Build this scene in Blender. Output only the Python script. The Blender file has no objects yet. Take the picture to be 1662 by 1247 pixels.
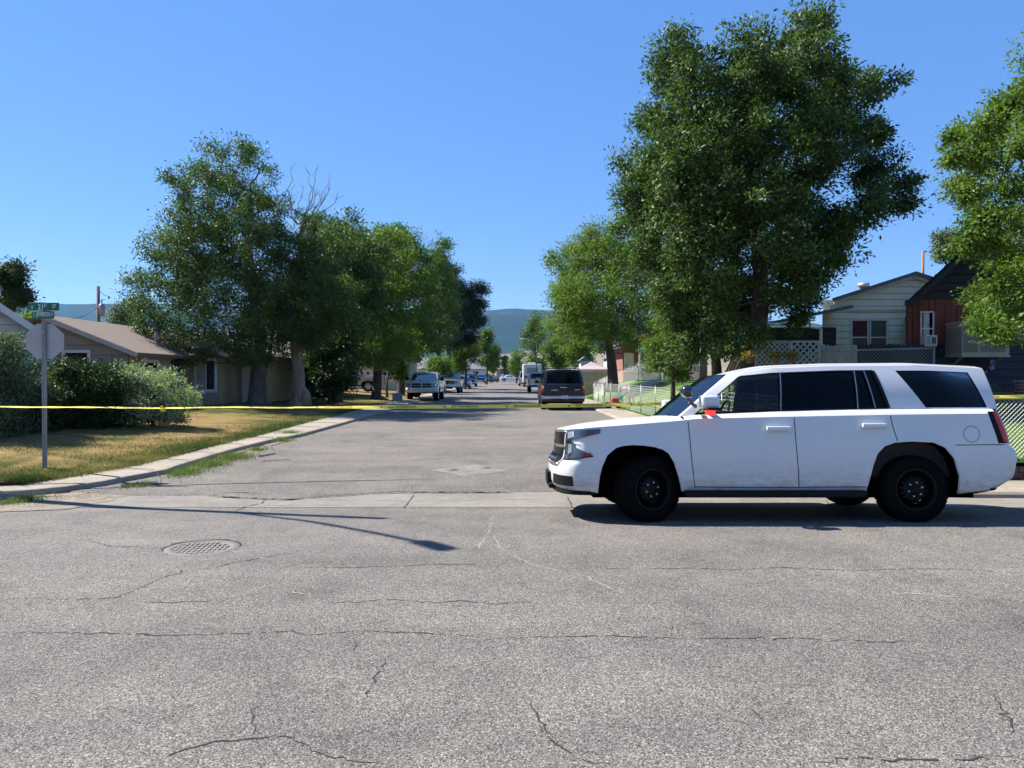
import bpy, bmesh, math, random
import numpy as np
from mathutils import Vector, Matrix
random.seed(7)
RNG = np.random.default_rng(11)
USE_HAZE = True
S = bpy.context.scene
C = S.collection
R = math.radians

# ------------------------------------------------------------------ camera, sky, sun, exposure
FPX, CX, HY, EYE = 1255.0, 831.0, 612.0, 1.55
cd = bpy.data.cameras.new('camera')
cam = bpy.data.objects.new('camera', cd)
C.objects.link(cam)
cam.location = (0, 0, EYE)
cam.rotation_euler = (R(90 - 0.525), 0, 0)
cd.sensor_width = 36
cd.lens = 36 * FPX / 1662
cd.clip_start = 0.05
cd.clip_end = 30000
S.camera = cam

SUN_EL = R(48)
SUN_DIR = Vector((-0.95, 0.31, 0)).normalized()       # horizontal direction towards the sun
w = bpy.data.worlds.new('World')
S.world = w
w.use_nodes = True
nt = w.node_tree
bg = nt.nodes['Background']
sky = nt.nodes.new('ShaderNodeTexSky')
sky.sky_type = 'NISHITA'
sky.sun_disc = False
sky.sun_elevation = SUN_EL
sky.sun_rotation = math.atan2(SUN_DIR.x, SUN_DIR.y)
sky.altitude = 1600
sky.air_density = 1.15
sky.dust_density = 0.1
sky.ozone_density = 3.2
hs_ = nt.nodes.new('ShaderNodeHueSaturation'); hs_.inputs['Saturation'].default_value = 1.22; hs_.inputs['Value'].default_value = 1.12; hs_.inputs['Hue'].default_value = .513
nt.links.new(sky.outputs['Color'], hs_.inputs['Color']); mk_ = nt.nodes.new('ShaderNodeMix'); mk_.data_type = 'RGBA'; mk_.inputs[0].default_value = .6; mk_.inputs[7].default_value = (.74, 1.85, 4.3, 1)
nt.links.new(hs_.outputs['Color'], mk_.inputs[6]); nt.links.new(mk_.outputs[2], bg.inputs['Color'])
bg.inputs['Strength'].default_value = 0.08
sl = bpy.data.lights.new('sun', 'SUN')
sl.energy = 5.0
sl.angle = R(0.53)
sl.color = (1.0, 0.95, 0.87)
so = bpy.data.objects.new('sun', sl)
C.objects.link(so)
sd = Vector((SUN_DIR.x * math.cos(SUN_EL), SUN_DIR.y * math.cos(SUN_EL), math.sin(SUN_EL)))
so.rotation_euler = sd.to_track_quat('Z', 'Y').to_euler()
so.location = (-20, 10, 30)
S.view_settings.view_transform = 'Standard'
S.view_settings.look = 'None'
S.view_settings.exposure = 1.27
S.view_settings.gamma = 1
S.cycles.max_bounces = 8
S.cycles.diffuse_bounces = 3
S.cycles.glossy_bounces = 3
S.cycles.transmission_bounces = 5
S.cycles.transparent_max_bounces = 12
S.cycles.caustics_reflective = False
S.cycles.caustics_refractive = False
S.cycles.use_denoising = True

# ------------------------------------------------------------------ helpers
def lerp(a, b, t): return a + (b - a) * t
def interp(x, pts): return float(np.interp(x, [p[0] for p in pts], [p[1] for p in pts]))
def smooth(t):
    t = np.clip(t, 0, 1)
    return t * t * (3 - 2 * t)
def PX(px, Y): return (px - CX) / FPX * Y
def PZ(py, Y): return EYE + (HY - py) / FPX * Y
def W(px, py, Y): return Vector((PX(px, Y), Y, PZ(py, Y)))

ROADZ = [(-30, 0), (5, 0), (7.4, -.03), (8.6, -.066), (9.4, -.12), (10.2, -.17), (10.8, -.165), (11.5, -.12), (13, -.04), (16, 0), (60, .04), (100, .2), (175, .5), (300, .9), (600, 2.5)]
def zr(y): return interp(y, ROADZ)
def GP(px, py, dz=0.0):
    z = 0.0
    for _ in range(30):
        Y = (EYE - z - dz) * FPX / (py - HY)
        z = .5 * z + .5 * zr(Y)
    return Vector((PX(px, Y), Y, zr(Y) + dz))

class MB:
    """collects geometry, builds ONE mesh object"""
    def __init__(s): s.v = []; s.f = []; s.m = []; s.s = []
    def add(s, vs, fs, m=0, sm=False):
        o = len(s.v)
        s.v.extend([tuple(p) for p in vs])
        for f in fs:
            s.f.append(tuple(i + o for i in f)); s.m.append(m); s.s.append(sm)
    def box(s, x0, x1, y0, y1, z0, z1, m=0):
        s.add([(x0, y0, z0), (x1, y0, z0), (x1, y1, z0), (x0, y1, z0), (x0, y0, z1), (x1, y0, z1), (x1, y1, z1), (x0, y1, z1)],
              [(0, 3, 2, 1), (4, 5, 6, 7), (0, 1, 5, 4), (1, 2, 6, 5), (2, 3, 7, 6), (3, 0, 4, 7)], m)
    def rbox(s, x0, x1, y0, y1, z0, z1, r, m=0):
        """box with chamfered edges"""
        vs = []; 
        bm = bmesh.new()
        bmesh.ops.create_cube(bm, size=1)
        for v in bm.verts:
            v.co = Vector((lerp(x0, x1, v.co.x + .5), lerp(y0, y1, v.co.y + .5), lerp(z0, z1, v.co.z + .5)))
        bmesh.ops.bevel(bm, geom=bm.edges[:], offset=r, segments=2, affect='EDGES', profile=.7)
        bm.verts.index_update()
        s.add([v.co for v in bm.verts], [[v.index for v in f.verts] for f in bm.faces], m, True)
        bm.free()
    def bar(s, a, b, wd, h, m=0, up=(0, 0, 1)):
        a = Vector(a); b = Vector(b); d = (b - a).normalized(); up = Vector(up)
        if abs(d.dot(up)) > .99: up = Vector((0, 1, 0))
        sx = d.cross(up).normalized() * wd / 2; sz = sx.cross(d).normalized() * h / 2
        s.add([a - sx - sz, a + sx - sz, a + sx + sz, a - sx + sz, b - sx - sz, b + sx - sz, b + sx + sz, b - sx + sz],
              [(3, 2, 1, 0), (4, 5, 6, 7), (0, 1, 5, 4), (1, 2, 6, 5), (2, 3, 7, 6), (3, 0, 4, 7)], m)
    def tube(s, pts, rad, n=8, m=0, cap=True, sm=True):
        pts = [Vector(p) for p in pts]
        if not hasattr(rad, '__len__'): rad = [rad] * len(pts)
        ref = Vector((0, 0, 1)); rings = []
        prev = None
        for i, p in enumerate(pts):
            d = (pts[min(i + 1, len(pts) - 1)] - pts[max(i - 1, 0)])
            d = d.normalized() if d.length > 1e-9 else Vector((0, 0, 1))
            if prev is None:
                a = d.orthogonal().normalized()
            else:
                a = (prev - d * prev.dot(d))
                a = a.normalized() if a.length > 1e-6 else d.orthogonal().normalized()
            prev = a; b = d.cross(a)
            rings.append([p + (a * math.cos(2 * math.pi * k / n) + b * math.sin(2 * math.pi * k / n)) * rad[i] for k in range(n)])
        vs = [q for r in rings for q in r]; fs = []
        for i in range(len(rings) - 1):
            for k in range(n):
                k2 = (k + 1) % n
                fs.append((i * n + k, i * n + k2, (i + 1) * n + k2, (i + 1) * n + k))
        if cap:
            fs.append(tuple(range(n - 1, -1, -1))); o = (len(rings) - 1) * n; fs.append(tuple(o + k for k in range(n)))
        s.add(vs, fs, m, sm)
    def grid(s, P, m=0, sm=True, closed=False, flip=False, mask=None):
        nu, nv = len(P), len(P[0]); vs = [p for row in P for p in row]; fs = []
        for i in range(nu - 1 + (1 if closed else 0)):
            for j in range(nv - 1):
                if mask and not mask(i, j): continue
                a, b = i * nv + j, ((i + 1) % nu) * nv + j
                f = (a, b, b + 1, a + 1)
                fs.append(f[::-1] if flip else f)
        s.add(vs, fs, m, sm)
    def lathe(s, prof, c, axis='y', n=32, m=0, sm=True, sgn=1):
        P = []
        for k in range(n):
            t = 2 * math.pi * k / n; row = []
            for (r, h) in prof:
                a, b = r * math.cos(t), r * math.sin(t)
                if axis == 'y': row.append((c[0] + a, c[1] + sgn * h, c[2] + b))
                elif axis == 'z': row.append((c[0] + a, c[1] + b, c[2] + h))
                else: row.append((c[0] + sgn * h, c[1] + a, c[2] + b))
            P.append(row)
        s.grid(P, m, sm, closed=True)
    def poly(s, pts, m=0): s.add(pts, [tuple(range(len(pts)))], m)
    def prism(s, pts, d, m=0):
        """extrude a planar polygon along vector d"""
        n = len(pts); d = Vector(d)
        vs = [Vector(p) for p in pts] + [Vector(p) + d for p in pts]
        fs = [tuple(range(n - 1, -1, -1)), tuple(range(n, 2 * n))] + [(i, (i + 1) % n, n + (i + 1) % n, n + i) for i in range(n)]
        s.add(vs, fs, m)
    def build(s, name, mats, parent=None, smooth=None, loc=None):
        me = bpy.data.meshes.new(name)
        me.from_pydata(s.v, [], s.f)
        if not isinstance(mats, (list, tuple)): mats = [mats]
        for m in mats: me.materials.append(m)
        me.polygons.foreach_set('material_index', s.m)
        me.polygons.foreach_set('use_smooth', s.s)
        me.update()
        o = bpy.data.objects.new(name, me)
        C.objects.link(o)
        if parent is not None: o.parent = parent
        if loc: o.location = loc
        return o

def tag(o, label=None, cat=None, group=None, kind=None):
    if label: o['label'] = label
    if cat: o['category'] = cat
    if group: o['group'] = group
    if kind: o['kind'] = kind
    return o
def thing(name, label, cat, loc=(0, 0, 0), rotz=0, group=None):
    o = bpy.data.objects.new(name, None); C.objects.link(o)
    o.empty_display_size = .1
    o.location = loc; o.rotation_euler = (0, 0, rotz)
    return tag(o, label, cat, group)
def dup(root, loc, rotz=0, label=None, scale=None):
    r = root.copy(); C.objects.link(r); r.location = loc; r.rotation_euler = (0, 0, rotz)
    if label: r['label'] = label
    if scale: r.scale = scale
    kids = {}
    for o in list(root.children):
        c = o.copy(); C.objects.link(c); c.parent = r
        for g in list(o.children):
            d = g.copy(); C.objects.link(d); d.parent = c
    return r

# ------------------------------------------------------------------ materials
def newmat(name):
    m = bpy.data.materials.new(name); m.use_nodes = True
    return m, m.node_tree, m.node_tree.nodes['Principled BSDF']
def N(nt, t, **k):
    n = nt.nodes.new(t)
    for a, b in k.items(): setattr(n, a, b)
    return n
def coords(nt, scale=(1, 1, 1)):
    tc = N(nt, 'ShaderNodeTexCoord'); mp = N(nt, 'ShaderNodeMapping')
    mp.inputs['Scale'].default_value = scale
    nt.links.new(tc.outputs['Object'], mp.inputs['Vector'])
    return mp.outputs['Vector']
def noise(nt, vec, scale, detail=4, rough=.55):
    n = N(nt, 'ShaderNodeTexNoise'); n.inputs['Scale'].default_value = scale
    n.inputs['Detail'].default_value = detail; n.inputs['Roughness'].default_value = rough
    nt.links.new(vec, n.inputs['Vector']); return n.outputs['Fac']
def ramp(nt, fac, stops):
    r = N(nt, 'ShaderNodeValToRGB'); e = r.color_ramp.elements
    while len(e) > 1: e.remove(e[0])
    e[0].position = stops[0][0]; e[0].color = (*stops[0][1], 1)
    for p, c in stops[1:]:
        q = e.new(p); q.color = (*c, 1)
    nt.links.new(fac, r.inputs['Fac']); return r.outputs['Color']
def mix(nt, fac, a, b, mode='MIX'):
    x = N(nt, 'ShaderNodeMix', data_type='RGBA', blend_type=mode)
    for sock, v in ((x.inputs[0], fac), (x.inputs[6], a), (x.inputs[7], b)):
        if hasattr(v, 'is_output') or isinstance(v, bpy.types.NodeSocket): nt.links.new(v, sock)
        else: sock.default_value = v if not isinstance(v, tuple) else (*v, 1)
    return x.outputs[2]
def bumpn(nt, b, h, strength=.4, dist=.01):
    n = N(nt, 'ShaderNodeBump'); n.inputs['Strength'].default_value = strength; n.inputs['Distance'].default_value = dist
    nt.links.new(h, n.inputs['Height']); nt.links.new(n.outputs['Normal'], b.inputs['Normal'])
def g3(c, k): return tuple(min(1, x * k) for x in c)
_mc = {}
def M(name, col, rough=.7, metal=0, var=.18, vs=3.0, bump=0, bs=40, coat=0, spec=None, stretch=(1, 1, 1), bd=.01):
    """plain procedural material: colour varied by two octaves of noise, optional bump"""
    if name in _mc: return _mc[name]
    m, nt, b = newmat(name)
    b.inputs['Roughness'].default_value = rough; b.inputs['Metallic'].default_value = metal
    if coat: b.inputs['Coat Weight'].default_value = coat; b.inputs['Coat Roughness'].default_value = .04
    if spec is not None: b.inputs['Specular IOR Level'].default_value = spec
    v = coords(nt, stretch)
    if var:
        f = noise(nt, v, vs, 5, .6)
        c = ramp(nt, f, [(.3, g3(col, 1 - var)), (.7, g3(col, 1 + var))])
        nt.links.new(c, b.inputs['Base Color'])
    else: b.inputs['Base Color'].default_value = (*col, 1)
    if bump: bumpn(nt, b, noise(nt, v, bs, 4), bump, bd)
    _mc[name] = m
    return m
def emit(name, col, s):
    m, nt, b = newmat(name); b.inputs['Base Color'].default_value = (*col, 1)
    b.inputs['Emission Color'].default_value = (*col, 1); b.inputs['Emission Strength'].default_value = s
    return m
def glassmat(name, tint, refl=1.0, rough=.0):
    m, nt, b = newmat(name)
    out = nt.nodes['Material Output']
    tr = N(nt, 'ShaderNodeBsdfTransparent'); tr.inputs['Color'].default_value = (*tint, 1)
    gl = N(nt, 'ShaderNodeBsdfGlossy'); gl.inputs['Roughness'].default_value = rough
    gl.inputs['Color'].default_value = (refl, refl, refl, 1)
    fr = N(nt, 'ShaderNodeFresnel'); fr.inputs['IOR'].default_value = 1.5
    mx = N(nt, 'ShaderNodeMixShader')
    nt.links.new(fr.outputs[0], mx.inputs[0]); nt.links.new(tr.outputs[0], mx.inputs[1]); nt.links.new(gl.outputs[0], mx.inputs[2])
    nt.links.new(mx.outputs[0], out.inputs['Surface'])
    nt.nodes.remove(b)
    return m
def leafmat(name, dark, light, rough=.42, trans=.3, tip=None):
    m, nt, b = newmat(name)
    out = nt.nodes['Material Output']
    at = N(nt, 'ShaderNodeAttribute', attribute_name='tint')
    st = [(0, dark), (1, light)]
    if tip: st = [(0, dark), (.82, light), (1, tip)]
    col = ramp(nt, at.outputs['Fac'], st)
    nt.links.new(col, b.inputs['Base Color']); b.inputs['Roughness'].default_value = rough
    b.inputs['Specular IOR Level'].default_value = .16
    tl = N(nt, 'ShaderNodeBsdfTranslucent')
    c2 = mix(nt, 1.0, col, (1.0, 1.35, .45), 'MULTIPLY')
    nt.links.new(c2, tl.inputs['Color'])
    mx = N(nt, 'ShaderNodeMixShader'); mx.inputs[0].default_value = trans
    nt.links.new(b.outputs[0], mx.inputs[1]); nt.links.new(tl.outputs[0], mx.inputs[2])
    nt.links.new(mx.outputs[0], out.inputs['Surface'])
    return m

def asphalt(name, base, patch=.12):
    m, nt, b = newmat(name)
    v = coords(nt)
    vo = N(nt, 'ShaderNodeTexVoronoi'); vo.inputs['Scale'].default_value = 140; nt.links.new(v, vo.inputs['Vector'])
    rgb = N(nt, 'ShaderNodeSeparateColor'); nt.links.new(vo.outputs['Color'], rgb.inputs[0])
    st = ramp(nt, rgb.outputs[0], [(0, g3(base, .25)), (.22, g3(base, .62)), (.55, g3(base, .98)), (.85, g3(base, 1.4)), (1, g3(base, 2.3))])
    big = noise(nt, v, .35, 4, .6); mid = noise(nt, v, 2.2, 6, .65); fine = noise(nt, v, 260, 2)
    c = mix(nt, 1.0, st, ramp(nt, big, [(.3, (1 - patch,) * 3), (.7, (1 + patch * .8, 1 + patch * .7, 1 + patch * .7))]), 'MULTIPLY')
    c = mix(nt, 1.0, c, ramp(nt, mid, [(.3, (.84, .84, .86)), (.7, (1.12, 1.1, 1.08))]), 'MULTIPLY')
    # tyre-polished lanes running along the street
    v2 = coords(nt, (.04, .9, 1)); ln = noise(nt, v2, 1.4, 3)
    c = mix(nt, 1.0, c, ramp(nt, ln, [(.35, (.90, .90, .92)), (.65, (1.06, 1.05, 1.04))]), 'MULTIPLY')
    st2 = noise(nt, coords(nt, (1, .6, 1)), 1.1, 5, .6)
    c = mix(nt, 1.0, c, ramp(nt, st2, [(.56, (1, 1, 1)), (.66, (.80, .80, .82))]), 'MULTIPLY')
    nt.links.new(c, b.inputs['Base Color'])
    b.inputs['Roughness'].default_value = .85; b.inputs['Specular IOR Level'].default_value = .25
    add = N(nt, 'ShaderNodeMath', operation='MULTIPLY_ADD'); nt.links.new(vo.outputs['Distance'], add.inputs[0])
    add.inputs[1].default_value = -1.0; nt.links.new(fine, add.inputs[2])
    bumpn(nt, b, add.outputs[0], .65, .005)
    return m

ASPH = asphalt('asphalt_aggregate', (.150, .140, .123), .2)
ASPH2 = asphalt('asphalt_side', (.152, .139, .121), .2)
def concrete_mat(name, col, stain=.3):
    m, nt, b = newmat(name); v = coords(nt)
    f = noise(nt, v, .9, 6, .65); g = noise(nt, v, 9, 5, .7); h = noise(nt, v, 160, 2)
    c = ramp(nt, f, [(.3, g3(col, 1 - stain)), (.55, col), (.75, g3(col, 1.1))])
    c = mix(nt, 1.0, c, ramp(nt, g, [(.3, (.8, .78, .75)), (.6, (1.04, 1.03, 1.02))]), 'MULTIPLY')
    c = mix(nt, 1.0, c, ramp(nt, h, [(.3, (.85,) * 3), (.7, (1.12,) * 3)]), 'MULTIPLY')
    nt.links.new(c, b.inputs['Base Color']); b.inputs['Roughness'].default_value = .9
    bumpn(nt, b, h, .3, .004)
    return m
CONC = concrete_mat('pale_concrete', (.295, .253, .198))
CONC2 = concrete_mat('pan_concrete', (.198, .180, .152), .3)
DIRT = M('sandy_dirt', (.18, .148, .112), .95, var=.3, vs=5, bump=.6, bs=60)
CRACK = M('crack_dark', (.022, .02, .017), .95, var=.3, vs=20)
CRACKL = M('crack_sand', (.25, .215, .165), .95, var=.3, vs=20)
GRASSB = leafmat('grass_blade', (.055, .088, .02), (.34, .245, .11), .7, .25)
GREENB = leafmat('green_blade', (.075, .115, .03), (.25, .265, .10), .7, .28)
def lawn_mat(name, a, b_, t, thr=(.42, .58)):
    m, nt, b = newmat(name); v = coords(nt)
    f = noise(nt, v, .35, 5, .65); g = noise(nt, v, 30, 4, .7); h = noise(nt, v, 3.5, 4, .6)
    c = ramp(nt, f, [(thr[0], a), (thr[1], b_)])
    c = mix(nt, 1.0, c, ramp(nt, h, [(.3, (.75, .78, .72)), (.7, (1.15, 1.1, 1.05))]), 'MULTIPLY')
    c = mix(nt, 1.0, c, ramp(nt, g, [(.3, (.6, .62, .6)), (.7, (1.25, 1.2, 1.15))]), 'MULTIPLY')
    nt.links.new(c, b.inputs['Base Color']); b.inputs['Roughness'].default_value = 1
    b.inputs['Specular IOR Level'].default_value = .1
    bumpn(nt, b, g, .7, .03)
    return m
LAWN_DRY = lawn_mat('dry_lawn', (.065, .08, .022), (.26, .18, .08), 0, (.40, .52))
LAWN_GREEN = lawn_mat('watered_lawn', (.07, .145, .03), (.125, .19, .045), 0)
SCRUB = lawn_mat('scrub_ground', (.20, .17, .10), (.28, .23, .15), 0)
# ------------------------------------------------------------------ ground, roads, kerbs
def sheet(name, xs, ys, fz, mat, kind='structure', cull=None):
    mb = MB()
    P = [[(x, y, fz(x, y)) for y in ys] for x in xs]
    mb.grid(P, 0, True, mask=cull, flip=False)
    o = mb.build(name, mat); tag(o, kind=kind); return o

# left kerb line (road edge) and inner edge of the walk, as x for a given y
def trace(pts, dz): return [(v.y, v.x) for v in (GP(px, py, dz) for px, py in pts)]
KERB = trace([(0, 808.5), (60, 805), (108, 800), (168, 791), (207, 783), (272, 771), (349, 745), (436, 721), (490, 710), (560, 690), (640, 666)], 0) + [(60, -5.8), (100, -6.2), (190, -6.6), (400, -7)]
INNER = trace([(24, 786), (118, 772), (216, 755), (301, 734), (400, 710), (467, 693), (499, 684.6), (570, 667)], .13) + [(60, -7.0), (100, -7.4), (190, -7.8), (400, -8)]
K0 = KERB[0][0]
RK = 3.75      # right kerb x
def smo(a, b, x): return float(smooth((x - a) / (b - a)))
def innx(y, k=2.0): return interp(y, INNER) if y > INNER[0][0] + .01 else INNER[0][1] - (INNER[0][0] - y) * k
def lawn_left(x, y):
    xi = innx(y)
    d = max(0, xi - x); d2 = max(0, y - INNER[0][0])
    base = zr(y) + .125
    dd = min(d, d2) if x < INNER[0][1] else d
    return base + .30 * smo(0, 5.5, dd) + .012 * math.sin(x * 2.1 + y) + .008 * math.sin(y * 3.7 - x * 1.3)
def lawn_right(x, y):
    side = 1.15 * smo(5.0, 8.6, x)
    front = .30 + .092 * max(0, y - 11.8)
    z = min(side + .02, front, 1.35) if x > 5.0 else .02
    if y < 14.5 and x > 5.2: z = max(z, .30 * smo(5.2, 5.5, x) * 1.0)
    return zr(y) + .07 + z

xs = np.linspace(-60, 60, 61)
ysn = [-12, -6, -2, 0, 2, 4, 5, 6, 7, 7.4, 8, 8.6, 9.0, 9.4, 9.8, 10.2]
sheet('cross_street', xs, ysn, lambda x, y: zr(y), ASPH)
sheet('concrete_gutter', np.linspace(-60, 60, 121), [10.15, 10.4, 10.7, 11.0, 11.4, 11.75], lambda x, y: zr(y) + .004, CONC2)
EP = [(v.x, v.y) for v in (GP(*q) for q in [(200, 806), (340, 806), (360, 808), (415, 811), (470, 812.5), (530, 807.5), (600, 802.5), (650, 800.5), (831, 800.5)])] + [(2, 11.38), (6, 11.35)]
def EDGE(x): return interp(x, EP)
# side street: irregular near edge lying over the pan
mb = MB(); P = []
for x in np.linspace(-7.2, 5.4, 90):
    e = EDGE(x) + .025 * math.sin(x * 2.3) + .02 * math.sin(x * 7.1 + 1) + .01 * math.sin(x * 19)
    if x < -5.4: e += (-5.4 - x) * .25
    row = []
    for y in [0, .03, .3, .9, 2, 3, 4, 5, 8, 12, 20, 30, 50, 75, 100, 140, 175, 210, 300, 400]:
        yy = e + y
        xx = x
        row.append((xx, yy, zr(yy) + (.018 if y > 0 else .004)))
    P.append(row)
mb.grid(P, 0, True); tag(mb.build('side_street', ASPH2), kind='structure')
# far cross street at the end of the block
sheet('far_street', np.linspace(-80, 60, 30), [168, 172, 176, 182], lambda x, y: zr(y) + .03, ASPH2)

# kerb + walk on the left (one monolithic slab)
def slab(name, outer, inner, h, mat, joints=1.5, dz=0):
    mb = MB(); n = len(outer); P = []
    for (o, i) in zip(outer, inner):
        ox, oy = o; ix, iy = i; d = Vector((ix - ox, iy - oy)); L = max(.001, d.length); d /= L
        zo = zr(oy) + dz; zi = zr(iy) + dz
        P.append([(ox - d.x * .01, oy - d.y * .01, zo - .12), (ox, oy, zo + h * .55), (ox + d.x * .03, oy + d.y * .03, zo + h * .88), (ox + d.x * .08, oy + d.y * .08, zo + h),
                  (lerp(ox, ix, .5), lerp(oy, iy, .5), lerp(zo, zi, .5) + h + .01), (ix, iy, zi + h + .02), (ix, iy, zi - .1)])
    mb.grid(P, 0, False)
    return mb
def densify(pts, step=.4):
    out = []
    for a, b in zip(pts, pts[1:]):
        n = max(1, int(math.dist(a, b) / step))
        for k in range(n): out.append((lerp(a[0], b[0], k / n), lerp(a[1], b[1], k / n)))
    out.append(pts[-1]); return out
outer = [(-60, K0 - .02), (-30, K0 - .02), (-12, K0 - .01)] + [(x, y) for y, x in KERB]
I0 = INNER[0][0]
inner = [(-60, I0 - .03), (-30, I0 - .03), (-12.5, I0 - .02), (-7.9, I0 - .01)]
n_i = len(INNER)
near = [(x, y) for y, x in INNER[:3]]
inner += [(lerp(-7.9, near[0][0], .6), I0), near[0], (lerp(near[0][0], near[1][0], .6), lerp(near[0][1], near[1][1], .6)), near[1]]
while len(inner) < len(outer):
    y = outer[len(inner)][1] + (.25 if len(inner) < 9 else 0); y = max(y, inner[-1][1] + .05); inner.append((interp(y, INNER), y))
def resample(a, b, step=.35):
    A = []; B = []
    for i in range(len(a) - 1):
        n = max(1, min(60, int(math.dist(a[i], a[i + 1]) / step)))
        for k in range(n):
            A.append((lerp(a[i][0], a[i + 1][0], k / n), lerp(a[i][1], a[i + 1][1], k / n)))
            B.append((lerp(b[i][0], b[i + 1][0], k / n), lerp(b[i][1], b[i + 1][1], k / n)))
    A.append(a[-1]); B.append(b[-1]); return A, B
A_, B_ = resample(outer, inner)
tag(slab('sidewalk', A_, B_, .10, CONC).build('sidewalk', CONC), kind='structure')
# expansion joints on the walk
mb = MB()
for y in [12.5, 13.6, 14.8, 16.4, 18.2, 20, 22, 24, 26, 28, 30, 33, 36, 39, 42, 46, 50]:
    xo = interp(y, KERB) ; xi = interp(y, INNER); z = zr(y) + .118
    mb.bar((xo - .05, y, z + .004), (xi, y + .1, z + .02), .014, .006)
for x in [-8.2, -9.7, -11.2]:
    mb.bar((x, K0 + .1, zr(K0) + .119), (x - .1, I0 - .05, zr(I0) + .137), .014, .006)
tag(mb.build('sidewalk_joints', CRACK), kind='structure')
# right walk and kerb
o2 = [(60, 10.85), (9, 10.85), (6.4, 10.88), (5.2, 11.05), (4.4, 11.6), (3.95, 12.5), (RK, 14), (RK, 20), (RK, 40), (RK, 80), (RK, 160), (RK, 400)]
i2 = [(60, 11.58), (9, 11.58), (6.6, 11.58), (5.9, 11.7), (5.2, 12.3), (4.9, 13), (4.85, 14.5), (4.85, 20), (4.85, 40), (4.85, 80), (4.85, 160), (4.85, 400)]
A_, B_ = resample(o2, i2)
tag(slab('sidewalk', A_, B_, .10, CONC).build('sidewalk_right', CONC), kind='structure')

# lawns
ysl = list(np.concatenate([[INNER[0][0] - .03, INNER[0][0] + .02], np.linspace(INNER[0][0] + .12, 30, 64), np.linspace(31, 60, 20), np.linspace(65, 200, 18)]))
mb = MB(); P = []
for k in list(np.linspace(0, 6, 26)) + [7, 8, 10, 12, 15, 20, 30, 55]:
    row = []
    for y in ysl:
        x = innx(y, 1.2) - k
        row.append((x + .05, y, lawn_left(x, y) + (.02 if k else 0)))
    P.append(row)
mb.grid(P, 0, True, flip=True); tag(mb.build('lawn', LAWN_DRY), kind='structure')
mb = MB(); P = []
ysr = [11.62, 11.9, 12.5] + list(np.linspace(13, 60, 48)) + list(np.linspace(65, 200, 16))
for x in [4.8, 4.95, 5.1, 5.25, 5.5] + list(np.linspace(5.8, 10, 15)) + [11, 12, 14, 17, 20, 25, 35, 55]:
    P.append([(x, y, lawn_right(x, y)) for y in ysr])
mb.grid(P, 0, True); tag(mb.build('lawn_right', LAWN_GREEN), kind='structure')

# big ground sheet out to the horizon
def gz(x, y):
    if y < 200: return zr(y) - .22
    d = y - 200
    return zr(y) - .22 + min(d * .006, 30) + 6 * smo(300, 1500, y) 
ys = [-400, -100, -30, 0, 8, 10.3, 12, 16, 40, 80, 120, 175, 200, 250, 300, 400, 600, 900, 1400, 2200, 3500, 6000]
xs = [-6900, -5000, -2500, -1200, -600, -300, -150, -80, -40, -15, 0, 15, 40, 80, 150, 300, 600, 1200, 2500, 5000, 6900]
sheet('ground', xs, ys, gz, SCRUB)

# hills: pale dry slope and the dark forested mountain behind
def fbm(x, y, s):
    v = 0; a = 1
    for k in range(6):
        v += a * math.sin(x * s * 2 ** k + 1.7 * k + 1.3 * math.sin(y * s * 1.3 * 2 ** k + k)) * math.cos(y * s * .9 * 2 ** k - .6 * k); a *= .5
    return v
def mtn_mat(name, a, b_, sc):
    m, nt, b = newmat(name); v = coords(nt, (1, 1, 1))
    f = noise(nt, v, sc, 8, .68); g = noise(nt, v, sc * 9, 4, .7)
    c = ramp(nt, f, [(.35, a), (.55, g3(a, 1.5)), (.66, b_)])
    c = mix(nt, 1.0, c, ramp(nt, g, [(.3, (.7,) * 3), (.7, (1.3,) * 3)]), 'MULTIPLY')
    nt.links.new(c, b.inputs['Base Color']); b.inputs['Roughness'].default_value = 1; b.inputs['Specular IOR Level'].default_value = 0
    return m
def ridge(name, Y, crest, depth, mat, x0, x1, nx, rough, base=10):
    mb = MB(); P = []
    for i in range(nx):
        x = lerp(x0, x1, i / (nx - 1)); px = CX + x / Y * FPX
        zc = PZ(interp(px, crest), Y) + rough * .18 * fbm(x, 0, 4 / (x1 - x0) * 6)
        row = []
        for j in range(26):
            t = j / 25; y = Y - depth * (1 - t)
            z = base + (zc - base) * (smooth(t * .98 + .02) if t < 1 else 1) + rough * fbm(x, y, 9 / (x1 - x0) * 6) * math.sin(math.pi * t)
            row.append((x, y, z))
        row.append((x, Y + depth * .6, base))
        P.append(row)
    mb.grid(P, 0, True); return tag(mb.build(name, mat), kind='structure')
CREST = [(-900, 515), (-300, 505), (0, 502), (60, 498), (100, 497), (150, 502), (185, 499), (240, 495), (320, 500), (500, 512), (700, 511), (770, 508), (830, 507), (890, 509), (1000, 512), (1300, 530), (1700, 548), (2600, 560)]
ridge('mountain', 5200, CREST, 2300, mtn_mat('forest_slope', (.012, .022, .016), (.10, .10, .07), .0035), -6500, 6500, 220, 40)
ridge('hills', 1500, [(-900, 590), (300, 588), (700, 582), (770, 584), (812, 579), (850, 573), (900, 570), (1200, 575), (2500, 590)], 900,
      mtn_mat('dry_slope', (.15, .13, .095), (.25, .215, .15), .012), -1800, 1800, 120, 3, base=4)

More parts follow.
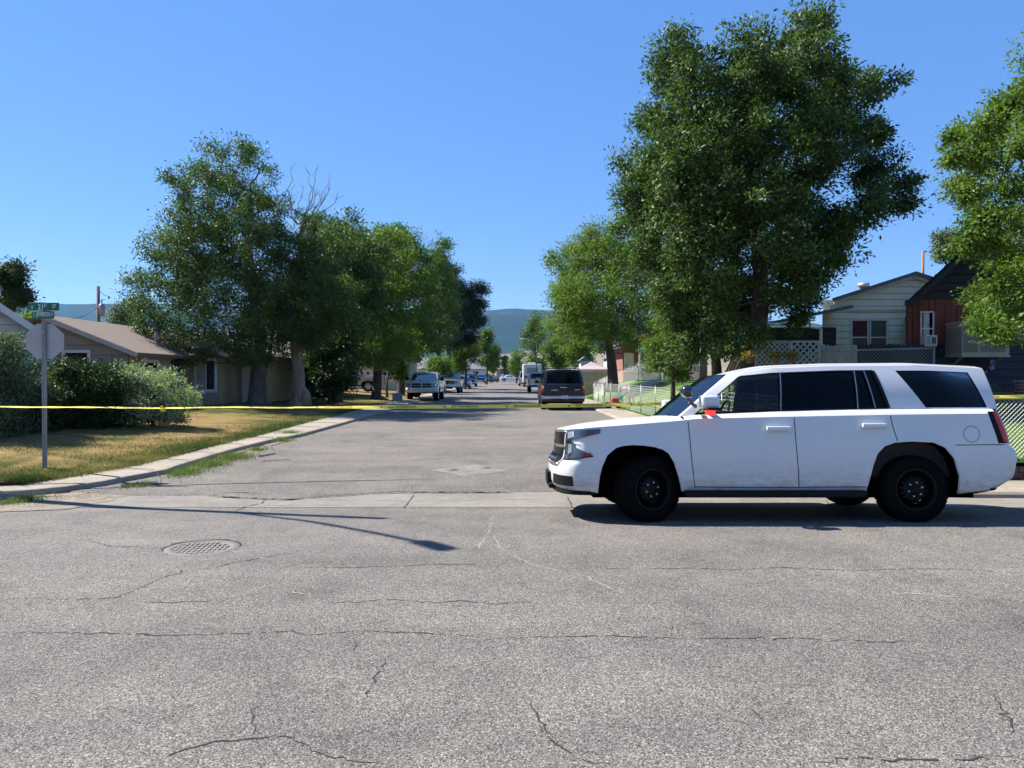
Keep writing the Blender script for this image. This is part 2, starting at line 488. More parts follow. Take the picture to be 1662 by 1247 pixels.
# ------------------------------------------------------------------ haze
m, nt, b = newmat('haze_air')
nt.nodes.remove(b)
pv = N(nt, 'ShaderNodeVolumePrincipled'); pv.inputs['Color'].default_value = (.30, .60, 1.0, 1)
pv.inputs['Density'].default_value = HAZE = .000058
pv.inputs['Anisotropy'].default_value = .2
nt.links.new(pv.outputs[0], nt.nodes['Material Output'].inputs['Volume'])
mb = MB(); mb.box(-7000, 7000, -420, 6200, -25, 620)
if USE_HAZE: tag(mb.build('haze', m), kind='stuff')

# ------------------------------------------------------------------ cracks (thin ragged ribbons on the asphalt)
def z6(pts): return [(x * .5415, 760 + y * .5417) for x, y in pts]
def z7(pts): return [(800 + x * .5187, 760 + y * .5187) for x, y in pts]
def crack(mb, pts, wd, seed=0, gap=.1):
    rr = random.Random(seed); pp = []
    W3 = [GP(px, py) for px, py in pts]
    for a, b in zip(W3, W3[1:]):
        n = max(2, int((b - a).length / .035))
        for k in range(n):
            pp.append(a.lerp(b, k / n) + Vector((rr.gauss(0, .009), rr.gauss(0, .009), 0)))
    pp.append(W3[-1]); env = rr.random() * 6
    prev = None
    for i, p in enumerate(pp):
        d = (pp[min(i + 1, len(pp) - 1)] - pp[max(0, i - 1)]).normalized(); nrm = Vector((-d.y, d.x, 0))
        ww = wd * (.35 + .65 * abs(math.sin(i * .13 + env))) * rr.uniform(.5, 1.4) * (min(1, i / 6, (len(pp) - 1 - i) / 6) + .15)
        q = (p + nrm * ww / 2, p - nrm * ww / 2)
        q = tuple(Vector((v.x, v.y, zr(v.y) + .002)) for v in q)
        if prev and rr.random() > gap: mb.add([prev[0], q[0], q[1], prev[1]], [(0, 1, 2, 3)])
        prev = q
DK = [z6([(0,398),(60,390),(190,395),(270,395),(350,388),(400,370),(450,345),(500,325),(540,315),(545,300)]),
 z6([(420,402),(500,405),(600,402),(660,402),(720,385),(790,375)]),
 z6([(950,405),(1080,402),(1180,395),(1240,400),(1300,405),(1400,400),(1480,410),(1560,403),(1660,405)]),
 z6([(0,497),(150,495),(300,497),(500,502),(650,500),(760,496),(870,492),(920,502),(1000,497),(1090,488),(1200,495),(1330,500),(1450,508)]),
 z6([(1060,515),(1062,555)]), z6([(1160,575),(1130,610),(1120,650),(1080,700),(1020,740)]), z6([(770,700),(755,740),(760,790),(750,812)]),
 z6([(470,885),(540,850),(620,830),(700,820),(750,815),(800,812),(870,815),(905,828),(950,860),(1050,880),(1160,895)]),
 z6([(0,225),(60,205),(130,192),(240,180)]), z6([(560,310),(640,300),(700,285),(800,268),(900,252)]), z6([(890,298),(1050,300),(1190,295),(1300,290),(1480,290)]),
 z7([(565,495),(560,525),(540,535)]), z7([(0,535),(150,533),(330,528),(470,530),(600,537),(780,537),(950,535),(1100,545),(1250,547),(1340,543)]),
 z7([(300,315),(450,317),(620,315),(740,320),(900,313),(1050,320),(1150,322),(1300,317),(1480,318),(1660,330)]),
 z7([(830,710),(820,770),(850,800),(900,830),(935,880)]), z7([(940,935),(1000,925),(1080,915),(1180,910),(1250,922),(1370,915),(1500,920),(1560,912),(1660,905)]),
 z7([(150,810),(180,860),(260,900),(290,925),(380,935)]), z7([(1560,700),(1620,790),(1640,850)]),
 z6([(1590,700),(1630,780),(1660,830)]), z6([(240,215),(330,235),(480,240),(500,262)])]
LT = [z6([(850,362),(880,375),(930,385),(940,402)]), z6([(1480,140),(1465,190),(1430,250)]), z6([(1475,200),(1500,240),(1590,290)]),
 z7([(60,280),(130,305),(200,320),(290,340),(370,380),(440,405),(500,440),(525,470)]), z7([(520,535),(560,530),(600,540)]),
 z7([(1170,405),(1300,393),(1420,403),(1550,412),(1660,405)]), z7([(1440,535),(1500,560),(1540,580)]), z7([(1100,858),(1140,866)]), z6([(520,300),(540,325)]),
 z7([(570,500),(568,528)]), z7([(890,312),(912,318)]), z7([(1140,340),(1160,352)])]
mb = MB()
for i, c in enumerate(DK): crack(mb, c, .0115, i, .12)
mb2 = MB()
for i, c in enumerate(LT): crack(mb2, c, .015, 50 + i)
for i, c in enumerate(DK[2:4] + DK[12:14]): crack(mb2, c, .012, 90 + i, .8)
tag(mb.build('road_cracks', CRACK), kind='structure'); tag(mb2.build('road_crack_filling', CRACKL), kind='structure')
mb = MB()
def pancrack(pts, wd, seed, lift=.0065):
    n0 = len(mb.v); crack(mb, pts, wd, seed, 0)
    for i in range(n0, len(mb.v)): x, y, z = mb.v[i]; mb.v[i] = (x, y, z + lift)
pancrack([(378, 832), (395, 824), (425, 818), (430, 810)], .02, 5); pancrack([(655, 826), (663, 815), (672, 804)], .02, 6)
pancrack([(920, 806), (925, 815), (932, 828)], .02, 7); pancrack([(1340, 812), (1355, 826)], .02, 8)
pancrack([(500, 812), (700, 815), (900, 811)], .008, 9); pancrack([(200, 815), (420, 822), (560, 821)], .006, 10); pancrack([(330, 806.5), (360, 808.5), (415, 811.5), (470, 813), (530, 808), (600, 803), (650, 801), (740, 801.2), (831, 801)], .035, 14, .019); pancrack([(345, 804), (370, 802), (420, 803)], .02, 15, .024)
pancrack([(1180, 818), (1260, 816), (1420, 822)], .008, 12)
tag(mb.build('gutter_cracks', CRACK), kind='structure')

# dirt washed into the gutter at the left corner
def blob(name, pts, mat, dz=.008, seed=1, wob=.03):
    rr = random.Random(seed); W3 = [GP(*p) for p in pts]; out = []
    for a, b in zip(W3, W3[1:] + W3[:1]):
        n = max(1, int((b - a).length / .12))
        for k in range(n):
            p = a.lerp(b, k / n) + Vector((rr.gauss(0, wob), rr.gauss(0, wob), 0)); p.z = zr(p.y) + dz; out.append(p)
    c = sum(out, Vector()) / len(out); c.z = zr(c.y) + dz
    mb = MB(); n = len(out); P = []
    for p in out + [out[0]]:
        row = []
        for k in range(7):
            q = c.lerp(p, k / 6); q.z = zr(q.y) + dz * (1 if k < 6 else .6); row.append(q)
        P.append(row)
    mb.grid(P, 0, True); return tag(mb.build(name, mat), kind='structure')
blob('dirt', [(-60, 812), (60, 806), (110, 801), (170, 791), (210, 785), (275, 775), (300, 770), (255, 786), (200, 800), (210, 806), (160, 818), (100, 828), (0, 832), (-60, 833)], DIRT, .012)
blob('dirt', [(300, 768), (350, 745), (400, 730), (470, 712), (475, 716), (400, 738), (345, 756), (320, 764)], DIRT, .028, 3)
blob('asphalt_patch', [(700, 765), (735, 760), (772, 755.5), (800, 761), (828, 766), (790, 770), (752, 774.5), (725, 769)], CONC2, .026, 4, .008)
# ------------------------------------------------------------------ vehicles
def paint(name, col, rough=.28, metal=0, dirt=.0, coat=1.0):
    m, nt, b = newmat(name); v = coords(nt)
    b.inputs['Metallic'].default_value = metal
    b.inputs['Coat Weight'].default_value = coat; b.inputs['Coat Roughness'].default_value = .03
    f = noise(nt, v, 1.3, 6, .6)
    c = ramp(nt, f, [(.3, g3(col, .97)), (.7, g3(col, 1.02))])
    if dirt:
        sep = N(nt, 'ShaderNodeSeparateXYZ'); nt.links.new(v, sep.inputs[0])
        mr = N(nt, 'ShaderNodeMapRange'); mr.inputs['From Min'].default_value = .72; mr.inputs['From Max'].default_value = .34
        nt.links.new(sep.outputs['Z'], mr.inputs['Value'])
        f2 = noise(nt, coords(nt, (1, 1, 2.5)), 5, 8, .75)
        mul = N(nt, 'ShaderNodeMath', operation='MULTIPLY'); nt.links.new(mr.outputs[0], mul.inputs[0])
        k = N(nt, 'ShaderNodeMapRange'); k.inputs['From Min'].default_value = .38; k.inputs['From Max'].default_value = .68
        nt.links.new(f2, k.inputs['Value']); nt.links.new(k.outputs[0], mul.inputs[1])
        m2 = N(nt, 'ShaderNodeMath', operation='MULTIPLY'); nt.links.new(mul.outputs[0], m2.inputs[0]); m2.inputs[1].default_value = dirt
        c = mix(nt, m2.outputs[0], c, (.27, .23, .18))
        r = N(nt, 'ShaderNodeMapRange'); r.inputs['To Min'].default_value = rough; r.inputs['To Max'].default_value = .8
        nt.links.new(m2.outputs[0], r.inputs['Value']); nt.links.new(r.outputs[0], b.inputs['Roughness'])
        inv = N(nt, 'ShaderNodeMath', operation='SUBTRACT'); inv.inputs[0].default_value = 1; nt.links.new(m2.outputs[0], inv.inputs[1])
        iv = N(nt, 'ShaderNodeMath', operation='MULTIPLY'); iv.inputs[1].default_value = coat; nt.links.new(inv.outputs[0], iv.inputs[0]); nt.links.new(iv.outputs[0], b.inputs['Coat Weight'])
    else: b.inputs['Roughness'].default_value = rough
    nt.links.new(c, b.inputs['Base Color'])
    return m
WHITE = paint('white_paint', (.59, .60, .605), .33, dirt=.9, coat=.3)
WHITE2 = paint('truck_white_paint', (.52, .53, .54), .3)
SILVERP = paint('silver_paint', (.34, .355, .37), .3, .6)
DKGREY = paint('charcoal_paint', (.005, .006, .009), .4, 0, coat=.15)
NAVY = paint('navy_paint', (.02, .04, .12), .25, .4)
MAROON = paint('dark_brown_paint', (.05, .025, .022), .3, .3)
BLUEP = paint('blue_paint', (.04, .11, .30), .3, .4)
BLACKP = paint('black_paint', (.012, .013, .016), .25)
TAN = paint('tan_paint', (.30, .25, .19), .35, .3)
CREAM = paint('cream_paint', (.40, .39, .33), .4)
GLASS = glassmat('clear_glass', (.80, .86, .84), .6)
TINT = glassmat('tinted_glass', (.02, .022, .025), .28)
SCREEN = glassmat('windscreen_glass', (.22, .30, .32), .22)
BLACKTRIM = M('black_plastic', (.008, .008, .009), .55, var=.1, spec=.12)
LINER = M('wheel_well', (.002, .002, .0022), .95, var=.1, spec=0)
RUBBER = M('tyre_rubber', (.006, .006, .0065), .9, var=.2, vs=20, bump=.3, bs=60, spec=.03)
STEEL = M('black_steel_wheel', (.004, .004, .0045), .5, 0, var=.1, spec=.15)
ALLOY = M('alloy_wheel', (.45, .46, .48), .35, .9, var=.1)
CHROME = M('chrome', (.50, .50, .50), .15, 1, var=.04)
NUT = M('wheel_nut', (.55, .55, .55), .3, 1, var=.05)
REDL = M('red_lens', (.40, .008, .010), .3, coat=.15, var=.15)
REDD = M('dark_red_lens', (.16, .008, .010), .3, coat=.2, var=.15)
AMBER = M('amber_lens', (.55, .20, .03), .15, coat=1, var=.1)
LAMPG = M('lamp_glass', (.05, .06, .08), .1, .3, coat=1, var=.35, vs=14)
LAMPW = M('lamp_reflector', (.6, .66, .74), .12, .7, coat=1, var=.15, vs=18)
INTER = M('interior_dark', (.018, .018, .02), .8, var=.15)
PLATE = M('number_plate', (.5, .55, .58), .5, var=.1)
GRAYTRIM = M('grey_plastic', (.10, .10, .11), .55, var=.1)
SEAM = M('panel_gap', (.02, .02, .022), .9, var=.05)
LED = emit('red_lamp_light', (1.0, .04, .03), .7)

def se(u, n): return (1 - min(1, max(0, u)) ** n) ** (1 / n)
class Shell:
    """car body shell as a surface: s<=1 is the rounded front, then metres along the side, then the rounded rear"""
    def __init__(s, P):
        s.P = P; s.n = P.get('n', 2.6); s.af = P.get('af', .34); s.ar = P.get('ar', .28)
    def w(s, X, z):
        w = interp(z, s.P['w'])
        for (cx, cz, r) in s.P['arch_c']:
            d = math.hypot(X - cx, z - cz)
            w += s.P.get('flare', .014) * math.exp(-((d - r - .02) / .06) ** 2)
        return w
    def x0(s, z): return interp(z, s.P['x0'])
    def x1(s, z): return interp(z, s.P['x1'])
    def f(s, X, z):
        a = (s.x0(z) + s.af - X) / s.af; b = (X - s.x1(z) + s.ar) / s.ar
        return s.w(X, z) * se(a, s.n) * se(b, s.n)
    def fq(s, q, z):  # X of the front face at width fraction q
        return s.x0(z) + s.af * (1 - se(abs(q), s.n))
    def rq(s, q, z): return s.x1(z) - s.ar * (1 - se(abs(q), s.n))
    def zb(s, X):
        z = s.P['sill'](X) if callable(s.P['sill']) else s.P['sill']
        for A in s.P['arch']:
            if A[0][0] <= X <= A[-1][0]: z = max(z, interp(X, A))
        return z
    def zs(s, X): return interp(X, s.P['zs'])
    def deckz(s, X, q):
        H = interp(X, s.P['H']); zs = s.zs(X)
        return zs + (H - zs) * (1 - abs(q) ** s.P.get('hk', 3.2))
    def body(s, m=0):
        P = s.P; mb = MB(); L = P['L']
        cols = []
        nq = 15
        for k in range(nq):       # front, centre to corner
            th = (k / (nq - 1)) * math.pi / 2; cols.append(('f', math.sin(th) ** (2 / s.n)))
        xm0 = max(s.x0(z) for z in (.4, .8, 1.0, 1.2)) + s.af + .004; xm1 = min(s.x1(z) for z in (.4, .8, 1.0, 1.2)) - s.ar - .004
        X = set(np.linspace(xm0, xm1, 60).tolist())
        for A in P['arch']:
            for a, b in zip(A, A[1:]):
                for k in range(4): X.add(lerp(a[0], b[0], k / 4))
            X.add(A[0][0] - .003); X.add(A[-1][0]); X.add(A[-1][0] + .003)
        X = sorted(x for x in X if x >= xm0)
        Xf = []
        for x in X:
            if not Xf or x - Xf[-1] > .002: Xf.append(x)
        cols += [('s', x) for x in Xf if x <= max(xm1, P['arch'][-1][-1][0] + .003) + .05]
        for k in range(nq):
            th = (1 - k / (nq - 1)) * math.pi / 2; cols.append(('r', math.sin(th) ** (2 / s.n)))
        def ztop(c):
            if c[0] == 'f': x = s.fq(c[1], 1.0); return s.deckz(x, c[1])
            if c[0] == 'r': x = s.rq(c[1], s.zs(L)); return s.zs(x) if not P.get('rdeck') else s.deckz(x, c[1])
            return s.zs(c[1])
        tl = P.get('tl') or [0, .02, .06, .12, .18, .24, .30, .35, .38, .41, .45, .5, .56, .62, .68, .74, .80, .85, .90, .94, .965, .985, 1]
        for sg in (1, -1):
            G = []
            for c in cols:
                row = []; zt = ztop(c)
                x_ = c[1] if c[0] == 's' else (s.fq(c[1], .6) if c[0] == 'f' else s.rq(c[1], .6))
                zb = s.zb(x_)
                for t in tl:
                    z = zb + (zt - zb) * t
                    if c[0] == 's': x = c[1]; y = s.w(x, z)
                    elif c[0] == 'f': x = s.fq(c[1], z); y = s.w(x, z) * c[1]
                    else: x = s.rq(c[1], z); y = s.w(x, z) * c[1]
                    row.append((x, sg * y, z))
                # turn the bottom lip in
                x, y, z = row[0]; row.insert(0, (x + (.03 if c[0] == 'f' else -.03 if c[0] == 'r' else 0), y - sg * .05, z + .004))
                G.append(row)
            mb.grid(G, m, True, flip=(sg > 0))
        return mb
    def deck(s, mb, X0, X1, m=0, nx=22, rear=False):
        """hood (from the rounded front to the cowl curve) or boot lid"""
        P = s.P; G = []
        for i in range(41):
            q0 = -1 + i / 20; q = math.copysign(math.sin(abs(q0) * math.pi / 2) ** (2 / s.n), q0) if q0 else 0
            row = []
            for j in range(nx):
                p = j / (nx - 1)
                if rear: a = X0(q); b = s.rq(q, 1.0)
                else: a = s.fq(q, 1.0); b = X1(q)
                x = lerp(a, b, p); z = s.deckz(x, q)
                y = s.w(x, s.zs(x)) * q
                row.append((x, y, z))
            G.append(row)
        mb.grid(G, m, True, flip=False)
    def P3(s, kind, a, z, off=0, sg=-1):
        """surface point. kind s: a = X on side; f: a = width fraction on front (signed); r likewise rear"""
        def pt(a, z):
            if kind == 's': return Vector((a, sg * s.f(a, z), z))
            if kind == 'f': x = s.fq(a, z); return Vector((x, s.w(x, z) * a, z))
            x = s.rq(a, z); return Vector((x, s.w(x, z) * a, z))
        p = pt(a, z)
        if off:
            e = .004; d1 = pt(a + e, z) - pt(a - e, z); d2 = pt(a, z + e) - pt(a, z - e)
            n = d1.cross(d2).normalized()
            ref = Vector((0, sg, 0)) if kind == 's' else Vector((-1 if kind == 'f' else 1, 0, 0))
            if n.dot(ref) < 0: n = -n
            p = p + n * off
        return p
    def patch(s, mb, kind, c, m=0, off=.004, n=8, sg=-1, depth=.012, rim=True):
        """quad patch c = 4 (a,z) corners, bottom-left, bottom-right, top-right, top-left, with a rim that closes onto the body"""
        G = []
        for i in range(n + 1):
            u = i / n; row = []
            for j in range(n + 1):
                v = j / n
                a = lerp(lerp(c[0][0], c[1][0], u), lerp(c[3][0], c[2][0], u), v)
                z = lerp(lerp(c[0][1], c[1][1], u), lerp(c[3][1], c[2][1], u), v)
                row.append(s.P3(kind, a, z, off, sg))
            G.append(row)
        mb.grid(G, m, True)
        if rim:
            edge = [G[i][0] for i in range(n + 1)] + [G[n][j] for j in range(1, n + 1)] + [G[i][n] for i in range(n - 1, -1, -1)] + [G[0][j] for j in range(n - 1, 0, -1)]
            cen = sum(edge, Vector()) / len(edge)
            inn = []
            nn = (G[n][0] - G[0][0]).cross(G[0][n] - G[0][0]).normalized()
            ref = Vector((0, sg, 0)) if kind == 's' else Vector((-1 if kind == 'f' else 1, 0, 0))
            if nn.dot(ref) < 0: nn = -nn
            inn = [e - nn * depth for e in edge]
            mb.grid([[a, b] for a, b in zip(edge + edge[:1], inn + inn[:1])], m, False)
    def ribbon(s, mb, kind, pts, wd, m=0, off=.003, sg=-1):
        P3 = []
        for a, b in zip(pts, pts[1:]):
            for k in range(10): P3.append(s.P3(kind, lerp(a[0], b[0], k / 10), lerp(a[1], b[1], k / 10), off, sg))
        P3.append(s.P3(kind, pts[-1][0], pts[-1][1], off, sg))
        ref = Vector((0, sg, 0)) if kind == 's' else Vector((-1 if kind == 'f' else 1, 0, 0))
        G = []
        for i, p in enumerate(P3):
            d = (P3[min(i + 1, len(P3) - 1)] - P3[max(0, i - 1)]).normalized(); sd = d.cross(ref).normalized() * wd / 2
            G.append([p - sd, p + sd])
        mb.grid(G, m, True)

def tyre_wheel(root, c, R_, wd, sg, rim_mat, steer=0, detail=True, rimR=None):
    """wheel child: tyre mesh with the rim as its own child mesh"""
    rimR = rimR or R_ * .62
    tb = MB()
    prof = [(rimR - .01, -wd / 2 + .03), (rimR + .005, -wd / 2 + .008), (R_ * .84, -wd / 2 - .006), (R_ * .94, -wd / 2 + .006), (R_ * .985, -wd / 2 + .022), (R_, -wd / 2 + .045), (R_, wd / 2 - .045), (R_ * .985, wd / 2 - .022), (R_ * .94, wd / 2 - .006), (R_ * .84, wd / 2 + .006), (rimR + .005, wd / 2 - .008), (rimR - .01, wd / 2 - .03)]
    tb.lathe([(r, h) for r, h in prof], (0, 0, 0), 'y', 56, 0)
    if detail:
        n = 44
        for k in range(n):     # tread blocks
            for j, (a, b) in enumerate([(-.5, -.30), (-.27, -.04), (-.01, .22), (.25, .5)]):
                t0 = 2 * math.pi * (k + (j % 2) * .5) / n; t1 = t0 + 2 * math.pi / n * .68
                y0 = a * wd; y1 = b * wd; r0 = R_ - .012; r1 = R_ + (.006 if j in (1, 2) else .001)
                if j in (0, 3): r0 = R_ * .94; 
                vs = []
                for t in (t0, t1):
                    sk = .10 * (1 if j % 2 else -1) / R_ * .3
                    for (yy, rr, dt) in ((y0, r0 if j != 0 else R_ * .955, 0), (y0 + (.012 if j == 0 else 0), r1, 0), (y1 - (.012 if j == 3 else 0), r1, sk), (y1, r0 if j != 3 else R_ * .955, sk)):
                        vs.append((rr * math.cos(t + dt), yy, rr * math.sin(t + dt)))
                tb.add(vs, [(0, 1, 2, 3), (7, 6, 5, 4), (0, 4, 5, 1), (1, 5, 6, 2), (2, 6, 7, 3)], 0)
    ty = tb.build('tyre', RUBBER)
    rb = MB(); o = -wd / 2 if sg < 0 else wd / 2; k_ = -1 if sg < 0 else 1
    def h(v): return o - k_ * v      # inward distance from the outer face
    rb.lathe([(rimR + .006, h(.004)), (rimR - .012, h(.0)), (rimR - .022, h(.02)), (rimR - .03, h(.10)), (rimR - .05, h(.15))], (0, 0, 0), 'y', 48, 0)
    rings = [(rimR - .034, .075), (rimR - .06, .05), (rimR * .74, .042), (rimR * .52, .05), (rimR * .36, .03), (rimR * .30, .03), (rimR * .24, .012), (0.001, .010)]
    n = 48; G = []
    for k in range(n):
        t = 2 * math.pi * k / n
        G.append([(r * math.cos(t), h(d), r * math.sin(t)) for r, d in rings])
    per = 3
    rb.grid(G, 0, True, closed=True, mask=(lambda i, j: not (j == 2 and (i % per) == 0 and detail)) if rim_mat is STEEL else (lambda i, j: not (j in (1, 2, 3) and (i % 8) in (0, 1, 2, 3) and detail)))
    rb.lathe([(rimR - .045, h(.17)), (.03, h(.17))], (0, 0, 0), 'y', 32, 1)
    if detail:
        for k in range(6):
            t = 2 * math.pi * k / 6 + .3; r = rimR * .34
            cx, cz = r * math.cos(t), r * math.sin(t)
            rb.lathe([(.0005, h(.012)), (.012, h(.014)), (.013, h(.035))], (cx, 0, cz), 'y', 8, 2)
    ri = rb.build('rim', [rim_mat, LINER, NUT])
    ty.parent = root; ri.parent = ty
    ty.location = c; ty.rotation_euler = (0, 0, steer)
    ty.name = 'wheel'
    return ty

def circ_arch(cx, cz, r, zlo, sq=2.3):
    pts = []
    for k in range(17):
        t = math.pi - math.pi * k / 16
        x = math.copysign(abs(math.cos(t)) ** (2 / sq), math.cos(t)) * r; z = abs(math.sin(t)) ** (2 / sq) * r
        pts.append((cx + x, cz + z))
    pts[0] = (pts[0][0], zlo); pts[-1] = (pts[-1][0], zlo)
    return pts

def make_car(name, label, cat, P, loc, rotz, tilt=(0, 0), group=None):
    """generic vehicle; local X runs from the nose (0) to the tail, z from the ground"""
    root = thing(name, label, cat, loc, rotz, group)
    root.rotation_euler = (tilt[0], tilt[1], rotz)
    s = Shell(P); L = P['L']; kind = P.get('kind', 'suv'); det = P.get('detail', 0)
    pm = P['paint']
    body = s.body()
    xc = lambda q: P['cowl'][0] + P['cowl'][1] * q * q
    s.deck(body, None, xc)
    g = P['gh']       # greenhouse: edges [(Xbelt, Xtop)], glass flags, belt z(X), roof edge z(X), yb(X), yt(X)
    e0, e9 = g['edges'][0], g['edges'][-1]
    zbf = lambda X: interp(X, g['zb']); zrf = lambda X: interp(X, g['zr'])
    ybf = lambda X: interp(X, g['yb']); ytf = lambda X: interp(X, g['yt'])
    bul = g.get('bulge', .015)
    def side(e, t, sg, off=0):
        xb, xt = e; x = lerp(xb, xt, t); zb_, zt_ = zbf(xb), zrf(xt)
        z = lerp(zb_, zt_, t)
        y = lerp(ybf(xb), ytf(xt), t) + bul * math.sin(math.pi * t) + off
        return Vector((x, sg * y, z))
    def estrip(mb, ea, eb, t0, t1, sg, m=0, off=0, nx=8, nt_=10):
        G = []
        for i in range(nx + 1):
            e = (lerp(ea[0], eb[0], i / nx), lerp(ea[1], eb[1], i / nx))
            G.append([side(e, lerp(t0, t1, j / nt_), sg, off) for j in range(nt_ + 1)])
        mb.grid(G, m, True, flip=sg < 0)
    tb, tt = g.get('t', (.04, .88))
    E = g['edges']; F = g['glass']
    # shoulder strip: wall top to glass base
    xs_ = np.linspace(P['shoulder'][0], P['shoulder'][1], 40)
    for sg in (1, -1):
        G = []
        for x in xs_:
            x = float(x); zw = s.zs(x); yo = s.f(x, zw)
            xi = min(max(x, e0[0]), e9[0]); yi, zi = min(ybf(xi), yo), zbf(xi)
            row = [(x, sg * yo, zw)]
            for k in range(1, 7):
                t = k / 6; row.append((lerp(x, xi, t), sg * lerp(yo, yi, t), lerp(zw, zi, 1 - (1 - t) ** 1.6)))
            G.append(row)
        body.grid(G, 0, True, flip=sg < 0)
        for i in range(len(E) - 1):
            if F[i] == 0: estrip(body, E[i], E[i + 1], 0, 1, sg, 0, 0, 6 if det else 3)
            else:
                estrip(body, E[i], E[i + 1], 0, tb, sg, 0, 0, 4, 1); estrip(body, E[i], E[i + 1], tt, 1, sg, 0, 0, 4, 3)
                # reveal (depth) around the opening
                for (ea, eb, ta, tb2) in ((E[i], E[i + 1], tt, tt), (E[i], E[i + 1], tb, tb)):
                    G = [[side((lerp(ea[0], eb[0], k / 6), lerp(ea[1], eb[1], k / 6)), ta, sg, 0), side((lerp(ea[0], eb[0], k / 6), lerp(ea[1], eb[1], k / 6)), ta, sg, -.03)] for k in range(7)]
                    body.grid(G, 1, False)
                for e in (E[i], E[i + 1]):
                    G = [[side(e, lerp(tb, tt, k / 6), sg, 0), side(e, lerp(tb, tt, k / 6), sg, -.03)] for k in range(7)]
                    body.grid(G, 1, False)
    # roof
    crown = P.get('crown', .06); XR0, XR1 = e0[1], e9[1]; fs = P.get('roof_sweep', (.1, -.06)); G = []
    qs = [math.copysign(1 - (1 - abs(q)) ** 1.0, q) for q in np.linspace(-1, 1, 31)]
    for i in range(31):
        row = []
        for q in qs:
            x = lerp(XR0 - fs[0] * (1 - q * q), XR1 - fs[1] * (1 - q * q), i / 30)
            xx = min(max(x, XR0), XR1); yt = ytf(xx); ze = zrf(xx)
            zc = crown * (smooth(min(1, (i + 3) / 10))) * (1 if not g.get('tail') else 1)
            row.append((x, q * yt, ze + zc * (1 - abs(q) ** 2.6)))
        G.append(row)
    body.grid(G, 0, True, flip=True); roof0 = G[0]; roof1 = G[-1]
    bodyo = None
    # windscreen between cowl curve and roof front
    def screen(mb, base, top, qa, qb, m, off=0, n=16, bow=.0):
        G = []
        for i in range(n + 1):
            q = lerp(qa, qb, i / n); a = base(q); b = top(q); row = []
            for j in range(13):
                t = j / 12; p = a.lerp(b, t); p = p + Vector((-1, 0, .6)) * bow * math.sin(math.pi * t) * (1 - q * q)
                row.append(p)
            G.append(row)
        mb.grid(G, m, True)
    def ftop(q):
        k = (q + 1) / 2 * 30; i = min(29, int(k)); return Vector(roof0[i]).lerp(Vector(roof0[i + 1]), k - i)
    def fbase(q):
        x = xc(q); y = q * ybf(e0[0]); xe = e0[0]
        x = lerp(P['cowl'][0], xe, q * q); z = lerp(s.deckz(P['cowl'][0], 0) + .005, zbf(xe), abs(q) ** 3)
        return Vector((x, y, z))
    # cowl panel closing hood to glass base
    G = []
    for i in range(31):
        q = -1 + i / 15; x = xc(q); qq = q
        a = Vector((x, s.w(x, s.zs(x)) * q, s.deckz(x, q))); b = fbase(q)
        G.append([a, a.lerp(b, .5) - Vector((0, 0, .008)), b])
    body.grid(G, 0, True)
    wsq = P.get('wsq', .93)
    wmb = MB(); screen(wmb, fbase, ftop, -wsq, wsq, 0, bow=.02)
    screen(body, fbase, ftop, -1, -wsq, 0, n=3); screen(body, fbase, ftop, wsq, 1, 0, n=3)
    # rear screen
    def rtop(q):
        k = (q + 1) / 2 * 30; i = min(29, int(k)); return Vector(roof1[i]).lerp(Vector(roof1[i + 1]), k - i)
    def rbase(q):
        if kind in ('suv',): 
            x = s.rq(q * .97, zbf(e9[0])) ; x = max(e9[0], min(x, 99)); x = lerp(P['rb'], e9[0], q * q * q * q)
            return Vector((x, q * ybf(e9[0]), zbf(e9[0])))
        return Vector((lerp(P['rb'], e9[0], q * q), q * ybf(e9[0]), zbf(e9[0])))
    rq_ = P.get('rwq', .82); r0, r1 = P.get('rwt', (.08, .9))
    def rmix(t): return (lambda q: rbase(q).lerp(rtop(q), t))
    rmb = MB(); screen(rmb, rmix(r0), rmix(r1), -rq_, rq_, 0)
    screen(body, rbase, rtop, -1, -rq_, 0, n=4); screen(body, rbase, rtop, rq_, 1, 0, n=4)
    screen(body, rbase, rmix(r0), -rq_, rq_, 0); screen(body, rmix(r1), rtop, -rq_, rq_, 0)
    # rear top of the body
    if kind == 'suv':
        G = []
        for i in range(31):
            q = -1 + i / 15; x = s.rq(abs(q), s.zs(L)); a = Vector((x, s.w(x, s.zs(x)) * q, s.zs(x))); b = rbase(q)
            G.append([a, b])
        body.grid(G, 0, True)
    elif kind == 'sedan':
        s.deck(body, lambda q: P['rb'] - .05 * 0 + (e9[0] - P['rb']) * q * q + .0, None, 0, 16, rear=True)
    elif kind == 'pickup':
        b0 = P['rb'] + .06; b1 = s.x1(1.0) - .10; wb = s.w(b0, .9) - .10; zt = s.zs((b0 + b1) / 2); zf = P.get('bedz', .75)
        for sg in (1, -1):
            G = []
            for x in np.linspace(P['rb'], s.x1(1.0) - .02, 14):
                x = float(x); G.append([(x, sg * s.f(x, s.zs(x)), s.zs(x)), (x, sg * (s.f(x, s.zs(x)) - .03), s.zs(x) + .02), (x, sg * min(wb, s.f(x, s.zs(x)) - .04), s.zs(x) + .018), (x, sg * min(wb, s.f(x, s.zs(x)) - .04), zf)])
            body.grid(G, 0, False)
        body.box(b0, b1, -wb, wb, zf - .05, zf, 1)
        body.box(b1, b1 + .06, -wb, wb, zf, zt + .01, 0)
        body.box(P['rb'] - .03, P['rb'] + .03, -wb, wb, zf, zbf(e9[0]), 0)
    # underbody and wheel wells
    un = P.get('under', (.30, .48)); y_in = P['w'][0][1] - .16
    body.box(.45, L - .45, -y_in, y_in, un[0], un[1], 1)
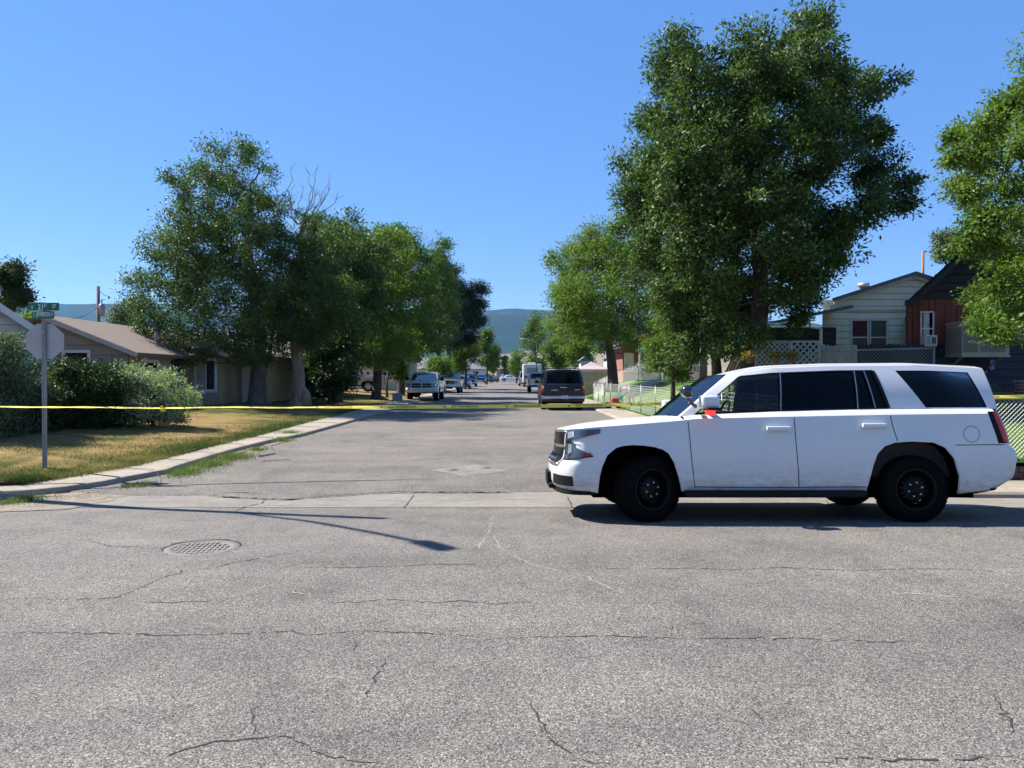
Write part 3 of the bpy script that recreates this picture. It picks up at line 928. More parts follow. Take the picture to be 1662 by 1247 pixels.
    for A, (cx, cz, r) in zip(P['arch'], P['arch_c']):
        for sg in (1, -1):
            G = []
            for (x, z) in A: G.append([(x, sg * (s.f(x, z) - .03), z), (x, sg * (s.f(x, z) - .40), z)])
            body.grid(G, 1, True)
            yy = s.f(cx, .8) - .40
            body.add([(A[0][0], sg * yy, .3), (A[-1][0], sg * yy, .3), (A[-1][0], sg * yy, cz + r + .05), (A[0][0], sg * yy, cz + r + .05)], [(0, 1, 2, 3)], 1)
    bodyo = body.build('body', [pm, LINER, BLACKTRIM], root)
    wmb.build('windshield', P.get('wglass', SCREEN), root)
    rmb.build('rear_window', P.get('rglass', TINT), root)
    # side glass
    for sg in (-1, 1):
        for i in range(len(E) - 1):
            if F[i]:
                mb = MB(); estrip(mb, E[i], E[i + 1], tb, tt, sg, 0, -.012)
                mb.build('side_window', GLASS if F[i] == 1 else TINT, root)
    # interior: dash, seats, wheel, dark floor
    mb = MB(); z0 = P.get('seatz', .75); xd = P['cowl'][0] + .25; zb0 = zbf(e0[0])
    yi = ybf(e0[0]) - .10
    xr = P['rb'] - .1
    mb.box(xd - .15, xr, -yi, yi, .50, z0 - .30)
    mb.rbox(xd - .1, xd + .35, -yi, yi, z0 - .1, zb0 - .02, .05)
    for sy in (-1, 1):
        for sx in ([0, 1.0] if xr - xd > 2.0 else [0]):
            cx = xd + 1.10 + sx
            mb.rbox(cx, cx + .5, sy * .42 - .26, sy * .42 + .26, z0 - .3, z0 - .1, .05)
            mb.rbox(cx + .42, cx + .58, sy * .42 - .25, sy * .42 + .25, z0 - .15, zb0 + .06, .05)
            mb.rbox(cx + .46, cx + .56, sy * .42 - .11, sy * .42 + .11, zb0 + .10, zb0 + .27, .04)
        mb.box(xd, xr, sy * yi - .02, sy * yi + .02, .5, zb0 - .02)
    mb.build('interior', INTER, root)
    if P.get('wheelr'):
        st = MB(); cx = xd + .45; cy = -.42; pts = []
        for k in range(25):
            t = 2 * math.pi * k / 24; pts.append((cx + .06 * math.sin(t) + .0, cy + .19 * math.cos(t), zb0 + .02 + .17 * math.sin(t)))
        st.tube(pts, .015, 6); st.bar((cx, cy - .18, zb0 + .02), (cx, cy + .18, zb0 + .02), .03, .03); st.build('steering_wheel', INTER, root)
    # wheels
    wr, ww, rm = P['wheel']
    for i, (cx, cz, r) in enumerate(P['arch_c']):
        for sg in (-1, 1):
            wcx = P['wx'][i] if P.get('wx') else cx
            y = sg * (s.w(cx, .75) - ww / 2 - P.get('wheel_in', .035))
            tyre_wheel(root, (wcx, y, wr), wr, ww, sg, rm, P.get('steer', 0) if i == 0 else 0, det or P.get('wdet', 0))
    # front: grille, lamps, bumper
    F_ = P.get('front', {})
    for key, (nm, mt) in {'grille': ('grille', BLACKTRIM), 'lamp': ('headlight', LAMPG), 'fog': ('fog_lamp', BLACKTRIM)}.items():
        for c in F_.get(key, []):
            sgs = (1,) if key == 'grille' and abs(c[0][0] + c[1][0]) < .01 else (1, -1)
            for k in sgs:
                mb = MB(); s.patch(mb, 'f', [(a * k, z) for a, z in c], 0, .012 if key == 'grille' else .016, 10)
                if key == 'lamp':
                    ca = sum(a for a, z in c) / 4 * k; cz_ = sum(z for a, z in c) / 4
                    s.patch(mb, 'f', [(ca - .09, cz_ - .05), (ca + .09, cz_ - .05), (ca + .09, cz_ + .05), (ca - .09, cz_ + .05)], 1, .021, 4)
                mb.build(nm, [mt, LAMPW], root)
    if F_.get('bars'):
        mb = MB()
        for c in F_['bars']: s.ribbon(mb, 'f', c[0], c[1], 0, .022, )
        mb.build('grille_trim', F_.get('barmat', CHROME), root)
    if F_.get('bumper'):
        mb = MB(); z0_, z1_ = F_['bumper']; G = []
        for i in range(25):
            q = -1 + i / 12; x = s.fq(q * .985, z0_ + .1); y = s.w(x, .6) * q
            o = .09
            G.append([(x, y, z0_), (x - o, y, z0_ + .02), (x - o - .01, y, (z0_ + z1_) / 2), (x - o, y, z1_ - .02), (x, y, z1_)])
        mb.grid(G, 0, True); mb.build('front_bumper', F_.get('bmat', CHROME), root)
    if F_.get('plate'):
        mb = MB(); z = F_['plate']; x = s.x0(z) - .105 if F_.get('bumper') else s.x0(z) - .02
        mb.box(x - .008, x, -.155, .155, z - .075, z + .075); mb.build('number_plate', PLATE, root)
    B_ = P.get('rear', {})
    for c, mt in B_.get('lamp', []):
        for k in (1, -1):
            mb = MB(); s.patch(mb, 'r', [(a * k, z) for a, z in c], 0, .012, 8); mb.build('tail_light', mt, root)
    if B_.get('bumper'):
        mb = MB(); z0_, z1_ = B_['bumper']; G = []
        for i in range(25):
            q = -1 + i / 12; x = s.rq(q * .985, z0_ + .1); y = s.w(x, .6) * q
            G.append([(x - .02, y, z0_), (x + .10, y, z0_ + .02), (x + .12, y, (z0_ + z1_) / 2), (x + .11, y, z1_ - .01), (x - .02, y, z1_)])
        mb.grid(G, 0, True); mb.build('rear_bumper', B_.get('bmat', CHROME), root)
    if B_.get('plate'):
        py_, z = B_['plate']; mb = MB(); x = s.x1(z) + B_.get('po', .02)
        mb.box(x, x + .008, py_ - .155, py_ + .155, z - .075, z + .075); mb.build('number_plate', PLATE, root)
    # seams and handles
    for sg in (-1, 1):
        mb = MB()
        for pl in P.get('seams', []):
            mb = MB(); s.ribbon(mb, 's', pl, .009, 0, .0015, sg); mb.build('door_gap', SEAM, root)
        for (x, z) in P.get('handles', []):
            mb = MB(); y = s.f(x, z)
            hz = .026 if det else .018; mb.rbox(x - .135, x + .135, min(sg * (y + .012), sg * (y + .05)), max(sg * (y + .012), sg * (y + .05)), z - hz, z + hz, .014)
            for dx in (-.09, .09): mb.box(x + dx - .015, x + dx + .015, min(sg * (y - .01), sg * (y + .03)), max(sg * (y - .01), sg * (y + .03)), z - .014, z + .014)
            mb.build('door_handle', P.get('hmat', pm), root)
        if P.get('mirror'):
            mx, mz, my, big = P['mirror']; y0 = ybf(mx)
            mb = MB(); a, b = sorted((sg * (y0 + .09), sg * (y0 + .09 + my)))
            mh = P.get('mirror_h', .16)
            mb.rbox(mx - .06 * big, mx + .10 * big, a, b, mz - mh * .47 * big, mz + mh * .53 * big, .035)
            mb.bar((mx + .03, sg * (y0 - .02), mz - .06), (mx + .03, sg * (y0 + .13), mz - .05), .06, .045, 1)
            mb.build('side_mirror', [P.get('mmat', pm), BLACKTRIM], root)
    return root, s, side
# ------------------------------------------------------------------ the white patrol SUV across the street
AF = [(.486,.34),(.493,.437),(.503,.52),(.527,.62),(.585,.751),(.684,.833),(.77,.855),(.862,.863),(.98,.858),(1.111,.84),(1.2,.812),(1.264,.77),(1.325,.669),(1.374,.519),(1.415,.365)]
AR = [(3.469,.383),(3.526,.635),(3.574,.767),(3.656,.85),(3.772,.891),(3.954,.902),(4.2,.891),(4.332,.833),(4.428,.717),(4.489,.519),(4.496,.36)]
SUV = dict(L=5.22, detail=1, paint=WHITE, n=2.6, af=.34, ar=.24, flare=.012,
    w=[(.30,.94),(.36,.965),(.42,.988),(.55,1.005),(.75,1.018),(.92,1.018),(1.06,1.010),(1.14,1.002),(1.20,.998),(1.3,.99)],
    x0=[(.33,.07),(.37,.02),(.42,.0),(.60,-.01),(.655,.0),(.69,.05),(.74,.07),(1.0,.085),(1.03,.10),(1.2,.13)],
    x1=[(.33,5.0),(.40,5.10),(.50,5.25),(.72,5.29),(.80,5.27),(.87,5.19),(1.0,5.17),(1.15,5.12),(1.26,5.06),(1.3,5.04)],
    sill=lambda X: interp(X, [(0,.355),(.45,.325),(1.4,.345),(3.5,.352),(4.5,.32),(5.0,.375),(5.3,.41)]),
    arch=[AF, AR], arch_c=[(.95,.40,.46),(3.985,.40,.50)],
    zs=[(0,1.0),(.15,1.02),(.4,1.055),(.8,1.085),(1.3,1.125),(1.6,1.155),(2.5,1.175),(3.8,1.20),(4.6,1.21),(5.3,1.215)],
    H=[(0,1.0),(.10,1.015),(.2,1.05),(.4,1.095),(.7,1.135),(1.0,1.165),(1.3,1.185),(1.5,1.19)], hk=2.3,
    cowl=(1.33,.12), shoulder=(1.45,4.93), rb=5.07, rwq=.84, rwt=(.06,.88), crown=.065, roof_sweep=(.10,-.02), wsq=.93,
    gh=dict(edges=[(1.42,2.03),(1.575,2.20),(2.53,2.585),(2.56,2.60),(3.40,3.42),(3.425,3.44),(3.60,3.52),(3.625,3.54),(3.765,3.625),(4.19,3.86),(4.89,4.72),(5.0,4.93)],
        glass=[0,1,0,2,0,2,0,2,0,2,0], t=(.03,.88),
        zb=[(1.4,1.175),(1.6,1.195),(2.5,1.232),(3.7,1.262),(4.9,1.268),(5.1,1.262)],
        zr=[(2.0,1.66),(2.2,1.695),(2.5,1.73),(3.2,1.757),(4.2,1.765),(4.95,1.73)],
        yb=[(1.4,.885),(1.9,.910),(2.6,.918),(4.0,.918),(4.6,.91),(5.0,.88)], yt=[(2.0,.72),(2.5,.765),(3.5,.775),(4.3,.77),(4.93,.74)], bulge=.022),
    under=(.26,.50), seatz=.92, wheelr=1, wheel=(.368,.27,STEEL), steer=R(23), wheel_in=.04,
    seams=[[(1.485,1.125),(1.49,1.05),(1.52,.7),(1.56,.385)],[(2.665,1.165),(2.675,.9),(2.70,.6),(2.715,.39)],[(3.735,1.19),(3.76,1.05),(3.80,.91)],
           [(1.56,.40),(2.2,.392),(3.46,.40)],[(4.45,.862),(4.7,.866),(5.05,.868)]],
    handles=[(2.48,1.045),(3.54,1.078)], mirror=(1.68,1.335,.17,1.25), mirror_h=.115, wx=[1.05,4.02],
    front=dict(grille=[[(-.66,.655),(.66,.655),(.68,1.0),(-.68,1.0)]],
        bars=[([(-.7,.64),(.7,.64)],.03),([(-.7,1.005),(.7,1.005)],.03),([(-.72,.84),(.72,.84)],.035),([(-.715,.65),(-.72,1.0)],.05),([(.715,.65),(.72,1.0)],.05)],
        fog=[[(.52,.415),(.965,.41),(.965,.515),(.55,.52)]]),
    rear=dict(lamp=[([(.86,.885),(.985,.885),(.985,1.245),(.90,1.245)],REDL)], plate=(0,.95)))
hero, hs, hside = make_car('patrol_car', 'white police SUV with black steel wheels and round spotlight, parked side-on across the street', 'suv', SUV, (.47, 9.53, -.12), 0, tilt=(R(-3.0), 0))
sg = -1
def on_far(f):
    for k in (-1, 1): f(k)
# headlights wrapping round the corner: upper and lower units
def side_q(X, z): return X
for sg in (-1, 1):
    def front_side(mb, fa, zlo, zhi, Xend, zend, m, off, n=14):
        """band from width fraction fa round the corner to X=Xend; bottom/top z given at both ends"""
        G = []
        for i in range(n * 2 + 1):
            u = i / (n * 2)
            z0 = lerp(zlo[0], zlo[1], u); z1 = lerp(zhi[0], zhi[1], u); row = []
            for j in range(6):
                z = lerp(z0, z1, j / 5)
                xa = hs.fq(fa, z); x = lerp(xa, Xend if not callable(Xend) else Xend(j / 5), u ** 1.0)
                # arc from front face to side; param by X
                a = (hs.x0(z) + hs.af - x) / hs.af
                y = hs.w(x, z) * se(a, hs.n)
                xx, yy = x, y
                row.append(Vector((xx - off * max(0, a) ** .7, sg * (yy + off), z)))
            G.append(row)
        mb.grid(G, m, True)
    mb = MB()
    front_side(mb, .745, (.905, .995), (1.022, 1.042), .51, 0, 0, .012)
    front_side(mb, .745, (.70, .745), (.895, .90), lambda v: lerp(.43, .23, min(1, v * 1.6)), 0, 0, .012)
    front_side(mb, .80, (.925, .955), (1.0, 1.015), .235, 0, 1, .018)
    front_side(mb, .82, (.75, .78), (.87, .87), .21, 0, 1, .018)
    front_side(mb, .745, (.893, .895), (.907, .91), .26, 0, 2, .017)
    front_side(mb, .745, (.69, .735), (.703, .748), .43, 0, 3, .014)
    hl = mb.build('headlight', [LAMPG, LAMPW, CHROME, BLACKTRIM], hero)
    for k_ in (0, 1):
     mb = MB()
     if k_ == 0: hs.patch(mb, 's', [(.36, .972), (.44, .992), (.46, 1.022), (.37, 1.012)], 0, .018, 5, sg)
     if k_: hs.patch(mb, 's', [(.30, .725), (.40, .745), (.41, .775), (.31, .775)], 0, .018, 5, sg)
     mb.build('marker_lens', REDD, hl)
    # tail light on the side corner with black surround
    mb = MB()
    c = [(4.93, .885), (5.18, .885), (5.07, 1.235), (4.83, 1.235)]
    hs.patch(mb, 's', c, 0, .004, 12, sg)
    hs.patch(mb, 's', [(4.985, .905), (5.185, .905), (5.075, 1.235), (4.885, 1.225)], 1, .010, 10, sg)
    mb.build('tail_light', [BLACKTRIM, REDL], hero)
    # running board
    mb = MB()
    a, b = sorted((sg * .90, sg * 1.055))
    mb.rbox(1.44, 3.44, a, b, .285, .362, .02); mb.box(1.5, 3.4, min(sg * .80, sg * .92), max(sg * .80, sg * .92), .30, .37)
    mb.build('running_board', BLACKTRIM, hero)
    # body cladding behind the front bumper: black lip
    mb = MB(); G = []
    for i in range(18):
        q = (i / 17) ; q = math.sin(q * math.pi / 2) ** (2 / 2.6)
        x = hs.fq(q, .36); y = hs.w(x, .36) * q
        G.append([(x + .02, sg * (y - .01), .36), (x - .012, sg * (y + .004), .335), (x - .005, sg * (y - .002), .305), (x + .06, sg * (y - .04), .30)])
    G.append([(.485, sg * .955, .345), (.485, sg * .965, .33), (.485, sg * .96, .315), (.485, sg * .92, .31)])
    mb.grid(G, 0, True); mb.build('front_lip', BLACKTRIM, hero)
    # black trim round the side glass (belt moulding and arch)
    mb = MB()
    E = SUV['gh']['edges']
    def trim(ea, eb, t0, t1, wdt=.012):
        G = []
        for k in range(21):
            u = k / 20; e = (lerp(ea[0], eb[0], u), lerp(ea[1], eb[1], u)); t = lerp(t0, t1, u)
            G.append([hside(e, t - wdt, sg, .003), hside(e, t + wdt, sg, .003)])
        mb.grid(G, 0, True)
    for i in range(1, 8): trim(E[i], E[i + 1], .03, .03, .02); trim(E[i], E[i + 1], .885, .885, .014)
    def vtrim(e, d, t0=.03, t1=.885, m=0, o=.004):
        G = []
        for k in range(13):
            t = lerp(t0, t1, k / 12); G.append([hside((e[0] - d, e[1] - d), t, sg, o), hside((e[0] + d, e[1] + d), t, sg, o)])
        mb.grid(G, m, True)
    vtrim(E[1], .012); vtrim((E[8][0], E[8][1]), .02)
    for a in (2, 4, 6): vtrim(((E[a][0] + E[a + 1][0]) / 2, (E[a][1] + E[a + 1][1]) / 2), .020, o=.003)
    for a in (2, 4, 6): vtrim(((E[a][0] + E[a + 1][0]) / 2, (E[a][1] + E[a + 1][1]) / 2), .004, m=1, o=.006)
    mb.build('window_trim', [BLACKTRIM, ALLOY], hero)
    # roof rail seam
    mb = MB(); G = []
    for k in range(31):
        x = lerp(2.1, 4.85, k / 30); y = interp(x, SUV['gh']['yt']); z = interp(x, SUV['gh']['zr'])
        G.append([(x, sg * (y - .055), z + .018), (x, sg * (y - .067), z + .0215)])
    mb.grid(G, 0, True); mb.build('roof_seam', SEAM, hero)
# rear wheel-arch liner lip and bumper lower valance
mb = MB(); G = []
for i in range(25):
    q = -1 + i / 12; x = hs.rq(abs(q) * .98, .4); y = hs.w(x, .4) * q * .97
    G.append([(x, y, .42), (x - .03, y, .36), (x - .25, y * .95, .31)])
mb.grid(G, 0, True); mb.build('rear_valance', BLACKTRIM, hero)
# fuel door ring
mb = MB(); cx, cz, r = 4.625, .985, .088; ring = []
G = []
for k in range(41):
    t = 2 * math.pi * k / 40
    G.append([hs.P3('s', cx + (r - .003) * math.cos(t), cz + (r - .003) * math.sin(t), .0015), hs.P3('s', cx + (r + .003) * math.cos(t), cz + (r + .003) * math.sin(t), .0015)])
mb.grid(G, 0, True); mb.build('fuel_door', GRAYTRIM, hero)
# spoiler
mb = MB(); G = []
for i in range(21):
    q = -1 + i / 10; y = q * .73; x0 = 4.90 - .03 * q * q
    z = 1.73 + .063 * (1 - abs(q) ** 2.6)
    G.append([(x0 - .12, y, z + .012), (x0 + .02, y, z + .004), (x0 + .125, y, z - .028), (x0 + .112, y, z - .052), (x0 + .0, y, z - .03)])
mb.grid(G, 0, True); mb.build('spoiler', WHITE, hero)
# grille mesh (diamonds)
mb = MB()
for k in range(-14, 15):
    for d in (-1, 1):
        for (za, zb_) in ((.665, .825), (.855, .99)):
            a0 = k * .05; a1 = a0 + d * .11
            if max(abs(a0), abs(a1)) < .70: hs.ribbon(mb, 'f', [(a0, za), (a1, zb_)], .007, 0, .028)
mb.build('grille_mesh', CHROME, hero)
mb = MB()
mb.rbox(-.045, -.005, -.25, .25, .37, .52, .01); mb.rbox(-.03, .02, -.42, .42, .335, .39, .01)
mb.build('plate_bracket', BLACKTRIM, hero)
# badge
mb = MB(); hs.patch(mb, 'f', [(-.14, .825), (.14, .825), (.14, .86), (-.14, .86)], 0, .035, 4); hs.patch(mb, 'f', [(-.05, .80), (.05, .80), (.05, .885), (-.05, .885)], 0, .036, 4)
mb.build('badge', M('gold_badge', (.6, .5, .25), .3, .8), hero)
# spotlight on the near windscreen pillar
mb = MB(); c = Vector((1.475, -1.03, 1.455)); prof = []
for k in range(13):
    t = math.pi * k / 12; prof.append((max(.0005, .078 * math.sin(t)), -.078 * math.cos(t) if k < 9 else .045))
mb.lathe(prof, c, 'x', 28, 0, sgn=1)
sp = mb.build('spotlight', M('gloss_black', (.012, .012, .016), .12, coat=1, var=.05), hero)
mb = MB(); mb.tube([c + Vector((.0, .0, -.07)), c + Vector((.05, .06, -.12)), c + Vector((.10, .11, -.16))], .013, 8); mb.tube([c + Vector((.04, .05, -.115)), c + Vector((.12, .12, -.165))], .022, 8)
mb.lathe([(.0005, .0), (.014, .002), (.016, .02)], c + Vector((0, 0, -.095)), 'z', 10, 0)
mb.build('bracket', GRAYTRIM, sp)
# red warning lamp under the near mirror, mirror underside
mb = MB(); mb.rbox(1.655, 1.755, -1.15, -1.075, 1.195, 1.25, .015); mb.build('warning_lamp', LED, hero)
mb = MB(); mb.rbox(1.655, 1.80, -1.215, -1.03, 1.247, 1.275, .01); mb.build('mirror_base', BLACKTRIM, hero)
# antenna, wiper
mb = MB(); mb.tube([(1.36, -.55, 1.205), (1.45, -.15, 1.235)], .008, 6); mb.build('wiper', BLACKTRIM, hero)
mb = MB(); mb.tube([(1.36, .2, 1.205), (1.45, .6, 1.225)], .008, 6); mb.build('wiper', BLACKTRIM, hero)
# exhaust, axle, shocks under the body
mb = MB(); mb.tube([(4.02, -.85, .37), (4.02, .85, .37)], .05, 10); mb.build('axle', LINER, hero)
mb = MB(); mb.tube([(1.05, -.8, .36), (1.05, .8, .36)], .04, 10); mb.build('axle', LINER, hero)
mb = MB(); mb.rbox(3.3, 4.0, -.3, .3, .22, .42, .04); mb.build('fuel_tank', LINER, hero)
# ------------------------------------------------------------------ parked cars down the block
def arches(x1_, x2_, cz, r, zlo): return dict(arch=[circ_arch(x1_, cz, r, zlo), circ_arch(x2_, cz, r, zlo)], arch_c=[(x1_, cz, r), (x2_, cz, r)])
def suv_params(L, wd, h, pm, belt=1.15, **k):
    W2 = wd / 2
    d = dict(L=L, paint=pm, n=3.0, af=.3, ar=.16, flare=.015, kind='suv',
        w=[(.30, W2 - .07), (.42, W2 - .03), (.75, W2), (.95, W2 - .005), (belt - .08, W2 - .03), (belt + .1, W2 - .07)],
        x0=[(.33, .04), (.5, .0), (.62, .02), (1.0, .06), (1.2, .1)], x1=[(.33, L - .06), (.5, L - .02), (.9, L), (belt, L - .03), (1.3, L - .05)],
        sill=.38, zs=[(0, .98), (.5, 1.03), (1.3, belt - .07), (L, belt - .03)], H=[(0, .98), (.3, 1.05), (1.0, 1.12), (1.5, 1.15)],
        cowl=(1.30, .12), shoulder=(1.42, L - .12), rb=L - .06, rwq=.86, rwt=(.05, .86), crown=.05,
        gh=dict(edges=[(1.4, 1.95), (1.55, 2.08), (2.45, 2.5), (2.55, 2.6), (3.4, 3.4), (3.55, 3.5), (L - .45, L - .5), (L - .10, L - .28)], glass=[0, 1, 0, 2, 0, 2, 0],
            zb=[(1.4, belt), (L, belt + .02)], zr=[(1.95, h - .13), (2.6, h - .05), (L - .5, h - .05), (L - .2, h - .08)],
            yb=[(1.4, W2 - .09), (2.5, W2 - .06), (L - .5, W2 - .06), (L, W2 - .09)], yt=[(1.9, W2 - .25), (2.6, W2 - .21), (L, W2 - .22)]),
        wheel=(.37, .26, ALLOY), handles=[(2.4, 1.0), (3.35, 1.0)], mirror=(1.65, belt + .1, .17, 1), hmat=BLACKTRIM, mmat=BLACKTRIM,
        seams=[[(1.45, 1.05), (1.5, .4)], [(2.5, belt - .05), (2.52, .4)], [(3.5, belt - .05), (3.52, .85)]],
        front=dict(grille=[[(-.6, .68), (.6, .68), (.6, .93), (-.6, .93)]], lamp=[[(.68, .72), (.95, .74), (.95, .92), (.66, .92)]], bumper=(.42, .62), plate=.52),
        rear=dict(lamp=[([(.86, .78), (.985, .78), (.985, 1.15), (.88, 1.15)], REDL)], bumper=(.45, .66), plate=(0, .8)), **arches(.98, L - 1.25, .38, .46, .39))
    d.update(k); return d
SUB = suv_params(5.4, 2.0, 1.86, DKGREY, 1.18)
SUB['rear'] = dict(lamp=[([(.885, .80), (.985, .80), (.985, .98), (.885, .98)], REDL), ([(.885, .985), (.985, .985), (.985, 1.12), (.90, 1.12)], AMBER)], bumper=(.50, .66), plate=(.05, .60), po=.15)
SUB['rglass'] = TINT; SUB['wdet'] = 1
def yz(y): return zr(y) + .02
r_, s_, sd_ = make_car('parked_suv', 'dark charcoal SUV parked facing away at the kerb, right beside the chain link fence', 'suv', SUB, (2.32, 34.9 + 5.4, yz(37)), R(-90))
mb = MB()      # roof rack, wiper, badge
for sg in (-1, 1): mb.tube([(2.3, sg * .72, 1.86), (2.4, sg * .74, 1.90), (4.9, sg * .74, 1.90), (5.0, sg * .72, 1.86)], .018, 6)
for x in (2.9, 4.4): mb.bar((x, -.74, 1.905), (x, .74, 1.905), .04, .02)
mb.build('roof_rack', BLACKTRIM, r_)
mb = MB(); mb.box(5.40, 5.415, -.55, -.25, .90, .93); mb.build('badge', CHROME, r_); mb = MB(); mb.box(5.40, 5.412, .5, .75, .92, .945); mb.build('badge', CHROME, r_); mb = MB(); mb.box(5.385, 5.41, -.15, .15, 1.02, 1.05); mb.build('badge', CHROME, r_)
mb = MB(); mb.rbox(5.45, 5.56, -.09, .03, .42, .50, .01); mb.build('tow_hitch', BLACKTRIM, r_)

def pickup_params(L, wd, h, pm, lift=0, **k):
    W2 = wd / 2; l = lift
    d = dict(L=L, paint=pm, n=3.0, af=.30, ar=.12, flare=.03, kind='pickup',
        w=[(.3, W2 - .08), (.5 + l, W2 - .03), (.8 + l, W2), (1.0 + l, W2 - .01), (1.3 + l, W2 - .06)],
        x0=[(.4, .06), (.5 + l, .0), (.68 + l, .02), (1.05 + l, .06), (1.2 + l, .12)], x1=[(.4, L - .04), (.6 + l, L), (1.2 + l, L - .01)],
        sill=.48 + l, zs=[(0, 1.0 + l), (.5, 1.06 + l), (1.3, 1.12 + l), (3.7, 1.16 + l), (3.9, 1.15 + l), (L, 1.15 + l)],
        H=[(0, 1.02 + l), (.15, 1.10 + l), (.5, 1.18 + l), (1.2, 1.22 + l), (1.5, 1.22 + l)], hk=2.6,
        cowl=(1.28, .12), shoulder=(1.42, 3.72), rb=3.75, rwq=.8, rwt=(.1, .8), crown=.05, bedz=.75 + l,
        gh=dict(edges=[(1.4, 1.95), (1.55, 2.08), (2.45, 2.5), (2.55, 2.6), (3.3, 3.25), (3.68, 3.55)], glass=[0, 1, 0, 2, 0],
            zb=[(1.4, 1.2 + l), (3.8, 1.22 + l)], zr=[(1.9, h - .14), (2.4, h - .06), (3.6, h - .07)],
            yb=[(1.4, W2 - .10), (2.5, W2 - .08), (3.8, W2 - .09)], yt=[(1.9, W2 - .27), (3.6, W2 - .25)]),
        under=(.42 + l, .60 + l), seatz=.98 + l, wheel=(.40 + l * .35, .28 + l * .1, ALLOY), handles=[(2.4, 1.08 + l), (3.2, 1.08 + l)], mirror=(1.65, 1.34 + l, .2, 1.5), hmat=BLACKTRIM, mmat=BLACKTRIM,
        seams=[[(1.45, 1.1 + l), (1.5, .5 + l)], [(2.5, 1.12 + l), (2.52, .5 + l)], [(3.7, 1.12 + l), (3.7, .5 + l)]],
        front=dict(grille=[[(-.62, .80 + l), (-.04, .78 + l), (-.04, 1.05 + l), (-.60, 1.05 + l)][:], [(.04, .78 + l), (.62, .80 + l), (.60, 1.05 + l), (.04, 1.05 + l)]],
                   bars=[([(-.66, .92 + l), (.66, .92 + l)], .035), ([(-.66, 1.07 + l), (.66, 1.07 + l)], .04), ([(-.66, .77 + l), (.66, .77 + l)], .04), ([(0, .77 + l), (0, 1.07 + l)], .06)],
                   lamp=[[(.70, .82 + l), (.96, .84 + l), (.96, 1.03 + l), (.70, 1.04 + l)]], fog=[[(.70, .52 + l), (.86, .52 + l), (.86, .60 + l), (.70, .60 + l)]], bumper=(.50 + l, .76 + l), plate=.62 + l, barmat=CHROME),
        rear=dict(lamp=[([(.88, .82 + l), (.985, .82 + l), (.985, 1.12 + l), (.88, 1.12 + l)], REDL)], bumper=(.52 + l, .68 + l), plate=(0, .62 + l), po=.14),
        **arches(1.0, L - 1.25, .42 + l * .6, .50 + l * .25, .5 + l))
    d.update(k); return d
RAM = pickup_params(5.8, 2.05, 1.90, WHITE2, .10)
RAM['front']['barmat'] = WHITE2; RAM['front']['bmat'] = WHITE2; RAM['wdet'] = 1; RAM['wglass'] = TINT
make_car('pickup_truck', 'lifted white pickup with a dark cross-barred grille, nearest car along the left kerb', 'pickup', RAM, (-5.62, 48, yz(48) - .05), R(90), tilt=(0, 0), group='pickups parked on the street')
GM = pickup_params(5.7, 1.98, 1.90, SILVERP, .05); GM['wglass'] = TINT
make_car('pickup_truck', 'silver-white pickup parked directly behind the lifted white truck', 'pickup', GM, (-5.65, 69, yz(70)), R(90), group='pickups parked on the street')
GM2 = pickup_params(5.6, 1.95, 1.88, SILVERP, .1); GM2['rglass'] = TINT
r2, _, _ = make_car('pickup_truck', 'grey pickup with red tail lights facing away, between the charcoal SUV and the boxy motorhome', 'pickup', GM2, (2.42, 71 + 5.6, yz(74)), R(-90), group='pickups parked on the street')
DRV = pickup_params(5.5, 1.95, 1.85, CREAM, .0)
make_car('pickup_truck', 'cream pickup standing in the shaded driveway behind the dark tree trunks', 'pickup', DRV, (-14.8, 57, lawn_left(-12, 57)), R(4), group='pickups parked on the street')
def sedan_params(L, wd, h, pm, **k):
    W2 = wd / 2
    d = dict(L=L, paint=pm, n=2.6, af=.38, ar=.30, flare=.015, kind='sedan', rdeck=1,
        w=[(.2, W2 - .07), (.35, W2 - .02), (.6, W2), (.8, W2 - .02), (.95, W2 - .06)],
        x0=[(.2, .06), (.4, .0), (.6, .02), (.75, .08), (.9, .15)], x1=[(.2, L - .08), (.45, L), (.7, L - .02), (.95, L - .06)],
        sill=.24, zs=[(0, .68), (.4, .74), (1.2, .86), (2.5, .92), (L - .8, .96), (L, .95)], H=[(0, .70), (.4, .80), (1.2, .94), (1.6, .96), (L - 1.0, 1.08), (L - .2, 1.05), (L, 1.0)], hk=2.6,
        cowl=(1.25, .15), shoulder=(1.4, L - .75), rb=L - .75, rwq=.86, rwt=(.05, .92), crown=.05, seatz=.62,
        gh=dict(edges=[(1.45, 2.15), (1.6, 2.28), (2.5, 2.58), (2.6, 2.65), (3.45, 3.25), (L - .9, L - 1.45)], glass=[0, 1, 0, 1, 0],
            zb=[(1.4, .94), (L, 1.0)], zr=[(2.1, h - .10), (2.8, h - .04), (L - 1.4, h - .09)],
            yb=[(1.4, W2 - .12), (2.5, W2 - .08), (L - .8, W2 - .12)], yt=[(2.1, W2 - .30), (2.8, W2 - .27), (L - 1.4, W2 - .30)]),
        under=(.2, .4), wheel=(.33, .22, ALLOY), handles=[(2.4, .82), (3.3, .84)], mirror=(1.75, 1.0, .15, .8),
        seams=[[(1.5, .88), (1.55, .28)], [(2.55, .92), (2.57, .28)], [(3.5, .94), (3.45, .6)]],
        front=dict(grille=[[(-.4, .45), (.4, .45), (.45, .64), (-.45, .64)]], lamp=[[(.6, .55), (.96, .6), (.96, .72), (.6, .66)]], plate=.38),
        rear=dict(lamp=[([(.6, .74), (.97, .74), (.97, .88), (.6, .88)], REDL)], plate=(0, .6)), **arches(.93, L - 1.05, .34, .40, .26))
    d.update(k); return d
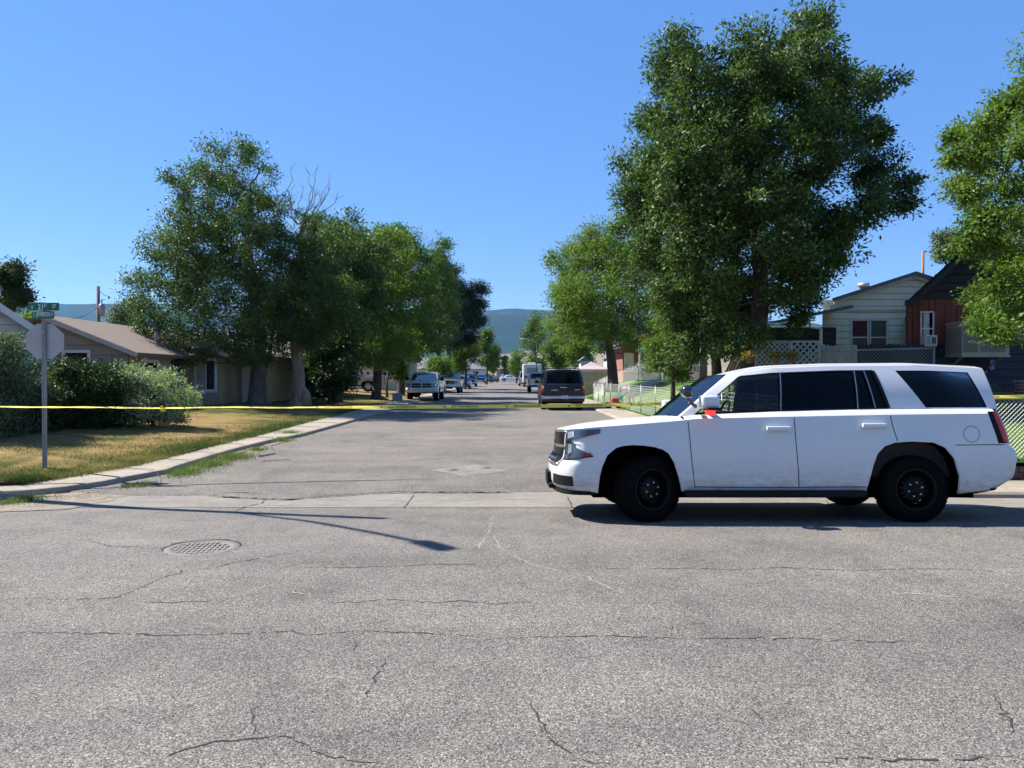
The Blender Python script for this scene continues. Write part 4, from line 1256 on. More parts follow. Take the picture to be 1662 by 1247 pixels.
make_car('parked_car', 'dark blue sedan facing us, third in the row along the left kerb', 'car', sedan_params(4.7, 1.84, 1.5, NAVY), (-5.75, 89, yz(90)), R(90), group='cars along the left kerb')
make_car('parked_car', 'boxy dark brown SUV facing us behind the dark blue sedan', 'suv', suv_params(4.8, 1.92, 1.88, MAROON), (-5.75, 104, yz(105)), R(90), group='cars along the left kerb')
make_car('parked_car', 'tan SUV half hidden behind the silver-white pickup by the trees', 'suv', suv_params(4.8, 1.9, 1.8, TAN), (-8.9, 112, yz(112) + .1), R(90), group='cars along the left kerb')
make_car('parked_car', 'bright blue SUV parked far down the left kerb', 'suv', suv_params(4.6, 1.88, 1.72, BLUEP), (-5.6, 138, yz(139)), R(90), group='cars along the left kerb')
make_car('parked_car', 'black sedan angled out at the far end of the left row', 'car', sedan_params(4.7, 1.84, 1.48, BLACKP), (-5.4, 155, yz(156)), R(62), group='cars along the left kerb')
make_car('parked_car', 'dark grey SUV waiting beyond the black sedan at the far corner', 'suv', suv_params(4.6, 1.88, 1.7, DKGREY), (-9.3, 171, yz(172)), R(0), group='cars along the left kerb')
make_car('crossing_car', 'white sedan side-on across the far end of the street', 'car', sedan_params(4.9, 1.86, 1.47, paint('pearl_white', (.82, .83, .84))), (2.1, 174.6, yz(175)), R(180))
# white van in front of the motorhome
make_car('parked_van', 'white van edge peeking out left of the boxy motorhome', 'van', suv_params(5.0, 1.95, 2.1, WHITE2), (1.9, 109+5, yz(109)), R(-90))
# boxy motorhome seen from behind
BOXW = M('motorhome_panel', (.50, .51, .50), .5, var=.06)
mr_ = thing('motorhome', 'boxy pale grey motorhome with a flat rear wall, parked beyond the grey pickup', 'motorhome', (2.65, 101, yz(101)))
mb = MB(); mb.rbox(-1.2, 1.2, 0, 6.5, .55, 3.02, .12); mb.box(-1.1, 1.1, .1, 6.4, .35, .56); mb.build('body', [BOXW], mr_)
mb = MB(); mb.box(-.75, .75, -.012, .01, 1.75, 2.5); mb.build('rear_window', M('motorhome_glass', (.20, .22, .24), .2, var=.1), mr_)
mb = MB(); mb.box(-1.22, 1.22, -.12, .02, .42, .58); mb.build('rear_bumper', BLACKTRIM, mr_)
for sx in (-1.05, 1.05):
    mb = MB(); mb.rbox(sx - .07, sx + .07, -.03, .02, .8, 1.15, .02); mb.build('tail_light', REDL, mr_)
    for wy in (1.2, 5.2): tyre_wheel(mr_, (sx * .95, wy, .36), .36, .22, 1, ALLOY, 0, False).rotation_euler = (0, 0, R(90))
mb = MB(); mb.box(-.16, .16, -.02, .0, .75, .9); mb.build('number_plate', PLATE, mr_)
mb = MB(); mb.rbox(-.5, .5, 2.5, 3.4, 3.0, 3.25, .05); mb.build('roof_vent', BOXW, mr_)
# ------------------------------------------------------------------ houses
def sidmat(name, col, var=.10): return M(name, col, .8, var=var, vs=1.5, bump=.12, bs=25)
S_WHITE = sidmat('white_siding', (.50, .50, .47)); S_BLUE = sidmat('blue_siding', (.16, .36, .48)); S_TAUPE = sidmat('taupe_siding', (.27, .245, .22))
S_TAN = sidmat('tan_siding', (.36, .29, .20)); S_GREEN = sidmat('pale_green_siding', (.78, .78, .57)); S_CEDAR = M('red_cedar_boards', (.17, .036, .022), .8, var=.4, vs=4, stretch=(4, 4, .3), bump=.3, bs=20)
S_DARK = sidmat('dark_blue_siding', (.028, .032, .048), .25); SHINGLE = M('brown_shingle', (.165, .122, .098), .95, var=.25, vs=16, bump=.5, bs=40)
SHING_G = M('grey_shingle', (.12, .125, .135), .95, var=.25, vs=16, bump=.5, bs=40); TRIM = M('white_trim', (.62, .61, .57), .6, var=.06); TRIMT = M('tan_trim', (.42, .37, .29), .7, var=.08)
PANE = M('window_pane', (.012, .014, .018), .06, var=.2, coat=1); CURT = M('curtain', (.42, .42, .38), .9, var=.15); DOORW = M('door_paint', (.60, .61, .55), .6, var=.06)
S_DGREEN = M('dark_gable_shingle', (.022, .025, .028), .9, var=.4, vs=5)
FOUND = concrete_mat('foundation', (.26, .25, .23))
def brick_mat(name, a, b_, mortar, sc=(1, 1, 1)):
    m, nt, b = newmat(name); tc = N(nt, 'ShaderNodeTexCoord'); sep = N(nt, 'ShaderNodeSeparateXYZ'); nt.links.new(tc.outputs['Object'], sep.inputs[0])
    ad = N(nt, 'ShaderNodeMath', operation='ADD'); nt.links.new(sep.outputs['X'], ad.inputs[0]); nt.links.new(sep.outputs['Y'], ad.inputs[1])
    cb = N(nt, 'ShaderNodeCombineXYZ'); nt.links.new(ad.outputs[0], cb.inputs['X']); nt.links.new(sep.outputs['Z'], cb.inputs['Y'])
    br = N(nt, 'ShaderNodeTexBrick'); nt.links.new(cb.outputs[0], br.inputs['Vector'])
    br.inputs['Scale'].default_value = 1; br.inputs['Brick Width'].default_value = .22 * sc[0]; br.inputs['Row Height'].default_value = .075 * sc[1]; br.inputs['Mortar Size'].default_value = .006
    br.inputs['Color1'].default_value = (*a, 1); br.inputs['Color2'].default_value = (*b_, 1); br.inputs['Mortar'].default_value = (*mortar, 1)
    c = mix(nt, 1.0, br.outputs['Color'], ramp(nt, noise(nt, tc.outputs['Object'], 9, 5, .7), [(.3, (.6,) * 3), (.7, (1.3,) * 3)]), 'MULTIPLY')
    nt.links.new(c, b.inputs['Base Color']); b.inputs['Roughness'].default_value = .9
    bumpn(nt, b, br.outputs['Fac'], -.4, .01); return m
BRICK = brick_mat('red_brick', (.30, .085, .05), (.20, .06, .04), (.35, .30, .26))
BRICK2 = brick_mat('brick_edging', (.19, .07, .055), (.11, .045, .04), (.30, .25, .21), (1.3, 1.6))

def lap(mb, o, u, n, x0f, x1f, z0, z1, bh=.2, m=0, th=.018):
    """lap siding on a wall: o origin, u along, n outward; x limits may depend on z"""
    o, u, n = Vector(o), Vector(u).normalized(), Vector(n).normalized(); z = z0; up = Vector((0, 0, 1))
    while z < z1 - .01:
        h = min(bh, z1 - z); g = min(.022, h * .2); a0, b0 = x0f(z), x1f(z); a1, b1 = x0f(z + h - g), x1f(z + h - g); a2, b2 = x0f(z + h), x1f(z + h)
        if b0 - a0 > .02:
            if b1 < a1: a1 = b1 = (a1 + b1) / 2
            if b2 < a2: a2 = b2 = (a2 + b2) / 2
            def q(a, zz, d): return o + u * a + up * zz + n * d
            p = [q(a0, z, th), q(b0, z, th), q(b1, z + h - g, th * .6), q(a1, z + h - g, th * .6)]
            mb.add(p, [(0, 1, 2, 3)], m)
            mb.add([p[3], p[2], q(b1, z + h - g, -.035), q(a1, z + h - g, -.035), q(b2, z + h, -.035), q(a2, z + h, -.035), q(b2, z + h, th), q(a2, z + h, th)], [(0, 1, 2, 3), (3, 2, 4, 5), (5, 4, 6, 7)], m)
        z += h
def P2(o, u, n, a, z, d=0): return Vector(o) + Vector(u) * a + Vector(n) * d + Vector((0, 0, z))
def obox(mb, o, u, n, a0, a1, z0, z1, d0, d1, m=0):
    vs = [P2(o, u, n, a, z, d) for d in (d0, d1) for z in (z0, z1) for a in (a0, a1)]
    mb.add(vs, [(0, 1, 3, 2), (4, 6, 7, 5), (0, 4, 5, 1), (2, 3, 7, 6), (0, 2, 6, 4), (1, 5, 7, 3)], m)
def window(root, o, u, n, a0, a1, z0, z1, fw=.09, frame=None, mull='h', pane=None, curtain=False, sill=True, name='window'):
    o, u, n = Vector(o), Vector(u).normalized(), Vector(n).normalized(); frame = frame or TRIM
    mb = MB()
    obox(mb, o, u, n, a0 - fw, a0, z0 - fw, z1 + fw, .0, .055); obox(mb, o, u, n, a1, a1 + fw, z0 - fw, z1 + fw, 0, .055)
    obox(mb, o, u, n, a0, a1, z1, z1 + fw, 0, .052); obox(mb, o, u, n, a0, a1, z0 - fw, z0, 0, .052)
    if 'h' in mull: obox(mb, o, u, n, a0, a1, (z0 + z1) / 2 - .02, (z0 + z1) / 2 + .02, .022, .045)
    if 'v' in mull: obox(mb, o, u, n, (a0 + a1) / 2 - .03, (a0 + a1) / 2 + .03, z0, z1, .022, .047)
    if sill: obox(mb, o, u, n, a0 - fw - .03, a1 + fw + .03, z0 - fw - .035, z0 - fw, 0, .08)
    f = mb.build(name, frame, root)
    mb = MB(); obox(mb, o, u, n, a0, a1, z0, z1, .012, .024); mb.build('pane', pane or PANE, f)
    if curtain:
        mb = MB(); G = []
        for i in range(30):
            a = lerp(a0 + .02, lerp(a0, a1, .42), i / 29); G.append([P2(o, u, n, a, z, .026 + .003 * math.sin(i * 1.3)) for z in (z0, z1)])
        mb.grid(G, 0); mb.build('curtain', CURT, f)
    return f
def roofplane(mb, pts, th=.12, m=0):
    n = (Vector(pts[1]) - Vector(pts[0])).cross(Vector(pts[2]) - Vector(pts[0])).normalized()
    if n.z < 0: n = -n
    mb.prism(pts, -n * th, m)
X, Y_, Zv = Vector((1, 0, 0)), Vector((0, 1, 0)), Vector((0, 0, 1)); MX, MY = -X, -Y_

# white and blue house at the left edge (turned, its gable faces the corner)
A0 = Vector((-11.85, 20, .25)); h = thing('house', 'house with a white gable over light blue walls at the left edge', 'house', A0)
u = Vector((.862, .507, 0)); n = Vector((.507, -.862, 0)); dpt = -n; Wd = 8.6
ez = 2.43 - .25; sl = .74; az = ez + sl * Wd / 2; O = Vector((0, 0, 0)) - u * Wd
mb = MB(); lap(mb, O, u, n, lambda z: 0, lambda z: Wd, -.1, ez, .22, 0)
lap(mb, O, u, n, lambda z: (z - ez) / sl, lambda z: Wd - (z - ez) / sl, ez, az, .22, 1)
lap(mb, (0, 0, 0), dpt, u, lambda z: 0, lambda z: 5.2, -.1, ez, .22, 0)
mb.build('wall', [S_BLUE, S_WHITE], h); mb = MB(); fr = n * .35
for sg_ in (1, -1):
    top = O + u * Wd / 2 + Zv * (az + .08); oh = .12 if sg_ > 0 else .4; ev = O + u * (Wd / 2 + sg_ * (Wd / 2 + oh)) + Zv * (ez - oh * sl + .08)
    roofplane(mb, [top + fr, ev + fr, ev + dpt * 5.6, top + dpt * 5.6], .10)
mb.build('roof', SHING_G, h)
mb = MB(); top = O + u * Wd / 2 + Zv * (az + .01) + n * .37; ev = O + u * (Wd + .12) + Zv * (ez - .12 * sl + .01) + n * .37
mb.bar(top, ev, .03, .16); mb.build('fascia', TRIM, h)
window(h, O, u, n, Wd - 1.15, Wd - .75, 1.25, 1.78, .07, mull='hv'); window(h, O, u, n, 3.2, 4.4, 1.0, 2.0, .08)

# taupe house
B0 = Vector((-12.9, 26, .3)); h = thing('house', 'long taupe house with a brown shingle roof and a roof vent behind the lilac bush', 'house', B0)
def L(v): return Vector(v) - B0
mb = MB(); cx = -12.9; ap = -15.55; w0 = -18.4; ez = 2.44; sl = .40; az = ez + sl * (cx - ap)
lap(mb, L((w0, 26, 0)), X, MY, lambda z: max(0, (z - ez) / sl), lambda z: (cx - w0) - max(0, (z - ez) / sl), .25, az, .34, 0)
lap(mb, L((cx, 26, 0)), Y_, X, lambda z: 0, lambda z: 5.0, .25, ez, .24, 1)
# first wing
lap(mb, L((cx, 31, 0)), X, MY, lambda z: 0, lambda z: 1.15, .25, 2.6, .19, 1); lap(mb, L((-11.75, 31, 0)), Y_, X, lambda z: 0, lambda z: 2.2, .25, 2.6, .19, 1)
lap(mb, L((-11.75, 33.2, 0)), X, MY, lambda z: 0, lambda z: .85, .25, 2.6, .19, 1); lap(mb, L((-10.9, 33.2, 0)), Y_, X, lambda z: 0, lambda z: 6, .25, 2.6, .19, 1)
lap(mb, L((cx, 31, 0)), X, MY, lambda z: max(0, (z - 2.6) * 1.0 - .6), lambda z: 1.15 - max(0, (z - 2.6) / .45 - .45), 2.6, 3.1, .19, 1)
mb.box(*[v for v in (-5.3, -.05, .05, 14)], -.1, ez - .45); mb.box(-.1, 1.1, 5.05, 13, -.1, 2.1); mb.box(1.0, 1.95, 7.25, 13, -.1, 2.1)
mb.build('wall', [S_TAUPE, S_TAN], h)
mb = MB(); e = cx + .5
roofplane(mb, [L((ap, 25.6, az + .12)), L((e, 25.6, ez - .5 * sl + .12)), L((e, 42, ez - .5 * sl + .12)), L((ap, 42, az + .12))], .12)
roofplane(mb, [L((w0 - .4, 25.6, ez - .04)), L((ap, 25.6, az + .12)), L((ap, 42, az + .12)), L((w0 - .4, 42, ez - .04))], .12)
roofplane(mb, [L((cx - .3, 30.6, 2.95)), L((-11.2, 30.6, 2.45)), L((-11.2, 33.5, 2.45)), L((cx - .3, 33.5, 2.95))], .1)
roofplane(mb, [L((cx - .3, 32.8, 3.05)), L((-10.4, 32.8, 2.45)), L((-10.4, 40, 2.45)), L((cx - .3, 40, 3.05))], .1)
mb.build('roof', SHINGLE, h)
mb = MB(); mb.bar(L((ap, 25.58, az + .03)), L((e, 25.58, ez - .5 * sl + .03)), .03, .15); mb.build('fascia', TRIMT, h); mb = MB(); mb.bar(L((-11.2, 30.58, 2.38)), L((cx, 30.58, 2.88)), .03, .13); mb.build('fascia', TRIMT, h); mb = MB(); mb.bar(L((-10.4, 32.78, 2.38)), L((-11.8, 32.78, 2.72)), .03, .13); mb.build('fascia', TRIMT, h)
mb = MB(); v = L((-13.75, 30.0, 0)); zz = az - sl * (-13.75 - ap)
mb.tube([v + Vector((0, 0, zz - .1)), v + Vector((0, 0, zz + .62))], .10, 12); mb.tube([v + Vector((0, 0, zz + .62)), v + Vector((0, 0, zz + .80))], .16, 12); mb.build('roof_vent', M('galvanised', (.38, .38, .38), .5, .6, var=.15), h)
window(h, L((-15.0, 26, 0)), X, MY, 0, .75, 1.88, 2.36, .10, mull='')
window(h, L((cx, 27.1, 0)), Y_, X, 0, .95, 1.2, 2.05, .12, mull='h')
window(h, L((-12.75, 31, 0)), X, MY, .12, .84, 1.05, 2.2, .09, mull='v', curtain=True)
mb = MB(); obox(mb, L((-11.75, 33.2, 0)), X, MY, .18, .72, .3, 2.0, .02, .06); dd = mb.build('door', DOORW, h)
mb = MB(); obox(mb, L((-11.75, 33.2, 0)), X, MY, .62, .66, 1.1, 1.16, .06, .11); mb.build('handle', CHROME, dd)
mb = MB(); obox(mb, L((cx, 29.2, 0)), Y_, X, 0, .9, .3, 2.2, .02, .05); mb.build('door', M('dark_door', (.04, .045, .06), .6, var=.1), h)
mb = MB(); mb.tube([L((cx + .45, 26.3, 2.2)), L((cx + .1, 26.3, 1.95)), L((cx + .08, 26.3, .5))], .04, 8); mb.build('downspout', TRIMT, h)

# house hidden behind the left trees, and a far white gabled one
def simple_house(label, x0, x1, y0, y1, zb, ez, az, wall, roof, axis='y', wins=(), doors=(), bh=.24, ov=.4):
    h = thing('house', label, 'house', (x0, y0, zb)); o = Vector((x0, y0, zb)); mb = MB()
    wd, dp = x1 - x0, y1 - y0; E, A = ez - zb, az - zb
    if axis == 'y':
        s_ = (A - E) / (wd / 2)
        fa = lambda z: max(0, (z - E) / s_); fb = lambda z: wd - max(0, (z - E) / s_)
        lap(mb, (0, 0, 0), X, MY, fa, fb, 0, A, bh); lap(mb, (0, dp, 0), X, Y_, fa, fb, 0, A, bh)
        lap(mb, (0, 0, 0), Y_, MX, lambda z: 0, lambda z: dp, 0, E, bh); lap(mb, (wd, 0, 0), Y_, X, lambda z: 0, lambda z: dp, 0, E, bh)
    else:
        s_ = (A - E) / (dp / 2)
        fa = lambda z: max(0, (z - E) / s_); fb = lambda z: dp - max(0, (z - E) / s_)
        lap(mb, (0, 0, 0), X, MY, lambda z: 0, lambda z: wd, 0, E, bh); lap(mb, (0, dp, 0), X, Y_, lambda z: 0, lambda z: wd, 0, E, bh)
        lap(mb, (0, 0, 0), Y_, MX, fa, fb, 0, A, bh); lap(mb, (wd, 0, 0), Y_, X, fa, fb, 0, A, bh)
    mb.build('wall', wall, h); mb = MB()
    if axis == 'y':
        for (e, m_) in ((-ov, 1), (wd + ov, -1)):
            roofplane(mb, [(wd / 2, -ov, A + .1), (e, -ov, E - ov * s_ + .1), (e, dp + ov, E - ov * s_ + .1), (wd / 2, dp + ov, A + .1)], .1)
    else:
        for e in (-ov, dp + ov):
            roofplane(mb, [(-ov, dp / 2, A + .1), (-ov, e, E - ov * s_ + .1), (wd + ov, e, E - ov * s_ + .1), (wd + ov, dp / 2, A + .1)], .1)
    mb.build('roof', roof, h)
    for (face, a0, a1, z0, z1, ml) in wins:
        oo, u, n = {'s': ((0, 0, 0), X, MY), 'e': ((wd, 0, 0), Y_, X), 'w': ((0, 0, 0), Y_, MX)}[face]
        window(h, oo, u, n, a0, a1, z0, z1, .08, mull=ml)
    for (face, a0, a1, z1) in doors:
        oo, u, n = {'s': ((0, 0, 0), X, MY), 'e': ((wd, 0, 0), Y_, X), 'w': ((0, 0, 0), Y_, MX)}[face]
        mb = MB(); obox(mb, Vector(oo), u, n, a0, a1, .05, z1, .02, .06); mb.build('door', DOORW, h)
    return h
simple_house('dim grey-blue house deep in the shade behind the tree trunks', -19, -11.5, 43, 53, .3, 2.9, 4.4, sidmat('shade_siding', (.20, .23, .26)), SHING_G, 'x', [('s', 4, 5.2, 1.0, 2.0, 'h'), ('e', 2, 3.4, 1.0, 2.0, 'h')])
simple_house('pale house glimpsed between dark trunks above the lifted pickup', -14.5, -9.6, 66, 78, .3, 3.3, 4.8, sidmat('cream_siding', (.50, .42, .34)), SHINGLE, 'x', [('s', 3.4, 4.3, 1.0, 2.4, 'v'), ('e', 2, 3.5, 1, 2.1, 'h')])
simple_house('low white house beyond the far end of the street', -24, -6.5, 196, 206, 1.0, 3.6, 5.4, S_WHITE, SHING_G, 'x', [('s', 10, 12, 1, 2, 'v'), ('s', 14, 15.5, 1, 2, 'v')])
simple_house('small tan house beyond the far end of the street beside the spruce', -4.6, 4.5, 230, 240, 1.2, 3.9, 5.6, S_TAN, SHINGLE, 'x', [('s', 1, 2.5, 1, 2, 'v')])

# brick house with a porch on the right, up the slope
B0 = Vector((7.9, 55, 1.3)); h = thing('house', 'small red brick house with an orange roof edge and pale porch', 'house', B0)
mb = MB(); mb.box(0, 6, 0, 9, -.5, 2.35); mb.build('wall', BRICK, h)
mb = MB(); ez = 2.35
mb.prism([(-.6, -.5, ez), (6.6, -.5, ez + .0), (6.6, -.5, ez + .12), (3, -.5, ez + 1.35), (-.6, -.5, ez + .12)], (0, .12, 0)); 
roofplane(mb, [(3, -.6, ez + 1.4), (-.7, -.6, ez + .06), (-.7, 9.5, ez + .06), (3, 9.5, ez + 1.4)], .12); roofplane(mb, [(3, -.6, ez + 1.4), (6.7, -.6, ez + .06), (6.7, 9.5, ez + .06), (3, 9.5, ez + 1.4)], .12)
mb.build('roof', M('orange_brown_roof', (.42, .17, .07), .8, var=.2), h)
mb = MB(); mb.box(.9, 2.7, -1.2, -.02, 2.0, 2.12); mb.prism([(.7, -1.3, 2.12), (2.9, -1.3, 2.12), (1.8, -1.3, 2.5)], (0, 1.28, 0)); mb.box(.95, 1.08, -1.15, -1.02, -.3, 2.0); mb.box(2.5, 2.63, -1.15, -1.02, -.3, 2.0); mb.build('porch', TRIM, h)
mb = MB(); mb.box(1.15, 2.4, -.06, -.02, -.1, 2.0); mb.build('door', M('olive_door', (.30, .27, .14), .7, var=.1), h)
window(h, (0, .0, 0), X, MY, .12, .70, .7, 1.9, .06, mull='v'); window(h, (0, 0, 0), X, MY, 3.6, 4.6, .9, 1.8, .08, mull='h')
mb = MB(); mb.box(-.9, -.1, -.6, .4, 1.85, 1.98); mb.build('awning', M('maroon_awning', (.22, .05, .05), .7, var=.15), h)

# pale green house
B0 = Vector((9.0, 26, .9)); h = thing('house', 'pale green clapboard house with a white framed double window', 'house', B0)
x0, x1, ap, az, ez = PX(1335, 26), PX(1600, 26), PX(1480, 26), PZ(449, 26), PZ(487, 26)
def L(v): return Vector(v) - B0
mb = MB(); sl = (az - ez) / (ap - PX(1362, 26))
fa = lambda z: max(0, (z + .9 - ez) / sl + (PX(1362, 26) - x0)) if z + .9 > ez else 0
fb = lambda z: min(x1 - x0, (ap - x0) + (az - z - .9) / sl)
lap(mb, L((x0, 26, .9)), X, MY, fa, fb, -.4, az - .9, .215)
lap(mb, L((x0, 26, .9)), Vector((.39, .92, 0)), Vector((-.92, .39, 0)), lambda z: 0, lambda z: 8, -.4, ez - .9, .215)
mb.build('wall', S_GREEN, h)
mb = MB(); mb.box(x0 - 9 - .02, x1 - 9, -.02 - .04, -.018, 505 * 0 + PZ(503, 26) - .9 - .03, PZ(503, 26) - .9 + .02); 
mb.bar(L((ap, 25.9, az + .02)), L((PX(1350, 26), 25.9, az + .02 - sl * (ap - PX(1350, 26)))), .05, .16); mb.bar(L((ap, 25.9, az + .02)), L((ap + 3, 25.9, az + .02 - sl * 3)), .05, .16)
mb.build('fascia', TRIM, h)
mb = MB(); xe = PX(1345, 26)
roofplane(mb, [L((ap, 25.75, az + .14)), L((xe, 25.75, az + .14 - sl * (ap - xe))), L((xe + 3.3, 34, az + .14 - sl * (ap - xe))), L((ap + 3.3, 34, az + .14))], .1)
roofplane(mb, [L((ap, 25.75, az + .14)), L((ap + 3.4, 25.75, az + .14 - sl * 3.4)), L((ap + 3.4 + 3.3, 34, az + .14 - sl * 3.4)), L((ap + 3.3, 34, az + .14))], .1)
# lower wing roof on the left
wx0, wz = PX(1222, 25), PZ(528, 25)
roofplane(mb, [L((x0 + .3, 24.4, PZ(498, 25))), L((wx0, 24.4, wz)), L((wx0, 30, wz)), L((x0 + .3, 30, PZ(498, 25)))], .1)
mb.build('roof', SHING_G, h)
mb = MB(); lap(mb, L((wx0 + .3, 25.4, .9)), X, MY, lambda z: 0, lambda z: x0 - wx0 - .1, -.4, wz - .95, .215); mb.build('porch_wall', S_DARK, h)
mb = MB(); gx = PX(1300, 24.3); mb.tube([L((wx0, 24.3, wz - .02)), L((PX(1296, 24.3), 24.3, wz - .03)), L((PX(1332, 24.3), 24.3, PZ(534, 24.3))), L((PX(1333, 24.3), 24.3, 1.0))], .05, 8); mb.build('gutter', TRIM, h)
mb = MB(); vx, vz = PX(1401, 27.5), PZ(475, 27.5); mb.tube([L((vx, 27.5, vz - .6)), L((vx, 27.5, vz + .2))], .13, 12); mb.tube([L((vx, 27.5, vz + .2)), L((vx, 27.5, vz + .32))], .20, 12); mb.build('roof_vent', _mc['galvanised'], h)
mb = MB(); px_ = PX(1497, 27); mb.tube([L((px_, 27, 3.8)), L((px_, 27, PZ(408, 27)))], .048, 8); mb.build('chimney_pipe', M('rusty_pipe', (.28, .12, .09), .8, var=.25), h)
o = L((PX(1382, 26), 26, 0)); wv = (1437 - 1382) / FPX * 26
for k, (a, b) in enumerate(((.0, wv / 2 - .06), (wv / 2 + .06, wv))):
    f = window(h, o, X, MY, a, b, PZ(575, 26), PZ(521, 26), .07, mull='h')
    mb = MB(); obox(mb, o, X, MY, a + .04, b - .04, PZ(545, 26), PZ(522, 26), .026, .030); mb.build('curtain', M('red_blind', (.10, .02, .025), .9, var=.3) if k == 0 else M('green_blind', (.08, .11, .075), .9, var=.3), f)

# red cedar and dark house at the right
B0 = Vector((10.0, 20, 1.05)); h = thing('house', 'dark house with red cedar boards, steep gable and a beige cooler box', 'house', B0)
x0 = PX(1472, 20); x1 = 16.5; ap = PX(1572, 20); az = PZ(396, 20); ez = PZ(488, 20); sl = (az - ez) / (ap - x0); zc = PZ(558, 20)
mb = MB()
# cedar vertical boards
x = x0; k = 0
while x < x1:
    wd = .14; mb.box(x - 10, x + wd - .012 - 10, -.02 - .004 * (k % 3), 0.0, zc - 1.05, ez + .02 - 1.05, 0); x += wd; k += 1
lap(mb, L((x0, 20, 1.05)) if False else Vector((x0 - 10, 0, 0)), X, MY, lambda z: 0, lambda z: x1 - x0, .1, zc - 1.05, .2, 1)
sk = Vector((.46, .89, 0)) * 7
mb.prism([(x0 - 10, .06, -.5), (x1 - 10, .06, -.5), (x1 - 10, .06, ez - 1.05), (x0 - 10, .06, ez - 1.05)], sk, 1)
fa = lambda z: (z + 1.05 - ez) / sl; fb = lambda z: (ap - x0) + (az - z - 1.05) / sl * .8
lap(mb, Vector((x0 - 10, 0, 0)), X, MY, fa, lambda z: min(x1 - x0, fb(z)), ez + .02 - 1.05, az - 1.05, .22, 2)
mb.build('wall', [S_CEDAR, S_DARK, S_DGREEN], h)
mb = MB(); mb.box(x0 - 10 - .01, x1 - 10, -.06, .0, -.6, .1); mb.build('foundation', FOUND, h)
mb = MB(); xe = x0 - .12; ze = az + .08 - sl * (ap - xe)
roofplane(mb, [(ap - 10, -.45, az + .08 - 1.05), (xe - 10, -.45, ze - 1.05), (xe - 10 + sk.x, sk.y, ze - 1.05), (ap - 10 + sk.x, sk.y, az + .08 - 1.05)], .12)
roofplane(mb, [(ap - 10, -.45, az + .08 - 1.05), (ap + 3.0 - 10, -.45, az + .08 - sl * .8 * 3.0 - 1.05), (ap + 3.0 - 10 + sk.x, sk.y, az + .08 - sl * .8 * 3 - 1.05), (ap - 10 + sk.x, sk.y, az + .08 - 1.05)], .12)
mb.box(xe - 10 - .05, xe - 10 + .12, -.5, -.2, ze - 1.05 - .13, ze - 1.05 + .01)
mb.build('roof', M('dark_roof', (.03, .025, .025), .9, var=.3, vs=10), h)
o = Vector((PX(1494, 20) - 10, 0, -1.05)); wv = (1508 - 1494) / FPX * 20
f = window(h, o, X, MY, 0, wv + .06, PZ(560, 20), PZ(508, 20), .035, mull='h', pane=M('net_curtain_pane', (.22, .27, .22), .3, var=.4, vs=6, coat=1), sill=False)
mb = MB(); o2 = Vector((PX(1491, 20) - 10, 0, -1.05)); obox(mb, o2, X, MY, 0, .30, PZ(563, 20), PZ(545, 20), .06, .32, 0)
for k in range(7): obox(mb, o2, X, MY, .03, .13, PZ(562, 20) + .03 + k * .032, PZ(562, 20) + .045 + k * .032, .32, .325, 1)
obox(mb, o2, X, MY, .16, .27, PZ(561, 20) + .03, PZ(547, 20) - .02, .32, .324, 1)
mb.build('air_conditioner', [TRIM, GRAYTRIM], h)
# evaporative cooler box
o3 = Vector((PX(1548, 19.6) - 10, 0, -1.05)); cw = (1624 - 1548) / FPX * 19.4; mb = MB()
CB = M('beige_metal', (.38, .34, .27), .6, var=.12); CB2 = M('beige_louvre', (.27, .24, .19), .7, var=.1)
obox(mb, o3, X, MY, 0, cw, PZ(577, 19.4), PZ(526, 19.4), .02, .75, 0)
obox(mb, o3, X, MY, -.02, cw + .02, PZ(526, 19.4), PZ(522, 19.4), .0, .78, 0); obox(mb, o3, X, MY, -.02, cw + .02, PZ(580, 19.4), PZ(577, 19.4), .0, .78, 0)
for a, b in ((.03, cw * .36), (cw * .40, cw - .04)):
    n_ = int((b - a) / .035)
    for k in range(n_): obox(mb, o3, X, MY, a + k * .035, a + k * .035 + .02, PZ(572, 19.4), PZ(529, 19.4), .75, .765, 1)
for k in range(16): 
    z = PZ(573, 19.4) + k * .04
    vs = [P2(o3, X, MY, 0, zz, d) for zz in (z, z + .022) for d in (.08, .70)]; vs = [v + Vector((-.012, 0, 0)) for v in vs]; mb.add(vs, [(0, 1, 3, 2)], 1)
mb.bar(P2(o3, X, MY, .1, PZ(580, 19.4), .6), P2(o3, X, MY, .1, PZ(598, 20), .03), .04, .04, 0); mb.bar(P2(o3, X, MY, cw - .1, PZ(580, 19.4), .6), P2(o3, X, MY, cw - .1, PZ(598, 20), .03), .04, .04, 0)
mb.build('cooler', [CB, CB2], h)
window(h, Vector((PX(1600, 20) - 10, 0, -1.05)), X, MY, 0, .36, PZ(530, 20), PZ(500, 20), .05, mull='h', sill=False)
window(h, Vector((PX(1629, 20) - 10, 0, -1.05)), X, MY, 0, .36, PZ(548, 20), PZ(503, 20), .04, mull='h', pane=M('screen_pane', (.16, .17, .19), .4, var=.15), sill=False)
mb = MB(); mb.box(PX(1605, 20) - 10, PX(1612, 20) - 10, -.05, -.0, PZ(600, 20) - 1.05, PZ(585, 20) - 1.05); mb.build('meter_box', M('blue_box', (.04, .22, .55), .5, var=.1), h)
mb = MB(); o4 = Vector((PX(1604, 20) - 10, 0, -1.05))
for k in range(5): obox(mb, o4, X, MY, 0, .28, PZ(637, 20) + k * .045, PZ(637, 20) + k * .045 + .02, .06, .075)
mb.build('crawl_vent', GRAYTRIM, h)
